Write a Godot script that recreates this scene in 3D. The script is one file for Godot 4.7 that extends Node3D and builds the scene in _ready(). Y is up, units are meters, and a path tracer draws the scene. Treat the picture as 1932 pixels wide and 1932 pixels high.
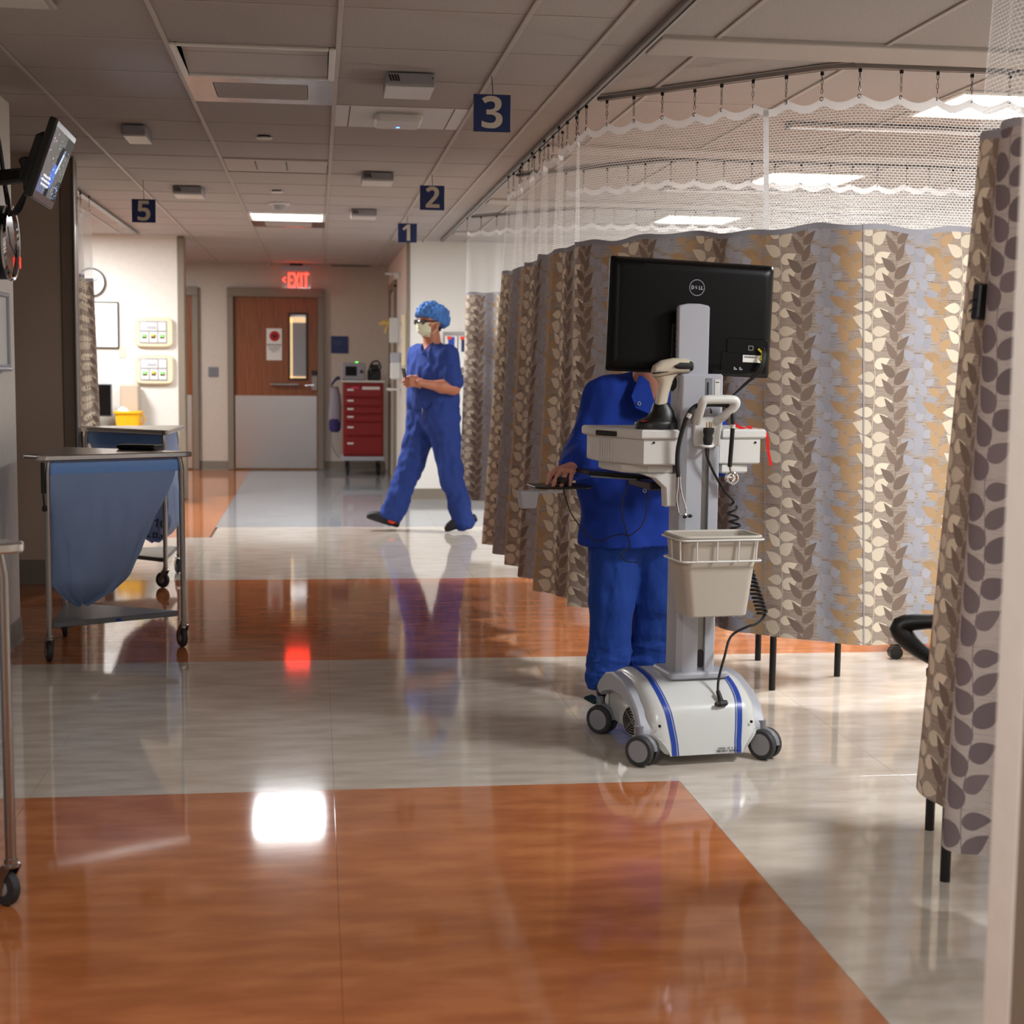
extends Node3D
# A hospital recovery corridor: curtained bays on the right, linen hampers on the left, a staff member at a
# computer cart, another walking by.  Units are metres; the corridor runs along -Z.

var M := {}
var used := {}

# ------------------------------------------------------------------ mesh building
class B:
	var v := PackedVector3Array()
	var n := PackedVector3Array()
	var u := PackedVector2Array()
	func mesh() -> ArrayMesh:
		var a := []
		a.resize(Mesh.ARRAY_MAX)
		a[Mesh.ARRAY_VERTEX] = v
		a[Mesh.ARRAY_NORMAL] = n
		if u.size() == v.size():
			a[Mesh.ARRAY_TEX_UV] = u
		var m := ArrayMesh.new()
		m.add_surface_from_arrays(Mesh.PRIMITIVE_TRIANGLES, a)
		return m

# tris: counter-clockwise triangles; closed shapes are turned outside out, normals are shared below the crease angle
func put(b: B, tris: PackedVector3Array, crease := 40.0, closed := true, uvs := PackedVector2Array()) -> void:
	var k := tris.size() / 3
	if closed:
		var vol := 0.0
		var c := tris[0]
		for i in k:
			vol += (tris[i * 3] - c).dot((tris[i * 3 + 1] - c).cross(tris[i * 3 + 2] - c))
		if vol < 0:
			for i in k:
				var s := tris[i * 3 + 1]
				tris[i * 3 + 1] = tris[i * 3 + 2]
				tris[i * 3 + 2] = s
				if uvs.size():
					var q := uvs[i * 3 + 1]
					uvs[i * 3 + 1] = uvs[i * 3 + 2]
					uvs[i * 3 + 2] = q
	var fn := PackedVector3Array()
	fn.resize(k)
	var at := {}
	var keys := []
	keys.resize(k * 3)
	for i in k:
		fn[i] = (tris[i * 3 + 1] - tris[i * 3]).cross(tris[i * 3 + 2] - tris[i * 3])
		if crease > 0.0:
			for j in 3:
				var key := Vector3i(tris[i * 3 + j] * 20000.0)
				keys[i * 3 + j] = key
				if not at.has(key):
					at[key] = PackedInt32Array()
				at[key].append(i)
	var lim := cos(deg_to_rad(crease))
	for i in k:
		var me := fn[i].normalized()
		for j in [0, 2, 1]:
			b.v.append(tris[i * 3 + j])
			if uvs.size():
				b.u.append(uvs[i * 3 + j])
			if crease > 0.0:
				var s := Vector3.ZERO
				for f in at[keys[i * 3 + j]]:
					if fn[f].normalized().dot(me) > lim:
						s += fn[f]
				b.n.append(s.normalized() if s.length() > 1e-14 else Vector3.UP)
			else:
				b.n.append(me if me.length() > 0.5 else Vector3.UP)

func box(b: B, c: Vector3, s: Vector3, bev := 0.0, t := Basis.IDENTITY) -> void:
	var h := s / 2.0
	bev = minf(bev, minf(h.x, minf(h.y, h.z)) * 0.95)
	var tr := PackedVector3Array()
	var P := func(sx, sy, sz, ax) -> Vector3:
		var q := Vector3(sx * h.x, sy * h.y, sz * h.z)
		if ax != 0: q.x -= sx * bev
		if ax != 1: q.y -= sy * bev
		if ax != 2: q.z -= sz * bev
		return c + t * q
	var quad := func(p: Array) -> void:
		var nn: Vector3 = (p[1] - p[0]).cross(p[2] - p[0])
		var mid: Vector3 = (p[0] + p[1] + p[2]) / 3.0 - c
		if nn.dot(mid) < 0: p.reverse()
		for i in range(1, p.size() - 1):
			tr.append(p[0]); tr.append(p[i]); tr.append(p[i + 1])
	for ax in 3:
		for s0 in [-1, 1]:
			var ring := []
			for q in [[-1, -1], [1, -1], [1, 1], [-1, 1]]:
				var w := [q[0], q[1]]
				w.insert(ax, s0)
				ring.append(P.call(w[0], w[1], w[2], ax))
			quad.call(ring)
	if bev > 0.0:
		for ax in 3:
			for q in [[-1, -1], [1, -1], [1, 1], [-1, 1]]:
				var o1 := (ax + 1) % 3
				var o2 := (ax + 2) % 3
				var pts := []
				for e in [[-1, o1], [1, o1], [1, o2], [-1, o2]]:
					var w := [0, 0, 0]
					w[ax] = e[0]; w[o1] = q[0]; w[o2] = q[1]
					pts.append(P.call(w[0], w[1], w[2], e[1]))
				quad.call(pts)
		for sx in [-1, 1]:
			for sy in [-1, 1]:
				for sz in [-1, 1]:
					quad.call([P.call(sx, sy, sz, 0), P.call(sx, sy, sz, 1), P.call(sx, sy, sz, 2)])
	put(b, tr, 0.0, false)

# rings of the same size, joined one to the next
func loft(b: B, rings: Array, loop := true, caps := true, crease := 40.0, join_ends := false) -> void:
	var tr := PackedVector3Array()
	var m: int = rings[0].size()
	var cnt := rings.size()
	for i in (cnt if join_ends else cnt - 1):
		var p: PackedVector3Array = rings[i]
		var q: PackedVector3Array = rings[(i + 1) % cnt]
		for j in (m if loop else m - 1):
			var k := (j + 1) % m
			for w in [p[j], p[k], q[k], p[j], q[k], q[j]]:
				tr.append(w)
	if caps and not join_ends:
		for e in [0, cnt - 1]:
			var c := Vector3.ZERO
			for w in rings[e]: c += w
			c /= m
			for j in m:
				var k := (j + 1) % m
				var s := [c, rings[e][k], rings[e][j]] if e == 0 else [c, rings[e][j], rings[e][k]]
				for w in s: tr.append(w)
	put(b, tr, crease, loop and (caps or join_ends))

func ring(c: Vector3, ux: Vector3, uy: Vector3, rx: float, ry: float, seg := 16, p := 2.0) -> PackedVector3Array:
	var a := PackedVector3Array()
	for i in seg:
		var t := TAU * i / seg
		var cs := cos(t)
		var sn := sin(t)
		a.append(c + ux * (rx * signf(cs) * pow(absf(cs), 2.0 / p)) + uy * (ry * signf(sn) * pow(absf(sn), 2.0 / p)))
	return a

func lathe(b: B, prof: Array, t := Transform3D.IDENTITY, seg := 20, crease := 40.0) -> void:
	var rings := []
	for q in prof:
		rings.append(ring(t * Vector3(0, q[1], 0), t.basis.x, t.basis.z, maxf(q[0], 1e-4), maxf(q[0], 1e-4), seg))
	loft(b, rings, true, true, crease)

func tube(b: B, pts: Array, r, seg := 8, closed := false, crease := 50.0) -> void:
	var rings := []
	var k := pts.size()
	var up := Vector3(0.123, 0.97, 0.211)
	for i in k:
		var d: Vector3 = (pts[(i + 1) % k] - pts[(i - 1 + k) % k]) if closed else (pts[mini(i + 1, k - 1)] - pts[maxi(i - 1, 0)])
		d = d.normalized()
		if i == 0 and absf(d.dot(up)) > 0.9: up = Vector3(0.9, 0.1, 0.42)
		var x := up.cross(d).normalized()
		up = d.cross(x)
		var rr: float = r[i] if r is Array else r
		rings.append(ring(pts[i], x, up, rr, rr, seg))
	loft(b, rings, true, true, crease, closed)

func rod(b: B, a: Vector3, c: Vector3, r: float, seg := 8) -> void:
	tube(b, [a, c], r, seg)

# a smooth path through control points
func spline(p: Array, per := 6, closed := false) -> Array:
	var o := []
	var k := p.size()
	for i in (k if closed else k - 1):
		var a: Vector3 = p[(i - 1 + k) % k] if closed else p[maxi(i - 1, 0)]
		var d: Vector3 = p[(i + 2) % k] if closed else p[mini(i + 2, k - 1)]
		for j in per:
			o.append(p[i].cubic_interpolate(p[(i + 1) % k], a, d, float(j) / per))
	if not closed: o.append(p[k - 1])
	return o

# outline (x, y) pushed along z from -d/2 to d/2 with a chamfer, then placed
func slab(b: B, outline: Array, d: float, t := Transform3D.IDENTITY, bev := 0.0) -> void:
	var poly := PackedVector2Array(outline)
	var k := poly.size()
	var area := 0.0
	for i in k: area += poly[i].cross(poly[(i + 1) % k])
	if area < 0: poly.reverse()
	var inner := PackedVector2Array()
	for i in k:
		var e1 := (poly[i] - poly[(i - 1 + k) % k]).normalized()
		var e2 := (poly[(i + 1) % k] - poly[i]).normalized()
		var nn := (Vector2(-e1.y, e1.x) + Vector2(-e2.y, e2.x)).normalized()
		inner.append(poly[i] + nn * bev / maxf(0.4, nn.dot(Vector2(-e1.y, e1.x))))
	var idx := Geometry2D.triangulate_polygon(inner if bev > 0.0 else poly)
	var tr := PackedVector3Array()
	var flat := inner if bev > 0.0 else poly
	for i in idx.size() / 3:
		var q := [flat[idx[i * 3]], flat[idx[i * 3 + 1]], flat[idx[i * 3 + 2]]]
		if (q[1] - q[0]).cross(q[2] - q[0]) < 0: q = [q[0], q[2], q[1]]
		for w in q: tr.append(t * Vector3(w.x, w.y, d / 2))
		for w in [q[0], q[2], q[1]]: tr.append(t * Vector3(w.x, w.y, -d / 2))
	var lev := [[inner, -d / 2], [poly, -d / 2 + bev], [poly, d / 2 - bev], [inner, d / 2]] if bev > 0.0 else [[poly, -d / 2], [poly, d / 2]]
	for l in lev.size() - 1:
		for i in k:
			var j := (i + 1) % k
			var p0 := t * Vector3(lev[l][0][i].x, lev[l][0][i].y, lev[l][1])
			var p1 := t * Vector3(lev[l][0][j].x, lev[l][0][j].y, lev[l][1])
			var q0 := t * Vector3(lev[l + 1][0][i].x, lev[l + 1][0][i].y, lev[l + 1][1])
			var q1 := t * Vector3(lev[l + 1][0][j].x, lev[l + 1][0][j].y, lev[l + 1][1])
			for w in [p0, p1, q1, p0, q1, q0]: tr.append(w)
	put(b, tr, 30.0, true)

func rrect(w: float, h: float, r: float, seg := 4) -> Array:
	var o := []
	for c in [[1, 1, 0.0], [-1, 1, 0.5], [-1, -1, 1.0], [1, -1, 1.5]]:
		for i in seg + 1:
			var a: float = PI * (c[2] + 0.5 * i / seg)
			o.append(Vector2(c[0] * (w / 2 - r) + cos(a) * r, c[1] * (h / 2 - r) + sin(a) * r))
	return o

func at(p: Vector3, rx := 0.0, ry := 0.0, rz := 0.0) -> Transform3D:
	return Transform3D(Basis.from_euler(Vector3(rx, ry, rz)), p)

# a frame whose local axes are given by where x and y should point
func along(p: Vector3, x: Vector3, y: Vector3) -> Transform3D:
	x = x.normalized()
	var z := x.cross(y).normalized()
	return Transform3D(Basis(x, z.cross(x), z), p)

func text_into(b: B, s: String, size: float, depth: float, t: Transform3D, bold := true, serif := false) -> void:
	var tm := TextMesh.new()
	var f := SystemFont.new()
	f.font_names = PackedStringArray(["Droid Serif" if serif else "Droid Sans"])
	if bold: f.font_weight = 700
	tm.font = f
	tm.text = s
	tm.font_size = 64
	tm.pixel_size = size / 64.0
	tm.depth = depth
	tm.curve_step = 2.0
	for sf in tm.get_surface_count():
		var a := tm.surface_get_arrays(sf)
		var vs: PackedVector3Array = a[Mesh.ARRAY_VERTEX]
		var ix = a[Mesh.ARRAY_INDEX]
		var tr := PackedVector3Array()
		if ix == null or ix.size() == 0:
			for q in vs: tr.append(t * q)
		else:
			for q in ix: tr.append(t * vs[q])
		for i in tr.size() / 3:
			var w := tr[i * 3 + 1]; tr[i * 3 + 1] = tr[i * 3 + 2]; tr[i * 3 + 2] = w
		put(b, tr, 0.0, false)

# ------------------------------------------------------------------ scene tree
func numbered(s: String) -> String:
	used[s] = used.get(s, -1) + 1
	return s if used[s] == 0 else "%s_%03d" % [s, used[s]]

func part(called: String, b, m: Material, parent: Node, label := "") -> MeshInstance3D:
	var o := MeshInstance3D.new()
	o.name = called
	o.mesh = b.mesh() if b is B else b
	o.material_override = m
	parent.add_child(o, true)
	if label: o.set_meta("label", label)
	return o

func thing(called: String, label: String, category: String, where := Vector3.ZERO, turn := 0.0, group := "") -> Node3D:
	var o := Node3D.new()
	o.name = numbered(called)
	add_child(o)
	o.position = where
	o.rotation.y = turn
	tag(o, label, category, group)
	return o

func one(called: String, b: B, m: Material, label: String, category: String, group := "") -> MeshInstance3D:
	var o := MeshInstance3D.new()
	o.name = numbered(called)
	o.mesh = b.mesh()
	o.material_override = m
	add_child(o)
	tag(o, label, category, group)
	return o

func tag(o: Node, label: String, category: String, group := "") -> void:
	o.set_meta("label", label)
	o.set_meta("category", category)
	if group: o.set_meta("group", group)

func struct(called: String, label: String, category: String) -> Node3D:
	var o := Node3D.new()
	o.name = called
	add_child(o)
	tag(o, label, category)
	o.set_meta("kind", "structure")
	return o

# ------------------------------------------------------------------ materials
func mat(called: String, c: Color, rough := 0.6, metal := 0.0, spec := 0.5) -> StandardMaterial3D:
	var m := StandardMaterial3D.new()
	m.resource_name = called
	m.albedo_color = c
	m.roughness = rough
	m.metallic = metal
	m.metallic_specular = spec
	M[called] = m
	return m

func noise(seed_: int, freq: float, oct := 3, size := 512, ramp := [], bump := false, strength := 4.0) -> NoiseTexture2D:
	var f := FastNoiseLite.new()
	f.seed = seed_
	f.frequency = freq
	f.fractal_octaves = oct
	f.noise_type = FastNoiseLite.TYPE_SIMPLEX_SMOOTH
	var t := NoiseTexture2D.new()
	t.width = size
	t.height = size
	t.seamless = true
	t.noise = f
	if ramp:
		var g := Gradient.new()
		g.offsets = PackedFloat32Array(ramp[0])
		g.colors = PackedColorArray(ramp[1])
		t.color_ramp = g
	if bump:
		t.as_normal_map = true
		t.bump_strength = strength
	return t

func grained(m: StandardMaterial3D, t: Texture2D, scale: Vector3, world := true) -> StandardMaterial3D:
	m.albedo_texture = t
	m.uv1_triplanar = true
	m.uv1_world_triplanar = world
	m.uv1_scale = scale
	return m

func relief(m: StandardMaterial3D, t: Texture2D, cm: float) -> void:
	m.heightmap_enabled = true
	m.heightmap_texture = t
	m.heightmap_scale = cm

func speck(lo: float, seed_ := 1, freq := 0.05, oct := 4) -> NoiseTexture2D:
	return noise(seed_, freq, oct, 512, [[0.2, 0.8], [Color(lo, lo, lo), Color.WHITE]])

# leaf print of the bay curtains: vines of pointed leaves over fine horizontal threads
func leaf_print(ground: Color, thread: Color, cols: Array, px := 768) -> ImageTexture:
	var im := Image.create(px, px, false, Image.FORMAT_RGBA8)
	im.fill(ground)
	var rng := RandomNumberGenerator.new()
	rng.seed = 77
	for x in px:      # the weft is greyer and lighter under the blue and tan vines
		var k := smoothstep(0.58, 0.66, float(x) / px) * (1.0 - smoothstep(0.88, 0.96, float(x) / px))
		im.fill_rect(Rect2i(x, 0, 1, px), ground.lerp(Color(0.70, 0.69, 0.69), 0.6 * k))
	for i in 430:
		var y := rng.randi() % px
		var x := rng.randi() % px
		var w := rng.randi_range(30, 190)
		var h := rng.randi_range(1, 3)
		var c := ground.lerp(thread, rng.randf_range(0.35, 1.0))
		for q in [0, -px]:
			im.fill_rect(Rect2i(x + q, y, w, h), c)
	# vines: [u, colour, leaf length, upright?]
	for v in cols:
		var cx: float = v[0] * px
		var col: Color = v[1]
		var L: float = v[2] * px
		var rows: int = v[3]
		var wob := func(y: float) -> float: return cx + sin(y / px * TAU + v[0] * 9.0) * px * 0.018
		for yy in px:
			im.fill_rect(Rect2i(posmod(int(wob.call(yy)), px), yy, 5, 1), col.lerp(ground, 0.15))
		for i in rows:
			for side in [-1, 1]:
				var y0: float = (i + (0.0 if side < 0 else 0.42)) * px / rows
				var ang := deg_to_rad(rng.randf_range(v[4], v[5]))
				var ll := L * rng.randf_range(0.8, 1.12)
				var ww: float = ll * rng.randf_range(v[6], v[7])
				var d := Vector2(side * cos(ang), -sin(ang))
				var base := Vector2(wob.call(y0) + side * 3.0, y0)
				var tone := col * rng.randf_range(0.95, 1.05)
				tone.a = 1.0
				var mid := base + d * ll * 0.5
				var r := int(maxf(ll, ww) * 0.56) + 2
				for yy in range(int(mid.y) - r, int(mid.y) + r):
					for xx in range(int(mid.x) - r, int(mid.x) + r):
						var q := Vector2(xx, yy) - base
						var a := q.dot(d) / ll
						if a <= 0.02 or a >= 1.0: continue
						var bb := absf(q.x * d.y - q.y * d.x)
						if bb < 0.5 * ww * sin(PI * pow(a, 0.72)) * (1.0 - 0.25 * a):
							im.set_pixel(posmod(xx, px), posmod(yy, px), tone)
	return ImageTexture.create_from_image(im)

func net_texture() -> ImageTexture:
	# one honeycomb repeat, 16 mm by 20 mm: threads white, holes clear
	var w := 128
	var h := 160
	var im := Image.create(w, h, false, Image.FORMAT_RGBA8)
	im.fill(Color(1, 1, 1, 0))
	for y in h:
		for x in w:
			var on := false
			for k in 2:
				var oy: float = k * 80.0
				var ox: float = k * 64.0
				var yy := fposmod(y - oy + 8.0, 160.0) - 8.0
				# zigzag thread of a row
				var xx := fposmod(x + ox, 128.0)
				var zz := 9.0 * clampf(absf(xx - 64.0) / 26.0 - 0.7, -0.7, 0.9)
				if absf(yy - zz) < 8.5: on = true
				if absf(fposmod(xx + 64.0, 128.0) - 64.0) < 7.0 and yy >= 0.0 and yy < 84.0: on = true
			if on: im.set_pixel(x, y, Color(1, 1, 1, 1))
	return ImageTexture.create_from_image(im)

func make_materials() -> void:
	var m: StandardMaterial3D
	m = mat("paint_cream", Color(0.86, 0.84, 0.80), 0.55)
	grained(m, speck(0.98, 3), Vector3(0.6, 0.6, 0.6))
	m = mat("paint_white", Color(0.88, 0.87, 0.84), 0.55)
	m = mat("paint_beige", Color(0.78, 0.735, 0.68), 0.5)
	grained(m, speck(0.98, 4), Vector3(0.7, 0.7, 0.7))
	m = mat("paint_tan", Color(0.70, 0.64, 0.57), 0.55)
	m = mat("taupe_trim", Color(0.50, 0.46, 0.40), 0.45)
	m = mat("taupe_dark", Color(0.48, 0.43, 0.38), 0.5)
	m = mat("rubber_base", Color(0.47, 0.43, 0.38), 0.5)
	m = mat("ceiling_tile", Color(0.69, 0.67, 0.655), 0.95)
	grained(m, noise(9, 0.12, 3, 512, [[0.25, 0.75], [Color(0.93, 0.93, 0.93), Color.WHITE]]), Vector3(1.6, 1.6, 1.6))
	relief(m, noise(12, 0.2, 3, 512), 0.06)
	mat("grid_bar", Color(0.68, 0.655, 0.63), 0.5)
	mat("grid_edge", Color(0.50, 0.47, 0.45), 0.5)
	mat("steel", Color(0.66, 0.65, 0.64), 0.3, 1.0)
	mat("steel_bright", Color(0.75, 0.74, 0.73), 0.22, 1.0)
	m = mat("brushed", Color(0.80, 0.79, 0.78), 0.27, 1.0)
	relief(m, noise(21, 0.05, 2, 256), 0.01)
	m.uv1_triplanar = true
	m.uv1_world_triplanar = true
	m.uv1_scale = Vector3(0.5, 14, 0.5)
	mat("aluminium", Color(0.58, 0.57, 0.56), 0.38, 0.9)
	mat("dark_metal", Color(0.16, 0.15, 0.15), 0.35, 0.8)
	mat("chrome", Color(0.85, 0.85, 0.86), 0.08, 1.0)
	mat("black_plastic", Color(0.035, 0.035, 0.038), 0.42)
	mat("black_satin", Color(0.018, 0.018, 0.020), 0.36, 0.0, 0.3)
	mat("black_rubber", Color(0.05, 0.05, 0.052), 0.6)
	mat("white_plastic", Color(0.83, 0.83, 0.81), 0.4)
	mat("grey_plastic", Color(0.66, 0.67, 0.70), 0.42)
	mat("mid_grey_plastic", Color(0.47, 0.48, 0.50), 0.45)
	mat("shell_white", Color(0.80, 0.81, 0.80), 0.24)
	mat("ivory", Color(0.85, 0.80, 0.68), 0.45)
	mat("paper", Color(0.88, 0.88, 0.86), 0.7)
	mat("navy", Color(0.065, 0.16, 0.36), 0.45)
	mat("sign_digit", Color(0.80, 0.76, 0.70), 0.6)
	mat("blue_stripe", Color(0.14, 0.26, 0.62), 0.3)
	mat("bin_beige", Color(0.72, 0.69, 0.64), 0.5)
	mat("red_paint", Color(0.52, 0.035, 0.025), 0.3)
	mat("red_tag", Color(0.85, 0.10, 0.06), 0.5)
	mat("orange_sock", Color(0.95, 0.28, 0.10), 0.8)
	mat("yellow", Color(0.93, 0.68, 0.08), 0.45)
	mat("rim_grey", Color(0.56, 0.56, 0.58), 0.5)
	mat("wheel_grey", Color(0.20, 0.20, 0.21), 0.6)
	mat("ink", Color(0.05, 0.05, 0.06), 0.6)
	mat("ink_grey", Color(0.38, 0.37, 0.37), 0.6)
	mat("biohazard_red", Color(0.70, 0.12, 0.07), 0.6)
	mat("green_dot", Color(0.25, 0.62, 0.16), 0.5)
	mat("yellow_green", Color(0.75, 0.78, 0.12), 0.5)
	mat("brass", Color(0.70, 0.52, 0.30), 0.3, 1.0)
	mat("yellow_label", Color(0.86, 0.80, 0.14), 0.5)
	mat("pink", Color(0.86, 0.22, 0.36), 0.5)
	mat("purple_cloth", Color(0.20, 0.16, 0.38), 0.9)
	mat("grey_cloth", Color(0.55, 0.53, 0.56), 0.9)
	mat("skin", Color(0.72, 0.47, 0.36), 0.5)
	M.skin.subsurf_scatter_enabled = true
	M.skin.subsurf_scatter_strength = 0.1
	mat("skin_pale", Color(0.80, 0.56, 0.48), 0.5)
	mat("hair", Color(0.06, 0.045, 0.035), 0.6)
	m = mat("scrub_blue", Color(0.20, 0.29, 0.58), 0.85, 0.0, 0.3)
	grained(m, speck(0.9, 31, 0.2), Vector3(5, 5, 5), false)
	m = mat("jacket_blue", Color(0.125, 0.245, 0.63), 0.8, 0.0, 0.3)
	grained(m, speck(0.9, 32, 0.2), Vector3(5, 5, 5), false)
	m = mat("trouser_blue", Color(0.145, 0.275, 0.60), 0.85, 0.0, 0.3)
	grained(m, speck(0.9, 33, 0.2), Vector3(5, 5, 5), false)
	mat("cap_blue", Color(0.28, 0.50, 0.80), 0.75)
	mat("mask_cloth", Color(0.88, 0.90, 0.78), 0.85)
	mat("lens_dark", Color(0.03, 0.03, 0.035), 0.12)
	m = mat("bag_blue", Color(0.56, 0.66, 0.82), 0.32)
	m.backlight_enabled = true
	m.backlight = Color(0.6, 0.65, 0.75)
	m = mat("wood", Color(1, 1, 1), 0.38)
	grained(m, noise(41, 0.011, 4, 512, [[0.25, 0.5, 0.75], [Color(0.475, 0.26, 0.115), Color(0.51, 0.285, 0.13), Color(0.545, 0.31, 0.145)]]), Vector3(5.0, 0.35, 5.0))
	# vinyl floor: soft streaks running across the corridor, waxed
	var wax := noise(52, 0.11, 2, 1024)
	for f in [["vinyl_orange", 61, Color(0.655, 0.39, 0.225), Color(0.70, 0.425, 0.25), Color(0.74, 0.465, 0.285)], ["vinyl_cream", 62, Color(0.72, 0.68, 0.625), Color(0.755, 0.715, 0.665), Color(0.785, 0.75, 0.705)], ["vinyl_grey", 63, Color(0.52, 0.53, 0.54), Color(0.56, 0.57, 0.58), Color(0.60, 0.61, 0.62)]]:
		m = mat(f[0], Color.WHITE, 0.065)
		grained(m, noise(f[1], 0.013, 5, 1024, [[0.22, 0.5, 0.78], [f[2], f[3], f[4]]]), Vector3(0.22, 0.22, 0.7))
		relief(m, wax, 0.0011)
	mat("joint", Color(0.36, 0.28, 0.22), 0.7)
	# cloth
	var cream := Color(0.89, 0.845, 0.76)
	var brown := Color(0.525, 0.46, 0.415)
	var pale_blue := Color(0.67, 0.675, 0.71)
	var tan := Color(0.71, 0.595, 0.46)
	var vines := [[0.70, pale_blue, 0.15, 6, 15, 60, 0.62, 0.85], [0.81, pale_blue, 0.14, 6, 15, 60, 0.62, 0.85], [0.99, tan, 0.20, 6, 10, 68, 0.5, 0.72], [0.25, cream, 0.205, 6, -5, 48, 0.5, 0.78], [0.49, brown, 0.21, 6, 38, 70, 0.40, 0.56]]
	m = mat("leaf_fabric", Color.WHITE, 0.85, 0.0, 0.3)
	m.albedo_texture = leaf_print(Color(0.675, 0.62, 0.57), Color(0.49, 0.43, 0.39), vines)
	m.uv1_scale = Vector3(1.0 / 0.37, 1.0 / 0.40, 1)
	m.backlight_enabled = true
	m.backlight = Color(0.3, 0.27, 0.24)
	var plum := Color(0.50, 0.455, 0.465)
	m = mat("leaf_reverse", Color.WHITE, 0.85, 0.0, 0.3)
	m.albedo_texture = leaf_print(Color(0.77, 0.735, 0.71), Color(0.66, 0.625, 0.61), [[0.25, plum, 0.24, 5, 5, 55, 0.55, 0.8], [0.75, plum, 0.24, 5, 25, 66, 0.5, 0.7]])
	m.uv1_scale = Vector3(1.0 / 0.37, 1.0 / 0.40, 1)
	m = mat("net", Color(0.90, 0.90, 0.89), 0.8)
	m.albedo_texture = net_texture()
	m.transparency = BaseMaterial3D.TRANSPARENCY_ALPHA_SCISSOR
	m.alpha_scissor_threshold = 0.5
	m.cull_mode = BaseMaterial3D.CULL_DISABLED
	m.uv1_scale = Vector3(1.0 / 0.016, 1.0 / 0.020, 1)
	m.backlight_enabled = true
	m.backlight = Color(0.8, 0.8, 0.8)
	m = mat("net_tape", Color(0.88, 0.88, 0.87), 0.8)
	m.backlight_enabled = true
	m.backlight = Color(0.7, 0.7, 0.7)
	mat("tape_blue", Color(0.66, 0.66, 0.69), 0.8)
	m = mat("pane", Color(0.9, 0.92, 0.92, 0.12), 0.05)
	m.transparency = BaseMaterial3D.TRANSPARENCY_ALPHA
	m = mat("acrylic", Color(0.95, 0.9, 0.9, 0.08), 0.05, 0.0, 0.2)
	m.transparency = BaseMaterial3D.TRANSPARENCY_ALPHA
	# things that give off light
	glow("panel_on", Color(1.0, 0.985, 0.96), 5.0)
	glow("exit_red", Color(1.0, 0.26, 0.20), 1.5)
	glow("led_red", Color(1.0, 0.15, 0.08), 1.0)
	glow("led_blue", Color(0.3, 0.5, 1.0), 3.0)
	glow("led_green", Color(0.35, 1.0, 0.3), 1.6)
	mat("panel_off", Color(0.66, 0.64, 0.62), 0.5)

func glow(called: String, c: Color, e: float) -> void:
	var m := mat(called, c, 0.5)
	m.emission_enabled = true
	m.emission = c
	m.emission_energy_multiplier = e

# ------------------------------------------------------------------ view and light
const CEIL := 2.44

func view() -> void:
	var yaw := 0.1314
	var pitch := 0.0993
	var roll := 0.011
	var f := Vector3(sin(yaw) * cos(pitch), -sin(pitch), -cos(yaw) * cos(pitch))
	var r := f.cross(Vector3.UP).normalized()
	var u := r.cross(f)
	var cam := Camera3D.new()
	cam.name = "camera"
	add_child(cam)
	cam.transform = Transform3D(Basis(r * cos(roll) + u * sin(roll), u * cos(roll) - r * sin(roll), -f), Vector3(0, 1.30, 0))
	var a := CameraAttributesPhysical.new()
	a.frustum_focal_length = 34.783
	a.frustum_focus_distance = 5.6
	a.frustum_near = 0.05
	a.frustum_far = 100.0
	a.exposure_aperture = 2.8
	cam.attributes = a
	cam.fov = 38.06
	cam.current = true
	var w := WorldEnvironment.new()
	w.name = "world"
	var e := Environment.new()
	e.background_mode = Environment.BG_COLOR
	e.background_color = Color.BLACK
	e.tonemap_mode = Environment.TONE_MAPPER_LINEAR
	e.tonemap_exposure = 2.3
	e.sdfgi_enabled = true
	e.ssao_enabled = true
	e.ssil_enabled = true
	w.environment = e
	add_child(w)

# recessed ceiling light: frame, box and glowing lens; lit ones carry the light just below the lens
func troffer(x: float, z: float, w: float, d: float, energy: float, label: String, lit := true, c := Color(1.0, 0.97, 0.94), called := "ceiling_light") -> Node3D:
	var t := thing(called, label, "ceiling light", Vector3(x, CEIL, z), 0.0, "")
	var b := B.new()
	for s in [-1, 1]:
		box(b, Vector3(s * (w / 2 - 0.012), -0.004, 0), Vector3(0.024, 0.012, d), 0.003)
		box(b, Vector3(0, -0.004, s * (d / 2 - 0.012)), Vector3(w - 0.05, 0.012, 0.024), 0.003)
	part("frame", b, M.white_plastic, t)
	b = B.new()
	if lit:
		box(b, Vector3(0, 0.006, 0), Vector3(w - 0.05, 0.010, d - 0.05), 0.002)
		part("lens", b, M.panel_on, t, "glowing lens")
		var l := AreaLight3D.new()
		l.name = "light"
		l.light_color = c
		l.light_energy = energy
		l.area_size = Vector2(w - 0.06, d - 0.06)
		l.area_range = 30.0
		l.shadow_enabled = true
		t.add_child(l, true)
		l.position = Vector3(0, -0.014, 0)
		l.rotation.x = -PI / 2
	else:
		# dark fitting: a flat lens, its far half sloping down to the frame
		box(b, Vector3(0, 0.034, d * 0.23), Vector3(w - 0.05, 0.010, d * 0.46), 0.002)
		part("lens", b, M.panel_off, t)
		b = B.new()
		box(b, Vector3(0, 0.018, -d * 0.22), Vector3(w - 0.05, 0.010, d * 0.48), 0.002, Basis(Vector3.RIGHT, -0.10))
		part("reflector", b, M.panel_off, t)
	return t

# ------------------------------------------------------------------ room
func wall(called: String, label: String, lo: Vector3, hi: Vector3, m: Material) -> Node3D:
	var o := struct(called, label, "wall")
	var b := B.new()
	box(b, (lo + hi) / 2, hi - lo)
	part("wall_panel", b, m, o)
	return o

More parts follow.
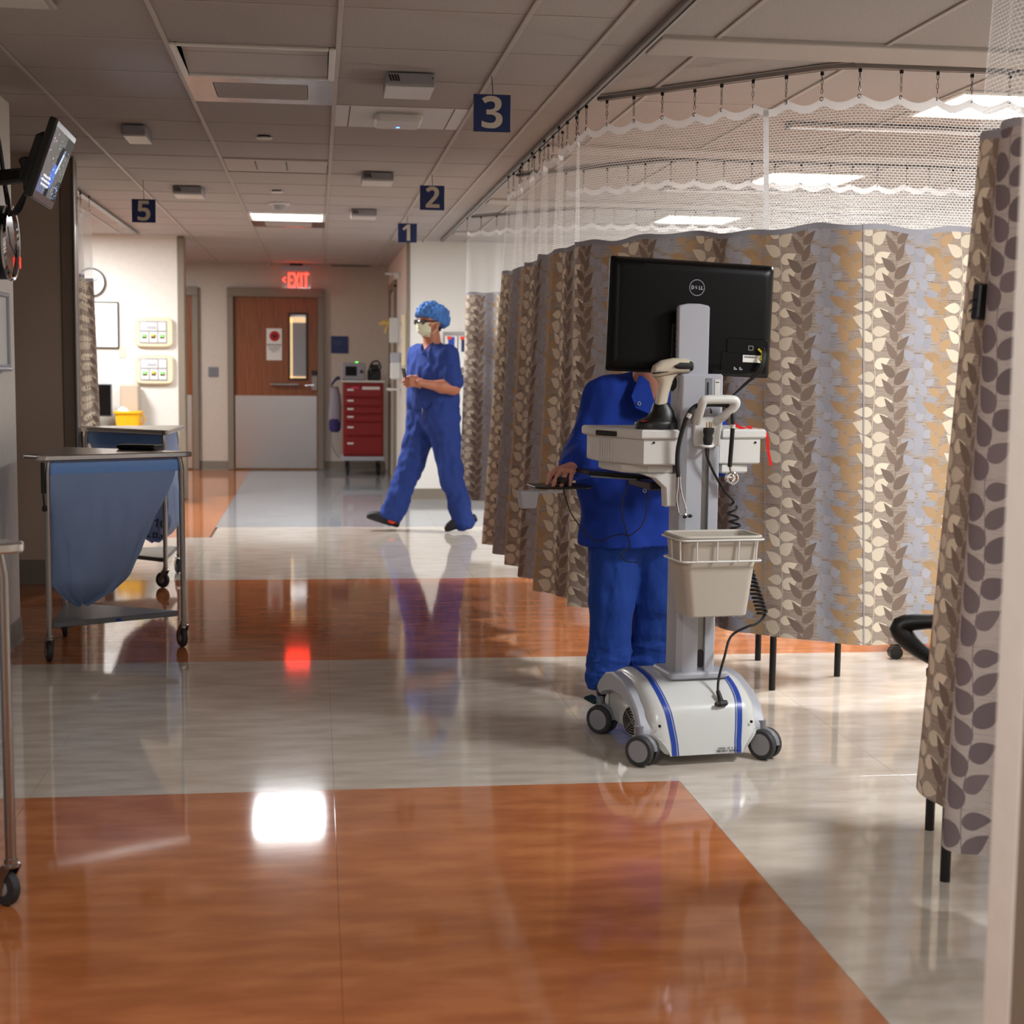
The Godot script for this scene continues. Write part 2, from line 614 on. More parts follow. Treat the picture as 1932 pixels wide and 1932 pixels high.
func skirting(called: String, label: String, a: Vector3, c: Vector3, outward: Vector3, h := 0.105) -> void:
	var o := struct(called, label, "baseboard")
	var b := B.new()
	var d := (c - a).normalized()
	var L := a.distance_to(c)
	slab(b, [Vector2(0, 0), Vector2(0.016, 0), Vector2(0.012, 0.012), Vector2(0.006, h - 0.01), Vector2(0.002, h), Vector2(0, h)], L, Transform3D(Basis(outward, Vector3.UP, outward.cross(Vector3.UP)), (a + c) / 2))
	part("strip", b, M.rubber_base, o)

func floor_and_ceiling() -> void:
	var fl := struct("floor", "waxed vinyl floor laid in orange, cream and grey fields", "floor")
	var b := B.new()
	box(b, Vector3(0.2, -0.06, -8.2), Vector3(9.0, 0.1, 23.4))
	part("subfloor", b, M.joint, fl)
	# fields [x0, x1, z0, z1, material]; each is laid in sheets with hairline joints
	var fields := [
		[-4.2, 1.13, 3.0, -4.46, "vinyl_orange"], [1.13, 4.5, 3.0, -4.46, "vinyl_cream"],
		[-4.2, 4.5, -4.46, -6.46, "vinyl_cream"], [-4.2, 4.5, -6.46, -8.92, "vinyl_orange"],
		[-4.2, -0.77, -8.92, -11.1, "vinyl_cream"], [-0.77, 4.5, -8.92, -11.78, "vinyl_cream"],
		[-4.2, -0.79, -11.1, -19.6, "vinyl_orange"], [-0.79, 4.5, -11.78, -19.6, "vinyl_grey"]]
	for f in fields:
		var xs := [f[0]]
		for k in range(-5, 6):
			var x := 0.05 + 0.9 * k
			if x > f[0] + 0.2 and x < f[1] - 0.2: xs.append(x)
		xs.append(f[1])
		var zs := [f[2]]
		for k in range(-3, 22):
			var z := -5.12 - 1.83 * (k - 1)
			if z < f[2] - 0.3 and z > f[3] + 0.3: zs.append(z)
		zs.append(f[3])
		for i in xs.size() - 1:
			for j in zs.size() - 1:
				b = B.new()
				box(b, Vector3((xs[i] + xs[i + 1]) / 2, -0.005, (zs[j] + zs[j + 1]) / 2), Vector3(xs[i + 1] - xs[i] - 0.0007, 0.010, zs[j] - zs[j + 1] - 0.0007), 0.0003)
				part("vinyl_sheet", b, M[f[4]], fl)
	var ce := struct("ceiling", "suspended ceiling of pale mineral tiles in a metal grid", "ceiling")
	b = B.new()
	box(b, Vector3(0.2, CEIL + 0.17, -8.2), Vector3(9.0, 0.1, 23.4))
	part("ceiling_slab", b, M.grid_edge, ce)
	var holes := []   # rectangles left open for lights and vents
	for h in [[-0.535, 0.08, -5.585, -6.2], [-0.535, 0.08, -6.2, -6.815], [0.08, 0.695, -6.815, -7.43], [-0.535, 0.08, -11.735, -12.35], [-0.535, 0.08, -12.35, -12.965], [-0.535, 0.08, -0.665, -1.28], [-0.535, 0.08, 1.795, 1.18]]:
		holes.append(h)
	var bar := func(c: Vector3, size: Vector3) -> void:
		var q := B.new()
		box(q, c, size, minf(0.002, size.y * 0.3))
		part("grid_bar", q, M.grid_bar, ce)
	var tile := func(x0: float, x1: float, z0: float, z1: float) -> void:
		for h in holes:
			if (x0 + x1) / 2 > h[0] and (x0 + x1) / 2 < h[1] and (z0 + z1) / 2 < h[2] and (z0 + z1) / 2 > h[3]: return
		var q := B.new()
		box(q, Vector3((x0 + x1) / 2, CEIL + 0.012, (z0 + z1) / 2), Vector3(x1 - x0 - 0.003, 0.016, z0 - z1 - 0.003), 0.002)
		part("ceiling_tile", q, M.ceiling_tile, ce)
	# corridor grid
	var gx := [-1.765, -1.15, -0.535, 0.08, 0.695, 1.0]
	for r in range(-14, 20):
		var z0 := -6.2 - 0.615 * r
		if z0 - 0.615 < -18.12: continue
		for i in 5:
			tile.call(-1.372 if i == 0 and z0 > -6.5 else gx[i], gx[i + 1], z0, z0 - 0.615)
	for i in range(1, 6):
		bar.call(Vector3(gx[i], CEIL, -8.0), Vector3(0.018, 0.008, 20.6))
	for r in range(-14, 20):
		bar.call(Vector3(-0.38, CEIL + 0.003, -6.2 - 0.615 * r), Vector3(2.76, 0.004, 0.008))
	# strip over the curtain line, then the bays
	for k in 9:
		tile.call(1.0, 1.39, -1.0 - 1.46 * k, -1.0 - 1.46 * (k + 1))
	var bx := [1.39, 2.01, 2.63, 3.25, 3.87, 4.4]
	for x in [1.39, 2.01, 2.63, 3.25, 3.87]:
		bar.call(Vector3(x, CEIL, -7.6), Vector3(0.018, 0.008, 13.1))
	for k in 5:
		var zc := -2.71 - 2.6 * k
		var zr := [zc - 0.13, zc - 1.165, zc - 2.47] if k < 4 else [zc - 0.13, -14.2]
		for j in zr.size() - 1:
			for i in 5:
				if i == 2: continue
				tile.call(bx[i], bx[i + 1], zr[j], zr[j + 1])
		# the light column: light between z -0.96 and -1.26 beyond each soffit
		if k < 4:
			tile.call(2.63, 3.25, zr[0], zc - 0.655)
			tile.call(2.63, 3.25, zc - 1.265, zc - 2.47)
			for z in [zc - 0.655, zc - 1.265]:
				bar.call(Vector3(2.94, CEIL, z), Vector3(0.62, 0.008, 0.018))
		else:
			tile.call(2.63, 3.25, zr[0], zr[1])
		bar.call(Vector3(2.9, CEIL + 0.003, zc - 1.165), Vector3(3.0, 0.004, 0.010))
	for i in 5:
		tile.call(bx[i], bx[i + 1], -1.0, -2.58)
	# left bay and cross corridor
	for r in range(-1, 19):
		var z0 := -6.815 - 0.615 * r
		for i in 4:
			if -2.38 - 0.615 * i + 0.615 > -1.7: continue
			tile.call(-2.38 - 0.615 * i, -1.765 - 0.615 * i, z0, z0 - 0.615)
	for i in 4:
		bar.call(Vector3(-1.765 - 0.615 * i, CEIL, -12.5), Vector3(0.018, 0.008, 11.4))
	for k in 5:
		var sf := B.new()
		box(sf, Vector3(2.79, CEIL - 0.002, -2.71 - 2.6 * k), Vector3(3.2, 0.022, 0.26), 0.004)
		var o := struct("trim_%d" % (k + 1), "flat painted band across the bay ceiling, number %d from the front" % (k + 1), "ceiling trim")
		part("band", sf, M.grid_bar, o)

func walls() -> void:
	var w: Node3D
	# left side, from behind the camera forward
	wall("wall_left", "pale painted corridor wall under the television and clock", Vector3(-1.52, 0, -7.07), Vector3(-1.37, CEIL + 0.1, 3.0), M.paint_cream)
	skirting("baseboard_left", "taupe rubber base of the wall under the television", Vector3(-1.37, 0, 3.0), Vector3(-1.37, 0, -7.07), Vector3(1, 0, 0))
	wall("wall_recess", "shaded recess side wall behind the corridor corner", Vector3(-3.0, 0, -7.07), Vector3(-1.52, CEIL + 0.1, -6.92), M.paint_cream)
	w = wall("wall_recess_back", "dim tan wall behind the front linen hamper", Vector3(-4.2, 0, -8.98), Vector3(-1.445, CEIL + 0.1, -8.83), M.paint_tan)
	skirting("baseboard_recess", "taupe rubber base of the dim tan wall", Vector3(-3.0, 0, -8.83), Vector3(-1.445, 0, -8.83), Vector3(0, 0, 1), 0.14)
	var b := B.new()
	box(b, Vector3(-1.408, CEIL / 2, -8.905), Vector3(0.074, CEIL, 0.17), 0.006)
	part("end_trim", b, M.taupe_dark, w)
	b = B.new()
	box(b, Vector3(-1.366, CEIL / 2, -8.82), Vector3(0.012, CEIL, 0.03), 0.003)
	part("corner_guard", b, M.steel, w)
	wall("wall_bay_left", "outer wall of the bay on the left", Vector3(-4.3, 0, -18.3), Vector3(-4.15, CEIL + 0.1, -6.9), M.paint_cream)
	w = wall("wall_bay_far", "bright cream end wall of the left bay with alarm panels", Vector3(-4.2, 0, -14.33), Vector3(-1.275, CEIL + 0.1, -14.17), M.paint_cream)
	b = B.new()
	box(b, Vector3(-1.243, CEIL / 2, -14.25), Vector3(0.066, CEIL, 0.18), 0.008)
	part("corner_guard", b, M.taupe_trim, w)
	# far end
	w = wall("wall_far", "far beige corridor wall with the exit door", Vector3(-4.2, 0, -18.3), Vector3(0.95, CEIL + 0.1, -18.12), M.paint_beige)
	skirting("baseboard_far", "taupe rubber base of the far wall left of the door", Vector3(-1.39, 0, -18.12), Vector3(-1.045, 0, -18.12), Vector3(0, 0, 1))
	skirting("baseboard_far_right", "taupe rubber base of the far wall behind the red cart", Vector3(0.095, 0, -18.12), Vector3(0.82, 0, -18.12), Vector3(0, 0, 1))
	# right side
	w = wall("wall_right_far", "cream corridor wall beside the red cart", Vector3(0.86, 0, -18.3), Vector3(1.0, CEIL + 0.1, -14.18), M.paint_cream)
	skirting("baseboard_right_far", "taupe rubber base beside the red cart", Vector3(0.86, 0, -15.2), Vector3(0.86, 0, -14.18), Vector3(-1, 0, 0))
	b = B.new()
	box(b, Vector3(0.862, CEIL / 2, -14.2), Vector3(0.03, CEIL, 0.09), 0.006)
	part("corner_guard", b, M.taupe_trim, w)
	wall("wall_bay_end", "white end wall of the right bays behind the walking person", Vector3(0.875, 0, -14.33), Vector3(4.5, CEIL + 0.1, -14.17), M.paint_white)
	skirting("baseboard_bay_end", "taupe rubber base of the white end wall", Vector3(0.875, 0, -14.17), Vector3(4.4, 0, -14.17), Vector3(0, 0, 1))
	wall("wall_bay_back", "back wall of the right bays", Vector3(4.4, 0, -14.3), Vector3(4.55, CEIL + 0.1, -0.9), M.paint_cream)
	wall("wall_bay_front", "front wall of the right bays", Vector3(1.12, 0, -1.0), Vector3(4.5, CEIL + 0.1, -0.85), M.paint_cream)
	w = wall("wall_right", "near corridor wall at the right edge of the view", Vector3(1.027, 0, -2.06), Vector3(1.15, CEIL + 0.1, 3.0), M.taupe_trim)
	b = B.new()
	box(b, Vector3(1.089, CEIL / 2, -2.062), Vector3(0.128, CEIL, 0.10), 0.01)
	part("corner_guard", b, M.paint_cream, w)
	wall("wall_behind", "wall behind the camera", Vector3(-1.5, 0, 2.9), Vector3(1.1, CEIL + 0.1, 3.05), M.paint_cream)

# ------------------------------------------------------------------ curtains
# dense samples (x, z) along a polyline with rounded corners
func trail(p: Array, step := 0.012, r := 0.12) -> PackedVector2Array:
	var o := PackedVector2Array()
	var q := []
	for i in p.size():
		if i == 0 or i == p.size() - 1:
			q.append(p[i])
		else:
			var a: Vector2 = p[i] + (p[i - 1] - p[i]).normalized() * minf(r, p[i].distance_to(p[i - 1]) * 0.45)
			var c: Vector2 = p[i] + (p[i + 1] - p[i]).normalized() * minf(r, p[i].distance_to(p[i + 1]) * 0.45)
			for k in 7:
				var t := k / 6.0
				q.append(a.lerp(p[i], t).lerp(p[i].lerp(c, t), t))
	for i in q.size() - 1:
		var n := maxi(1, int(q[i].distance_to(q[i + 1]) / step))
		for k in n: o.append(q[i].lerp(q[i + 1], float(k) / n))
	o.append(q[-1])
	return o

func sheet(b: B, grid: Array, us: PackedFloat32Array, vs: Array) -> void:
	# grid[row][col] of points; smooth normals
	var rows := grid.size()
	var cols: int = grid[0].size()
	var nn := []
	for i in rows:
		var a := PackedVector3Array()
		for j in cols:
			var dx: Vector3 = grid[i][mini(j + 1, cols - 1)] - grid[i][maxi(j - 1, 0)]
			var dy: Vector3 = grid[mini(i + 1, rows - 1)][j] - grid[maxi(i - 1, 0)][j]
			a.append(dy.cross(dx).normalized())
		nn.append(a)
	for i in rows - 1:
		for j in cols - 1:
			for c in [[0, 0], [1, 1], [1, 0], [0, 0], [0, 1], [1, 1]]:
				b.v.append(grid[i + c[0]][j + c[1]])
				b.n.append(nn[i + c[0]][j + c[1]])
				b.u.append(Vector2(us[j + c[1]], vs[i + c[0]][j + c[1]] if vs[i + c[0]] is PackedFloat32Array else vs[i + c[0]]))

# top and bottom: where the track and the hem run (x, z); wave(s, h) pushes the cloth sideways
func curtain(called: String, label: String, top: Array, bottom: Array, wave: Callable, split := 1.84, hem := 0.24, hooks := 0.147, cloth := "leaf_fabric", group := "", rows := 14, seams := []) -> Node3D:
	var o := thing(called, label, "curtain", Vector3.ZERO, 0.0, group)
	var tp := trail(top)
	var n := tp.size()
	var bt0 := trail(bottom)
	var bt := PackedVector2Array()
	for i in n:
		var f := float(i) / (n - 1) * (bt0.size() - 1)
		bt.append(bt0[int(f)].lerp(bt0[mini(int(f) + 1, bt0.size() - 1)], f - int(f)))
	var s := PackedFloat32Array([0.0])
	for i in range(1, n): s.append(s[i - 1] + tp[i].distance_to(tp[i - 1]))
	var total := s[n - 1]
	var count := maxi(2, int(round(total / hooks)))
	var gap := total / count
	var ytop := CEIL - 0.115
	var P := func(i: int, h: float) -> Vector3:     # h 0 at the track, 1 at the hem
		var q := tp[i].lerp(bt[i], h)
		var d := (tp[mini(i + 2, n - 1)].lerp(bt[mini(i + 2, n - 1)], h) - tp[maxi(i - 2, 0)].lerp(bt[maxi(i - 2, 0)], h)).normalized()
		q += Vector2(-d.y, d.x) * float(wave.call(s[i], h))
		return Vector3(q.x, 0, q.y)
	var Y := func(i: int, y: float) -> Vector3:
		var v: Vector3 = P.call(i, (ytop - y) / (ytop - hem))
		v.y = y
		return v
	var us := PackedFloat32Array([0.0])
	for i in range(1, n):
		us.append(us[i - 1] + P.call(i, 0.6).distance_to(P.call(i - 1, 0.6)))
	var sag := func(i: int) -> float: return ytop - 0.026 * absf(sin(PI * s[i] / gap)) 
	var lip := func(i: int) -> float: return split + 0.008 * sin(s[i] * 9.0) + 0.006 * sin(s[i] * 23.0)
	# net
	var make := func(lo: Callable, hi: Callable, rr: int) -> B:
		var g := []
		var vv := []
		for r in rr + 1:
			var line := PackedVector3Array()
			var vl := PackedFloat32Array()
			for i in n:
				var y: float = lerpf(hi.call(i), lo.call(i), float(r) / rr)
				line.append(Y.call(i, y))
				vl.append(-y)
			g.append(line)
			vv.append(vl)
		var b := B.new()
		sheet(b, g, us, vv)
		return b
	part("net", make.call(lip, func(i): return sag.call(i) - 0.028, 6), M.net, o, "white open net top")
	part("header_tape", make.call(func(i): return sag.call(i) - 0.030, sag, 1), M.net_tape, o)
	part("top_tape", make.call(func(i): return lip.call(i) - 0.022, lip, 1), M.tape_blue, o)
	part("fabric", make.call(func(_i): return hem + 0.034, func(i): return lip.call(i) - 0.020, rows), M[cloth], o, "leaf printed cloth")
	part("hem", make.call(func(_i): return hem, func(_i): return hem + 0.036, 1), M[cloth], o)
	for sm in seams:
		var i0 := 0
		while i0 < n - 3 and s[i0] < absf(sm): i0 += 1
		for q in [[lip, func(i): return sag.call(i) - 0.004, 0.0025, 2, M.net_tape, "net_seam"], [func(_i): return hem, func(i): return lip.call(i), 0.003, 1, M.tape_blue, "fabric_seam"]]:
			if sm < 0.0 and q[5] == "net_seam": continue
			var g := []
			for rr in 9:
				var line := PackedVector3Array()
				for i in range(i0, i0 + q[3] + 1):
					var v: Vector3 = Y.call(i, lerpf(q[1].call(i), q[0].call(i), rr / 8.0))
					var v2: Vector3 = Y.call(i + 1, v.y)
					line.append(v + (v2 - v).normalized().cross(Vector3.UP) * q[2])
				if q[3] == 1: line[1] = line[0].lerp(line[1], 0.4)
				g.append(line)
			var us2 := PackedFloat32Array()
			for i in q[3] + 1: us2.append(i)
			var sb := B.new()
			sheet(sb, g, us2, [0, 1, 2, 3, 4, 5, 6, 7, 8])
			part(q[5], sb, q[4], o)
	# hooks: carrier, chain and ring
	var hk := B.new()
	box(hk, Vector3(0, CEIL - 0.028, 0), Vector3(0.012, 0.014, 0.012), 0.002)
	for k in 4:
		var y := CEIL - 0.042 - k * 0.017
		var lp := []
		for a in 6:
			lp.append(Vector3(cos(a * PI / 3) * 0.0045 * (1 if k % 2 else 0), y + sin(a * PI / 3) * 0.010, cos(a * PI / 3) * 0.0045 * (0 if k % 2 else 1)))
		tube(hk, lp, 0.0012, 4, true)
	var rg := []
	for a in 8: rg.append(Vector3(cos(a * PI / 4) * 0.007, CEIL - 0.122 + sin(a * PI / 4) * 0.007, 0))
	tube(hk, rg, 0.0018, 4, true)
	var hm := hk.mesh()
	for k in count + 1:
		var i := mini(n - 1, int(round(float(k) * (n - 1) / count)))
		var h := part("hook", hm, M.dark_metal, o)
		var q: Vector3 = P.call(i, 0.0)
		h.position = Vector3(q.x, 0, q.z)
		h.rotation.y = 0.6 * k
	return o

func track(label: String, p: Array, closed_end := true) -> void:
	var tp := trail(p, 0.05, 0.10)
	var o := thing("curtain_track", label, "curtain track", Vector3.ZERO)
	var b := B.new()
	var rails := [[], []]
	var rings := []
	for i in tp.size():
		var d := (tp[mini(i + 1, tp.size() - 1)] - tp[maxi(i - 1, 0)]).normalized()
		var nx := Vector3(-d.y, 0, d.x)
		var c := Vector3(tp[i].x, CEIL - 0.004, tp[i].y)
		rings.append(PackedVector3Array([c + nx * 0.017, c + nx * 0.017 - Vector3(0, 0.016, 0), c + nx * 0.004 - Vector3(0, 0.018, 0), c + nx * 0.004 - Vector3(0, 0.010, 0), c - nx * 0.004 - Vector3(0, 0.010, 0), c - nx * 0.004 - Vector3(0, 0.018, 0), c - nx * 0.017 - Vector3(0, 0.016, 0), c - nx * 0.017]))
	loft(b, rings, true, true, 30.0)
	part("channel", b, M.aluminium, o)

func curtains() -> void:
	var cor := 1.155
	track("long ceiling track over the mouths of the right bays", [Vector2(cor, -2.6), Vector2(cor, -13.9)])
	track("ceiling track bending from the corridor over the nearest closed curtain", [Vector2(cor + 0.045, -6.37), Vector2(1.96, -5.50), Vector2(4.38, -5.50)])
	track("ceiling track bending in behind the second bay", [Vector2(cor + 0.045, -8.99), Vector2(1.96, -8.10), Vector2(4.38, -8.10)])
	track("farthest bending ceiling track, at the first bay", [Vector2(cor + 0.045, -11.59), Vector2(1.96, -10.70), Vector2(4.38, -10.70)])
	# the big closed curtain: along the corridor, round the corner, across the bay
	var w1 := func(s: float, h: float) -> float:
		var far := 1.0 - smoothstep(2.1, 2.7, s)
		var a := (0.018 + 0.050 * h) * far * (sin(s * TAU / 0.47 + 0.5) + 0.45 * sin(s * TAU / 0.235 + 1.1))
		var near := smoothstep(2.3, 3.0, s)
		return a + near * (0.012 + 0.016 * h) * (sin((s - 2.6) * TAU / 0.62 + 0.8 * sin(s * 2.1)) + 0.4 * sin(s * TAU / 0.29 + 1.0))
	curtain("privacy_curtain", "long leaf-print curtain with white net top, closed round the corner behind the computer cart", [Vector2(cor, -8.95), Vector2(cor, -6.42), Vector2(1.96, -5.50), Vector2(3.35, -5.50)], [Vector2(1.05, -8.72), Vector2(1.10, -6.46), Vector2(1.95, -5.42), Vector2(3.35, -5.45)], w1, 1.84, 0.24, 0.147, "leaf_fabric", "", 14, [3.40, -3.80])
	var w2 := func(s: float, h: float) -> float: return (0.02 + 0.02 * h) * (sin(s * TAU / 0.5) + 0.3 * sin(s * TAU / 0.23))
	curtain("privacy_curtain", "second bay curtain glimpsed through the white net of the long curtain", [Vector2(1.45, -8.72), Vector2(1.96, -8.10), Vector2(4.3, -8.10)], [Vector2(1.45, -8.72), Vector2(1.96, -8.08), Vector2(4.3, -8.08)], w2, 1.84, 0.24, 0.15, "leaf_fabric", "", 8)
	var w3 := func(s: float, h: float) -> float: return (0.02 + 0.035 * h) * (sin(s * TAU / 0.36 + 0.3) + 0.3 * sin(s * TAU / 0.17))
	curtain("privacy_curtain", "tan leaf-print curtain at the first bay, right behind the walking person", [Vector2(1.16, -11.56), Vector2(1.42, -11.22), Vector2(1.96, -10.70), Vector2(3.6, -10.70)], [Vector2(1.135, -11.58), Vector2(1.38, -11.22), Vector2(1.96, -10.68), Vector2(3.6, -10.68)], w3, 1.84, 0.24, 0.15, "leaf_fabric", "", 8)
	# left bay
	track("ceiling track over the mouth of the left bay", [Vector2(-1.60, -9.2), Vector2(-1.60, -13.9)])
	var w4 := func(s: float, h: float) -> float: return (0.05 + 0.02 * h) * sin(s * TAU / 0.26) + 0.015 * sin(s * TAU / 0.11)
	curtain("privacy_curtain", "narrow gathered curtain with net top in the left bay mouth", [Vector2(-1.60, -9.55), Vector2(-1.60, -10.75)], [Vector2(-1.57, -9.55), Vector2(-1.56, -10.75)], w4, 1.86, 0.24, 0.1, "leaf_fabric", "", 8)
	# nearest curtain, pushed back to the right edge: its shaded front shows as a narrow strip, its reverse is pale
	track("ceiling track over the bunched curtain at the right edge", [Vector2(1.60, -4.2), Vector2(1.60, -3.4), Vector2(2.3, -2.9)])
	var w5 := func(s: float, h: float) -> float: return 0.012 * sin(s * 21.0)
	curtain("privacy_curtain", "shaded brown front edge of the bunched curtain at the right edge", [Vector2(1.683, -3.620), Vector2(1.625, -3.420)], [Vector2(1.552, -3.620), Vector2(1.532, -3.420)], w5, 1.87, 0.215, 0.11)
	var w6 := func(s: float, h: float) -> float: return (0.012 + 0.014 * h) * sin(s * TAU / 0.21)
	curtain("privacy_curtain", "pale grey reverse of the bunched leaf curtain at the right edge", [Vector2(1.629, -3.415), Vector2(1.610, -3.250), Vector2(2.1, -3.1)], [Vector2(1.536, -3.415), Vector2(1.580, -3.250), Vector2(2.0, -3.1)], w6, 1.87, 0.13, 0.11, "leaf_reverse")
	var b := B.new()
	box(b, Vector3(1.574, 1.46, -3.40), Vector3(0.036, 0.085, 0.03), 0.004, Basis.from_euler(Vector3(0, 0.2, -0.07)))
	for s in [-1, 1]:
		for k in 2:
			tube(b, [Vector3(1.574 + s * 0.018, 1.445 + k * 0.02, -3.39), Vector3(1.574 + s * 0.034, 1.44 + k * 0.022, -3.385), Vector3(1.574 + s * 0.038, 1.435 + k * 0.02, -3.38)], 0.002, 5)
	one("curtain_clip", b, M.black_plastic, "small black clip holding the bunched curtain edge", "clip")

# ------------------------------------------------------------------ computer cart
const CART := Vector3(1.225, 0.0, -4.885)
const CART_TURN := 0.11

func on_cart(p: Vector3) -> Vector3:
	return CART + Basis(Vector3.UP, CART_TURN) * p

func caster(parent: Node, p: Vector3, turn: float, r: float, brake := false) -> void:
	# twin-wheel caster with a moulded hood; p is where the stem meets the arm
	var c := Node3D.new()
	c.name = "caster"
	parent.add_child(c, true)
	c.position = p
	c.rotation.y = turn
	var drop := p.y - r
	var b := B.new()
	lathe(b, [[0.0, 0.0], [0.013, 0.0], [0.015, -0.03], [0.016, -drop + 0.035], [0.0, -drop + 0.03]])
	var hood := []
	for i in 9:
		var a := PI * (0.02 + 0.75 * i / 8.0)
		hood.append(ring(Vector3(0, -drop, 0.012) + Vector3(0, sin(a), cos(a)) * (r * 0.86), Vector3.RIGHT, Vector3(0, sin(a), cos(a)), 0.011, r * 0.22, 10, 3.0))
	loft(b, hood)
	part("fork", b, M.mid_grey_plastic, c)
	for s in [-1, 1]:
		var q := Transform3D(Basis(Vector3.FORWARD, PI / 2), Vector3(s * 0.019, -drop, 0.012))
		b = B.new()
		lathe(b, [[r * 0.72, -0.010], [r * 0.93, -0.0105], [r, -0.006], [r, 0.006], [r * 0.93, 0.0105], [r * 0.72, 0.010]], q, 28)
		part("tyre", b, M.wheel_grey, c)
		b = B.new()
		lathe(b, [[0.0, -0.011], [r * 0.6, -0.012], [r * 0.76, -0.009], [r * 0.76, 0.009], [r * 0.6, 0.012], [0.0, 0.011]], q, 28)
		part("hub", b, M.rim_grey, c)
	if brake:
		b = B.new()
		box(b, Vector3(0, -drop + r + 0.012, -0.03), Vector3(0.05, 0.012, 0.05), 0.004, Basis.from_euler(Vector3(0.3, 0, 0)))
		part("brake_pedal", b, M.brake_green, c)

func computer_cart() -> void:
	mat("brake_green", Color(0.02, 0.17, 0.13), 0.5)
	var t := thing("computer_cart", "grey and white wheeled computer cart with blue stripes in front of the long curtain", "computer cart", CART, CART_TURN)
	var b := B.new()
	var cx := 0.014
	# moulded base cover
	var prof := spline([Vector3(0, 0.10, -0.245), Vector3(0, 0.18, -0.238), Vector3(0, 0.235, -0.20), Vector3(0, 0.258, -0.10), Vector3(0, 0.254, 0.04), Vector3(0, 0.232, 0.125), Vector3(0, 0.202, 0.182), Vector3(0, 0.168, 0.212), Vector3(0, 0.10, 0.236), Vector3(0, 0.034, 0.250)], 5)
	var w := 0.198
	var r := 0.06
	var over := func(i: int, s: float, lift: float) -> Vector3:
		var d: Vector3 = (prof[mini(i + 1, prof.size() - 1)] - prof[maxi(i - 1, 0)]).normalized()
		var nn := Vector3(0, d.z, -d.y)
		var e := maxf(0.0, absf(s) - (w - r))
		var drop := r - sqrt(maxf(0.0, r * r - e * e))
		return prof[i] + nn * (lift - drop * 0.8) + Vector3(s + cx, 0, 0)
	var rings := []
	for i in prof.size():
		var a := PackedVector3Array()
		for j in 25:
			var s := -w + 2 * w * j / 24.0
			s *= lerpf(1.0, 0.64 + 0.36 * smoothstep(0.03, 0.15, prof[i].y), smoothstep(0.15, 0.21, prof[i].z))
			a.append(over.call(i, s, 0.0))
		var f := smoothstep(0.05, 0.2, prof[i].z)
		var low := minf(prof[i].y - 0.004, lerpf(0.055, 0.036, f))
		var nw := lerpf(1.0, 0.64 + 0.36 * smoothstep(0.03, 0.15, prof[i].y), smoothstep(0.15, 0.21, prof[i].z))
		a.append(Vector3(cx + w * 0.98 * nw, maxf(low, minf(0.12, prof[i].y - 0.03)), prof[i].z - 0.01))
		a.append(Vector3(cx + w * lerpf(0.9, 0.62, f), low, prof[i].z - 0.012))
		a.append(Vector3(cx - w * lerpf(0.9, 0.62, f), low, prof[i].z - 0.012))
		a.append(Vector3(cx - w * 0.98 * nw, maxf(low, minf(0.12, prof[i].y - 0.03)), prof[i].z - 0.01))
		rings.append(a)
	loft(b, rings, true, true, 35.0)
	var cover := part("base_cover", b, M.shell_white, t, "glossy white moulded base")
	for s in [-1, 1]:
		for q in [[0.0, 0.0085], [-0.0135, 0.0018]]:
			b = B.new()
			var line := []
			for i in range(10, prof.size()):
				var k := float(i - 10) / (prof.size() - 11)
				var mid: float = 0.128 + 0.016 * sin(PI * clampf(k * 1.1, 0, 1)) - 0.016 * k + q[0]
				var a := PackedVector3Array()
				for e in 5:
					a.append(over.call(i, s * (mid + q[1] * (e / 2.0 - 1.0)), 0.0012))
				line.append(a)
			loft(b, line, false, false, 60.0)
			part("stripe", b, M.blue_stripe, cover, "blue stripe")
		b = B.new()
		lathe(b, [[0.0, 0.0], [0.005, 0.0], [0.005, 0.003], [0.0, 0.004]], at(Vector3(cx + s * 0.16, 0.132, 0.232), PI / 2), 10)
		part("screw", b, M.dark_metal, cover)
	b = B.new()
	text_into(b, "SERIAL  05  V  2.1", 0.0085, 0.0006, at(Vector3(0.085, 0.052, 0.2525), -0.08))
	text_into(b, "100-240 V  50/60 Hz", 0.0085, 0.0006, at(Vector3(0.085, 0.043, 0.2530), -0.08))
	part("rating_print", b, M.ink, cover)
	# grey side arms that carry the casters, and the fan grille
	for s in [-1, 1]:
		b = B.new()
		var outer := [Vector2(0.262, 0.150), Vector2(0.268, 0.165), Vector2(0.24, 0.192), Vector2(0.18, 0.228), Vector2(0.10, 0.246), Vector2(0.0, 0.240), Vector2(-0.10, 0.212), Vector2(-0.17, 0.175), Vector2(-0.213, 0.12), Vector2(-0.216, 0.10), Vector2(-0.180, 0.10), Vector2(-0.150, 0.140), Vector2(-0.09, 0.168), Vector2(0.0, 0.182), Vector2(0.10, 0.178), Vector2(0.18, 0.158), Vector2(0.235, 0.136)]
		slab(b, outer, 0.042, Transform3D(Basis(Vector3.UP, PI / 2), Vector3(cx + s * 0.200, 0, 0)), 0.006)
		part("side_arm", b, M.grey_plastic, t)
		b = B.new()
		box(b, Vector3(cx + s * 0.172, 0.115, 0.02), Vector3(0.04, 0.13, 0.26), 0.02)
		part("side_panel", b, M.shell_white, t)
	var fan := Node3D.new()
	fan.name = "fan_grille"
	t.add_child(fan, true)
	fan.transform = Transform3D(Basis(Vector3.UP, -PI / 2 + 0.35), Vector3(cx - 0.196, 0.108, 0.06))
	b = B.new()
	lathe(b, [[0.0, -0.004], [0.050, -0.004], [0.050, 0.0], [0.0, 0.0]], at(Vector3.ZERO, PI / 2), 24)
	part("fan_opening", b, M.black_plastic, fan)
	b = B.new()
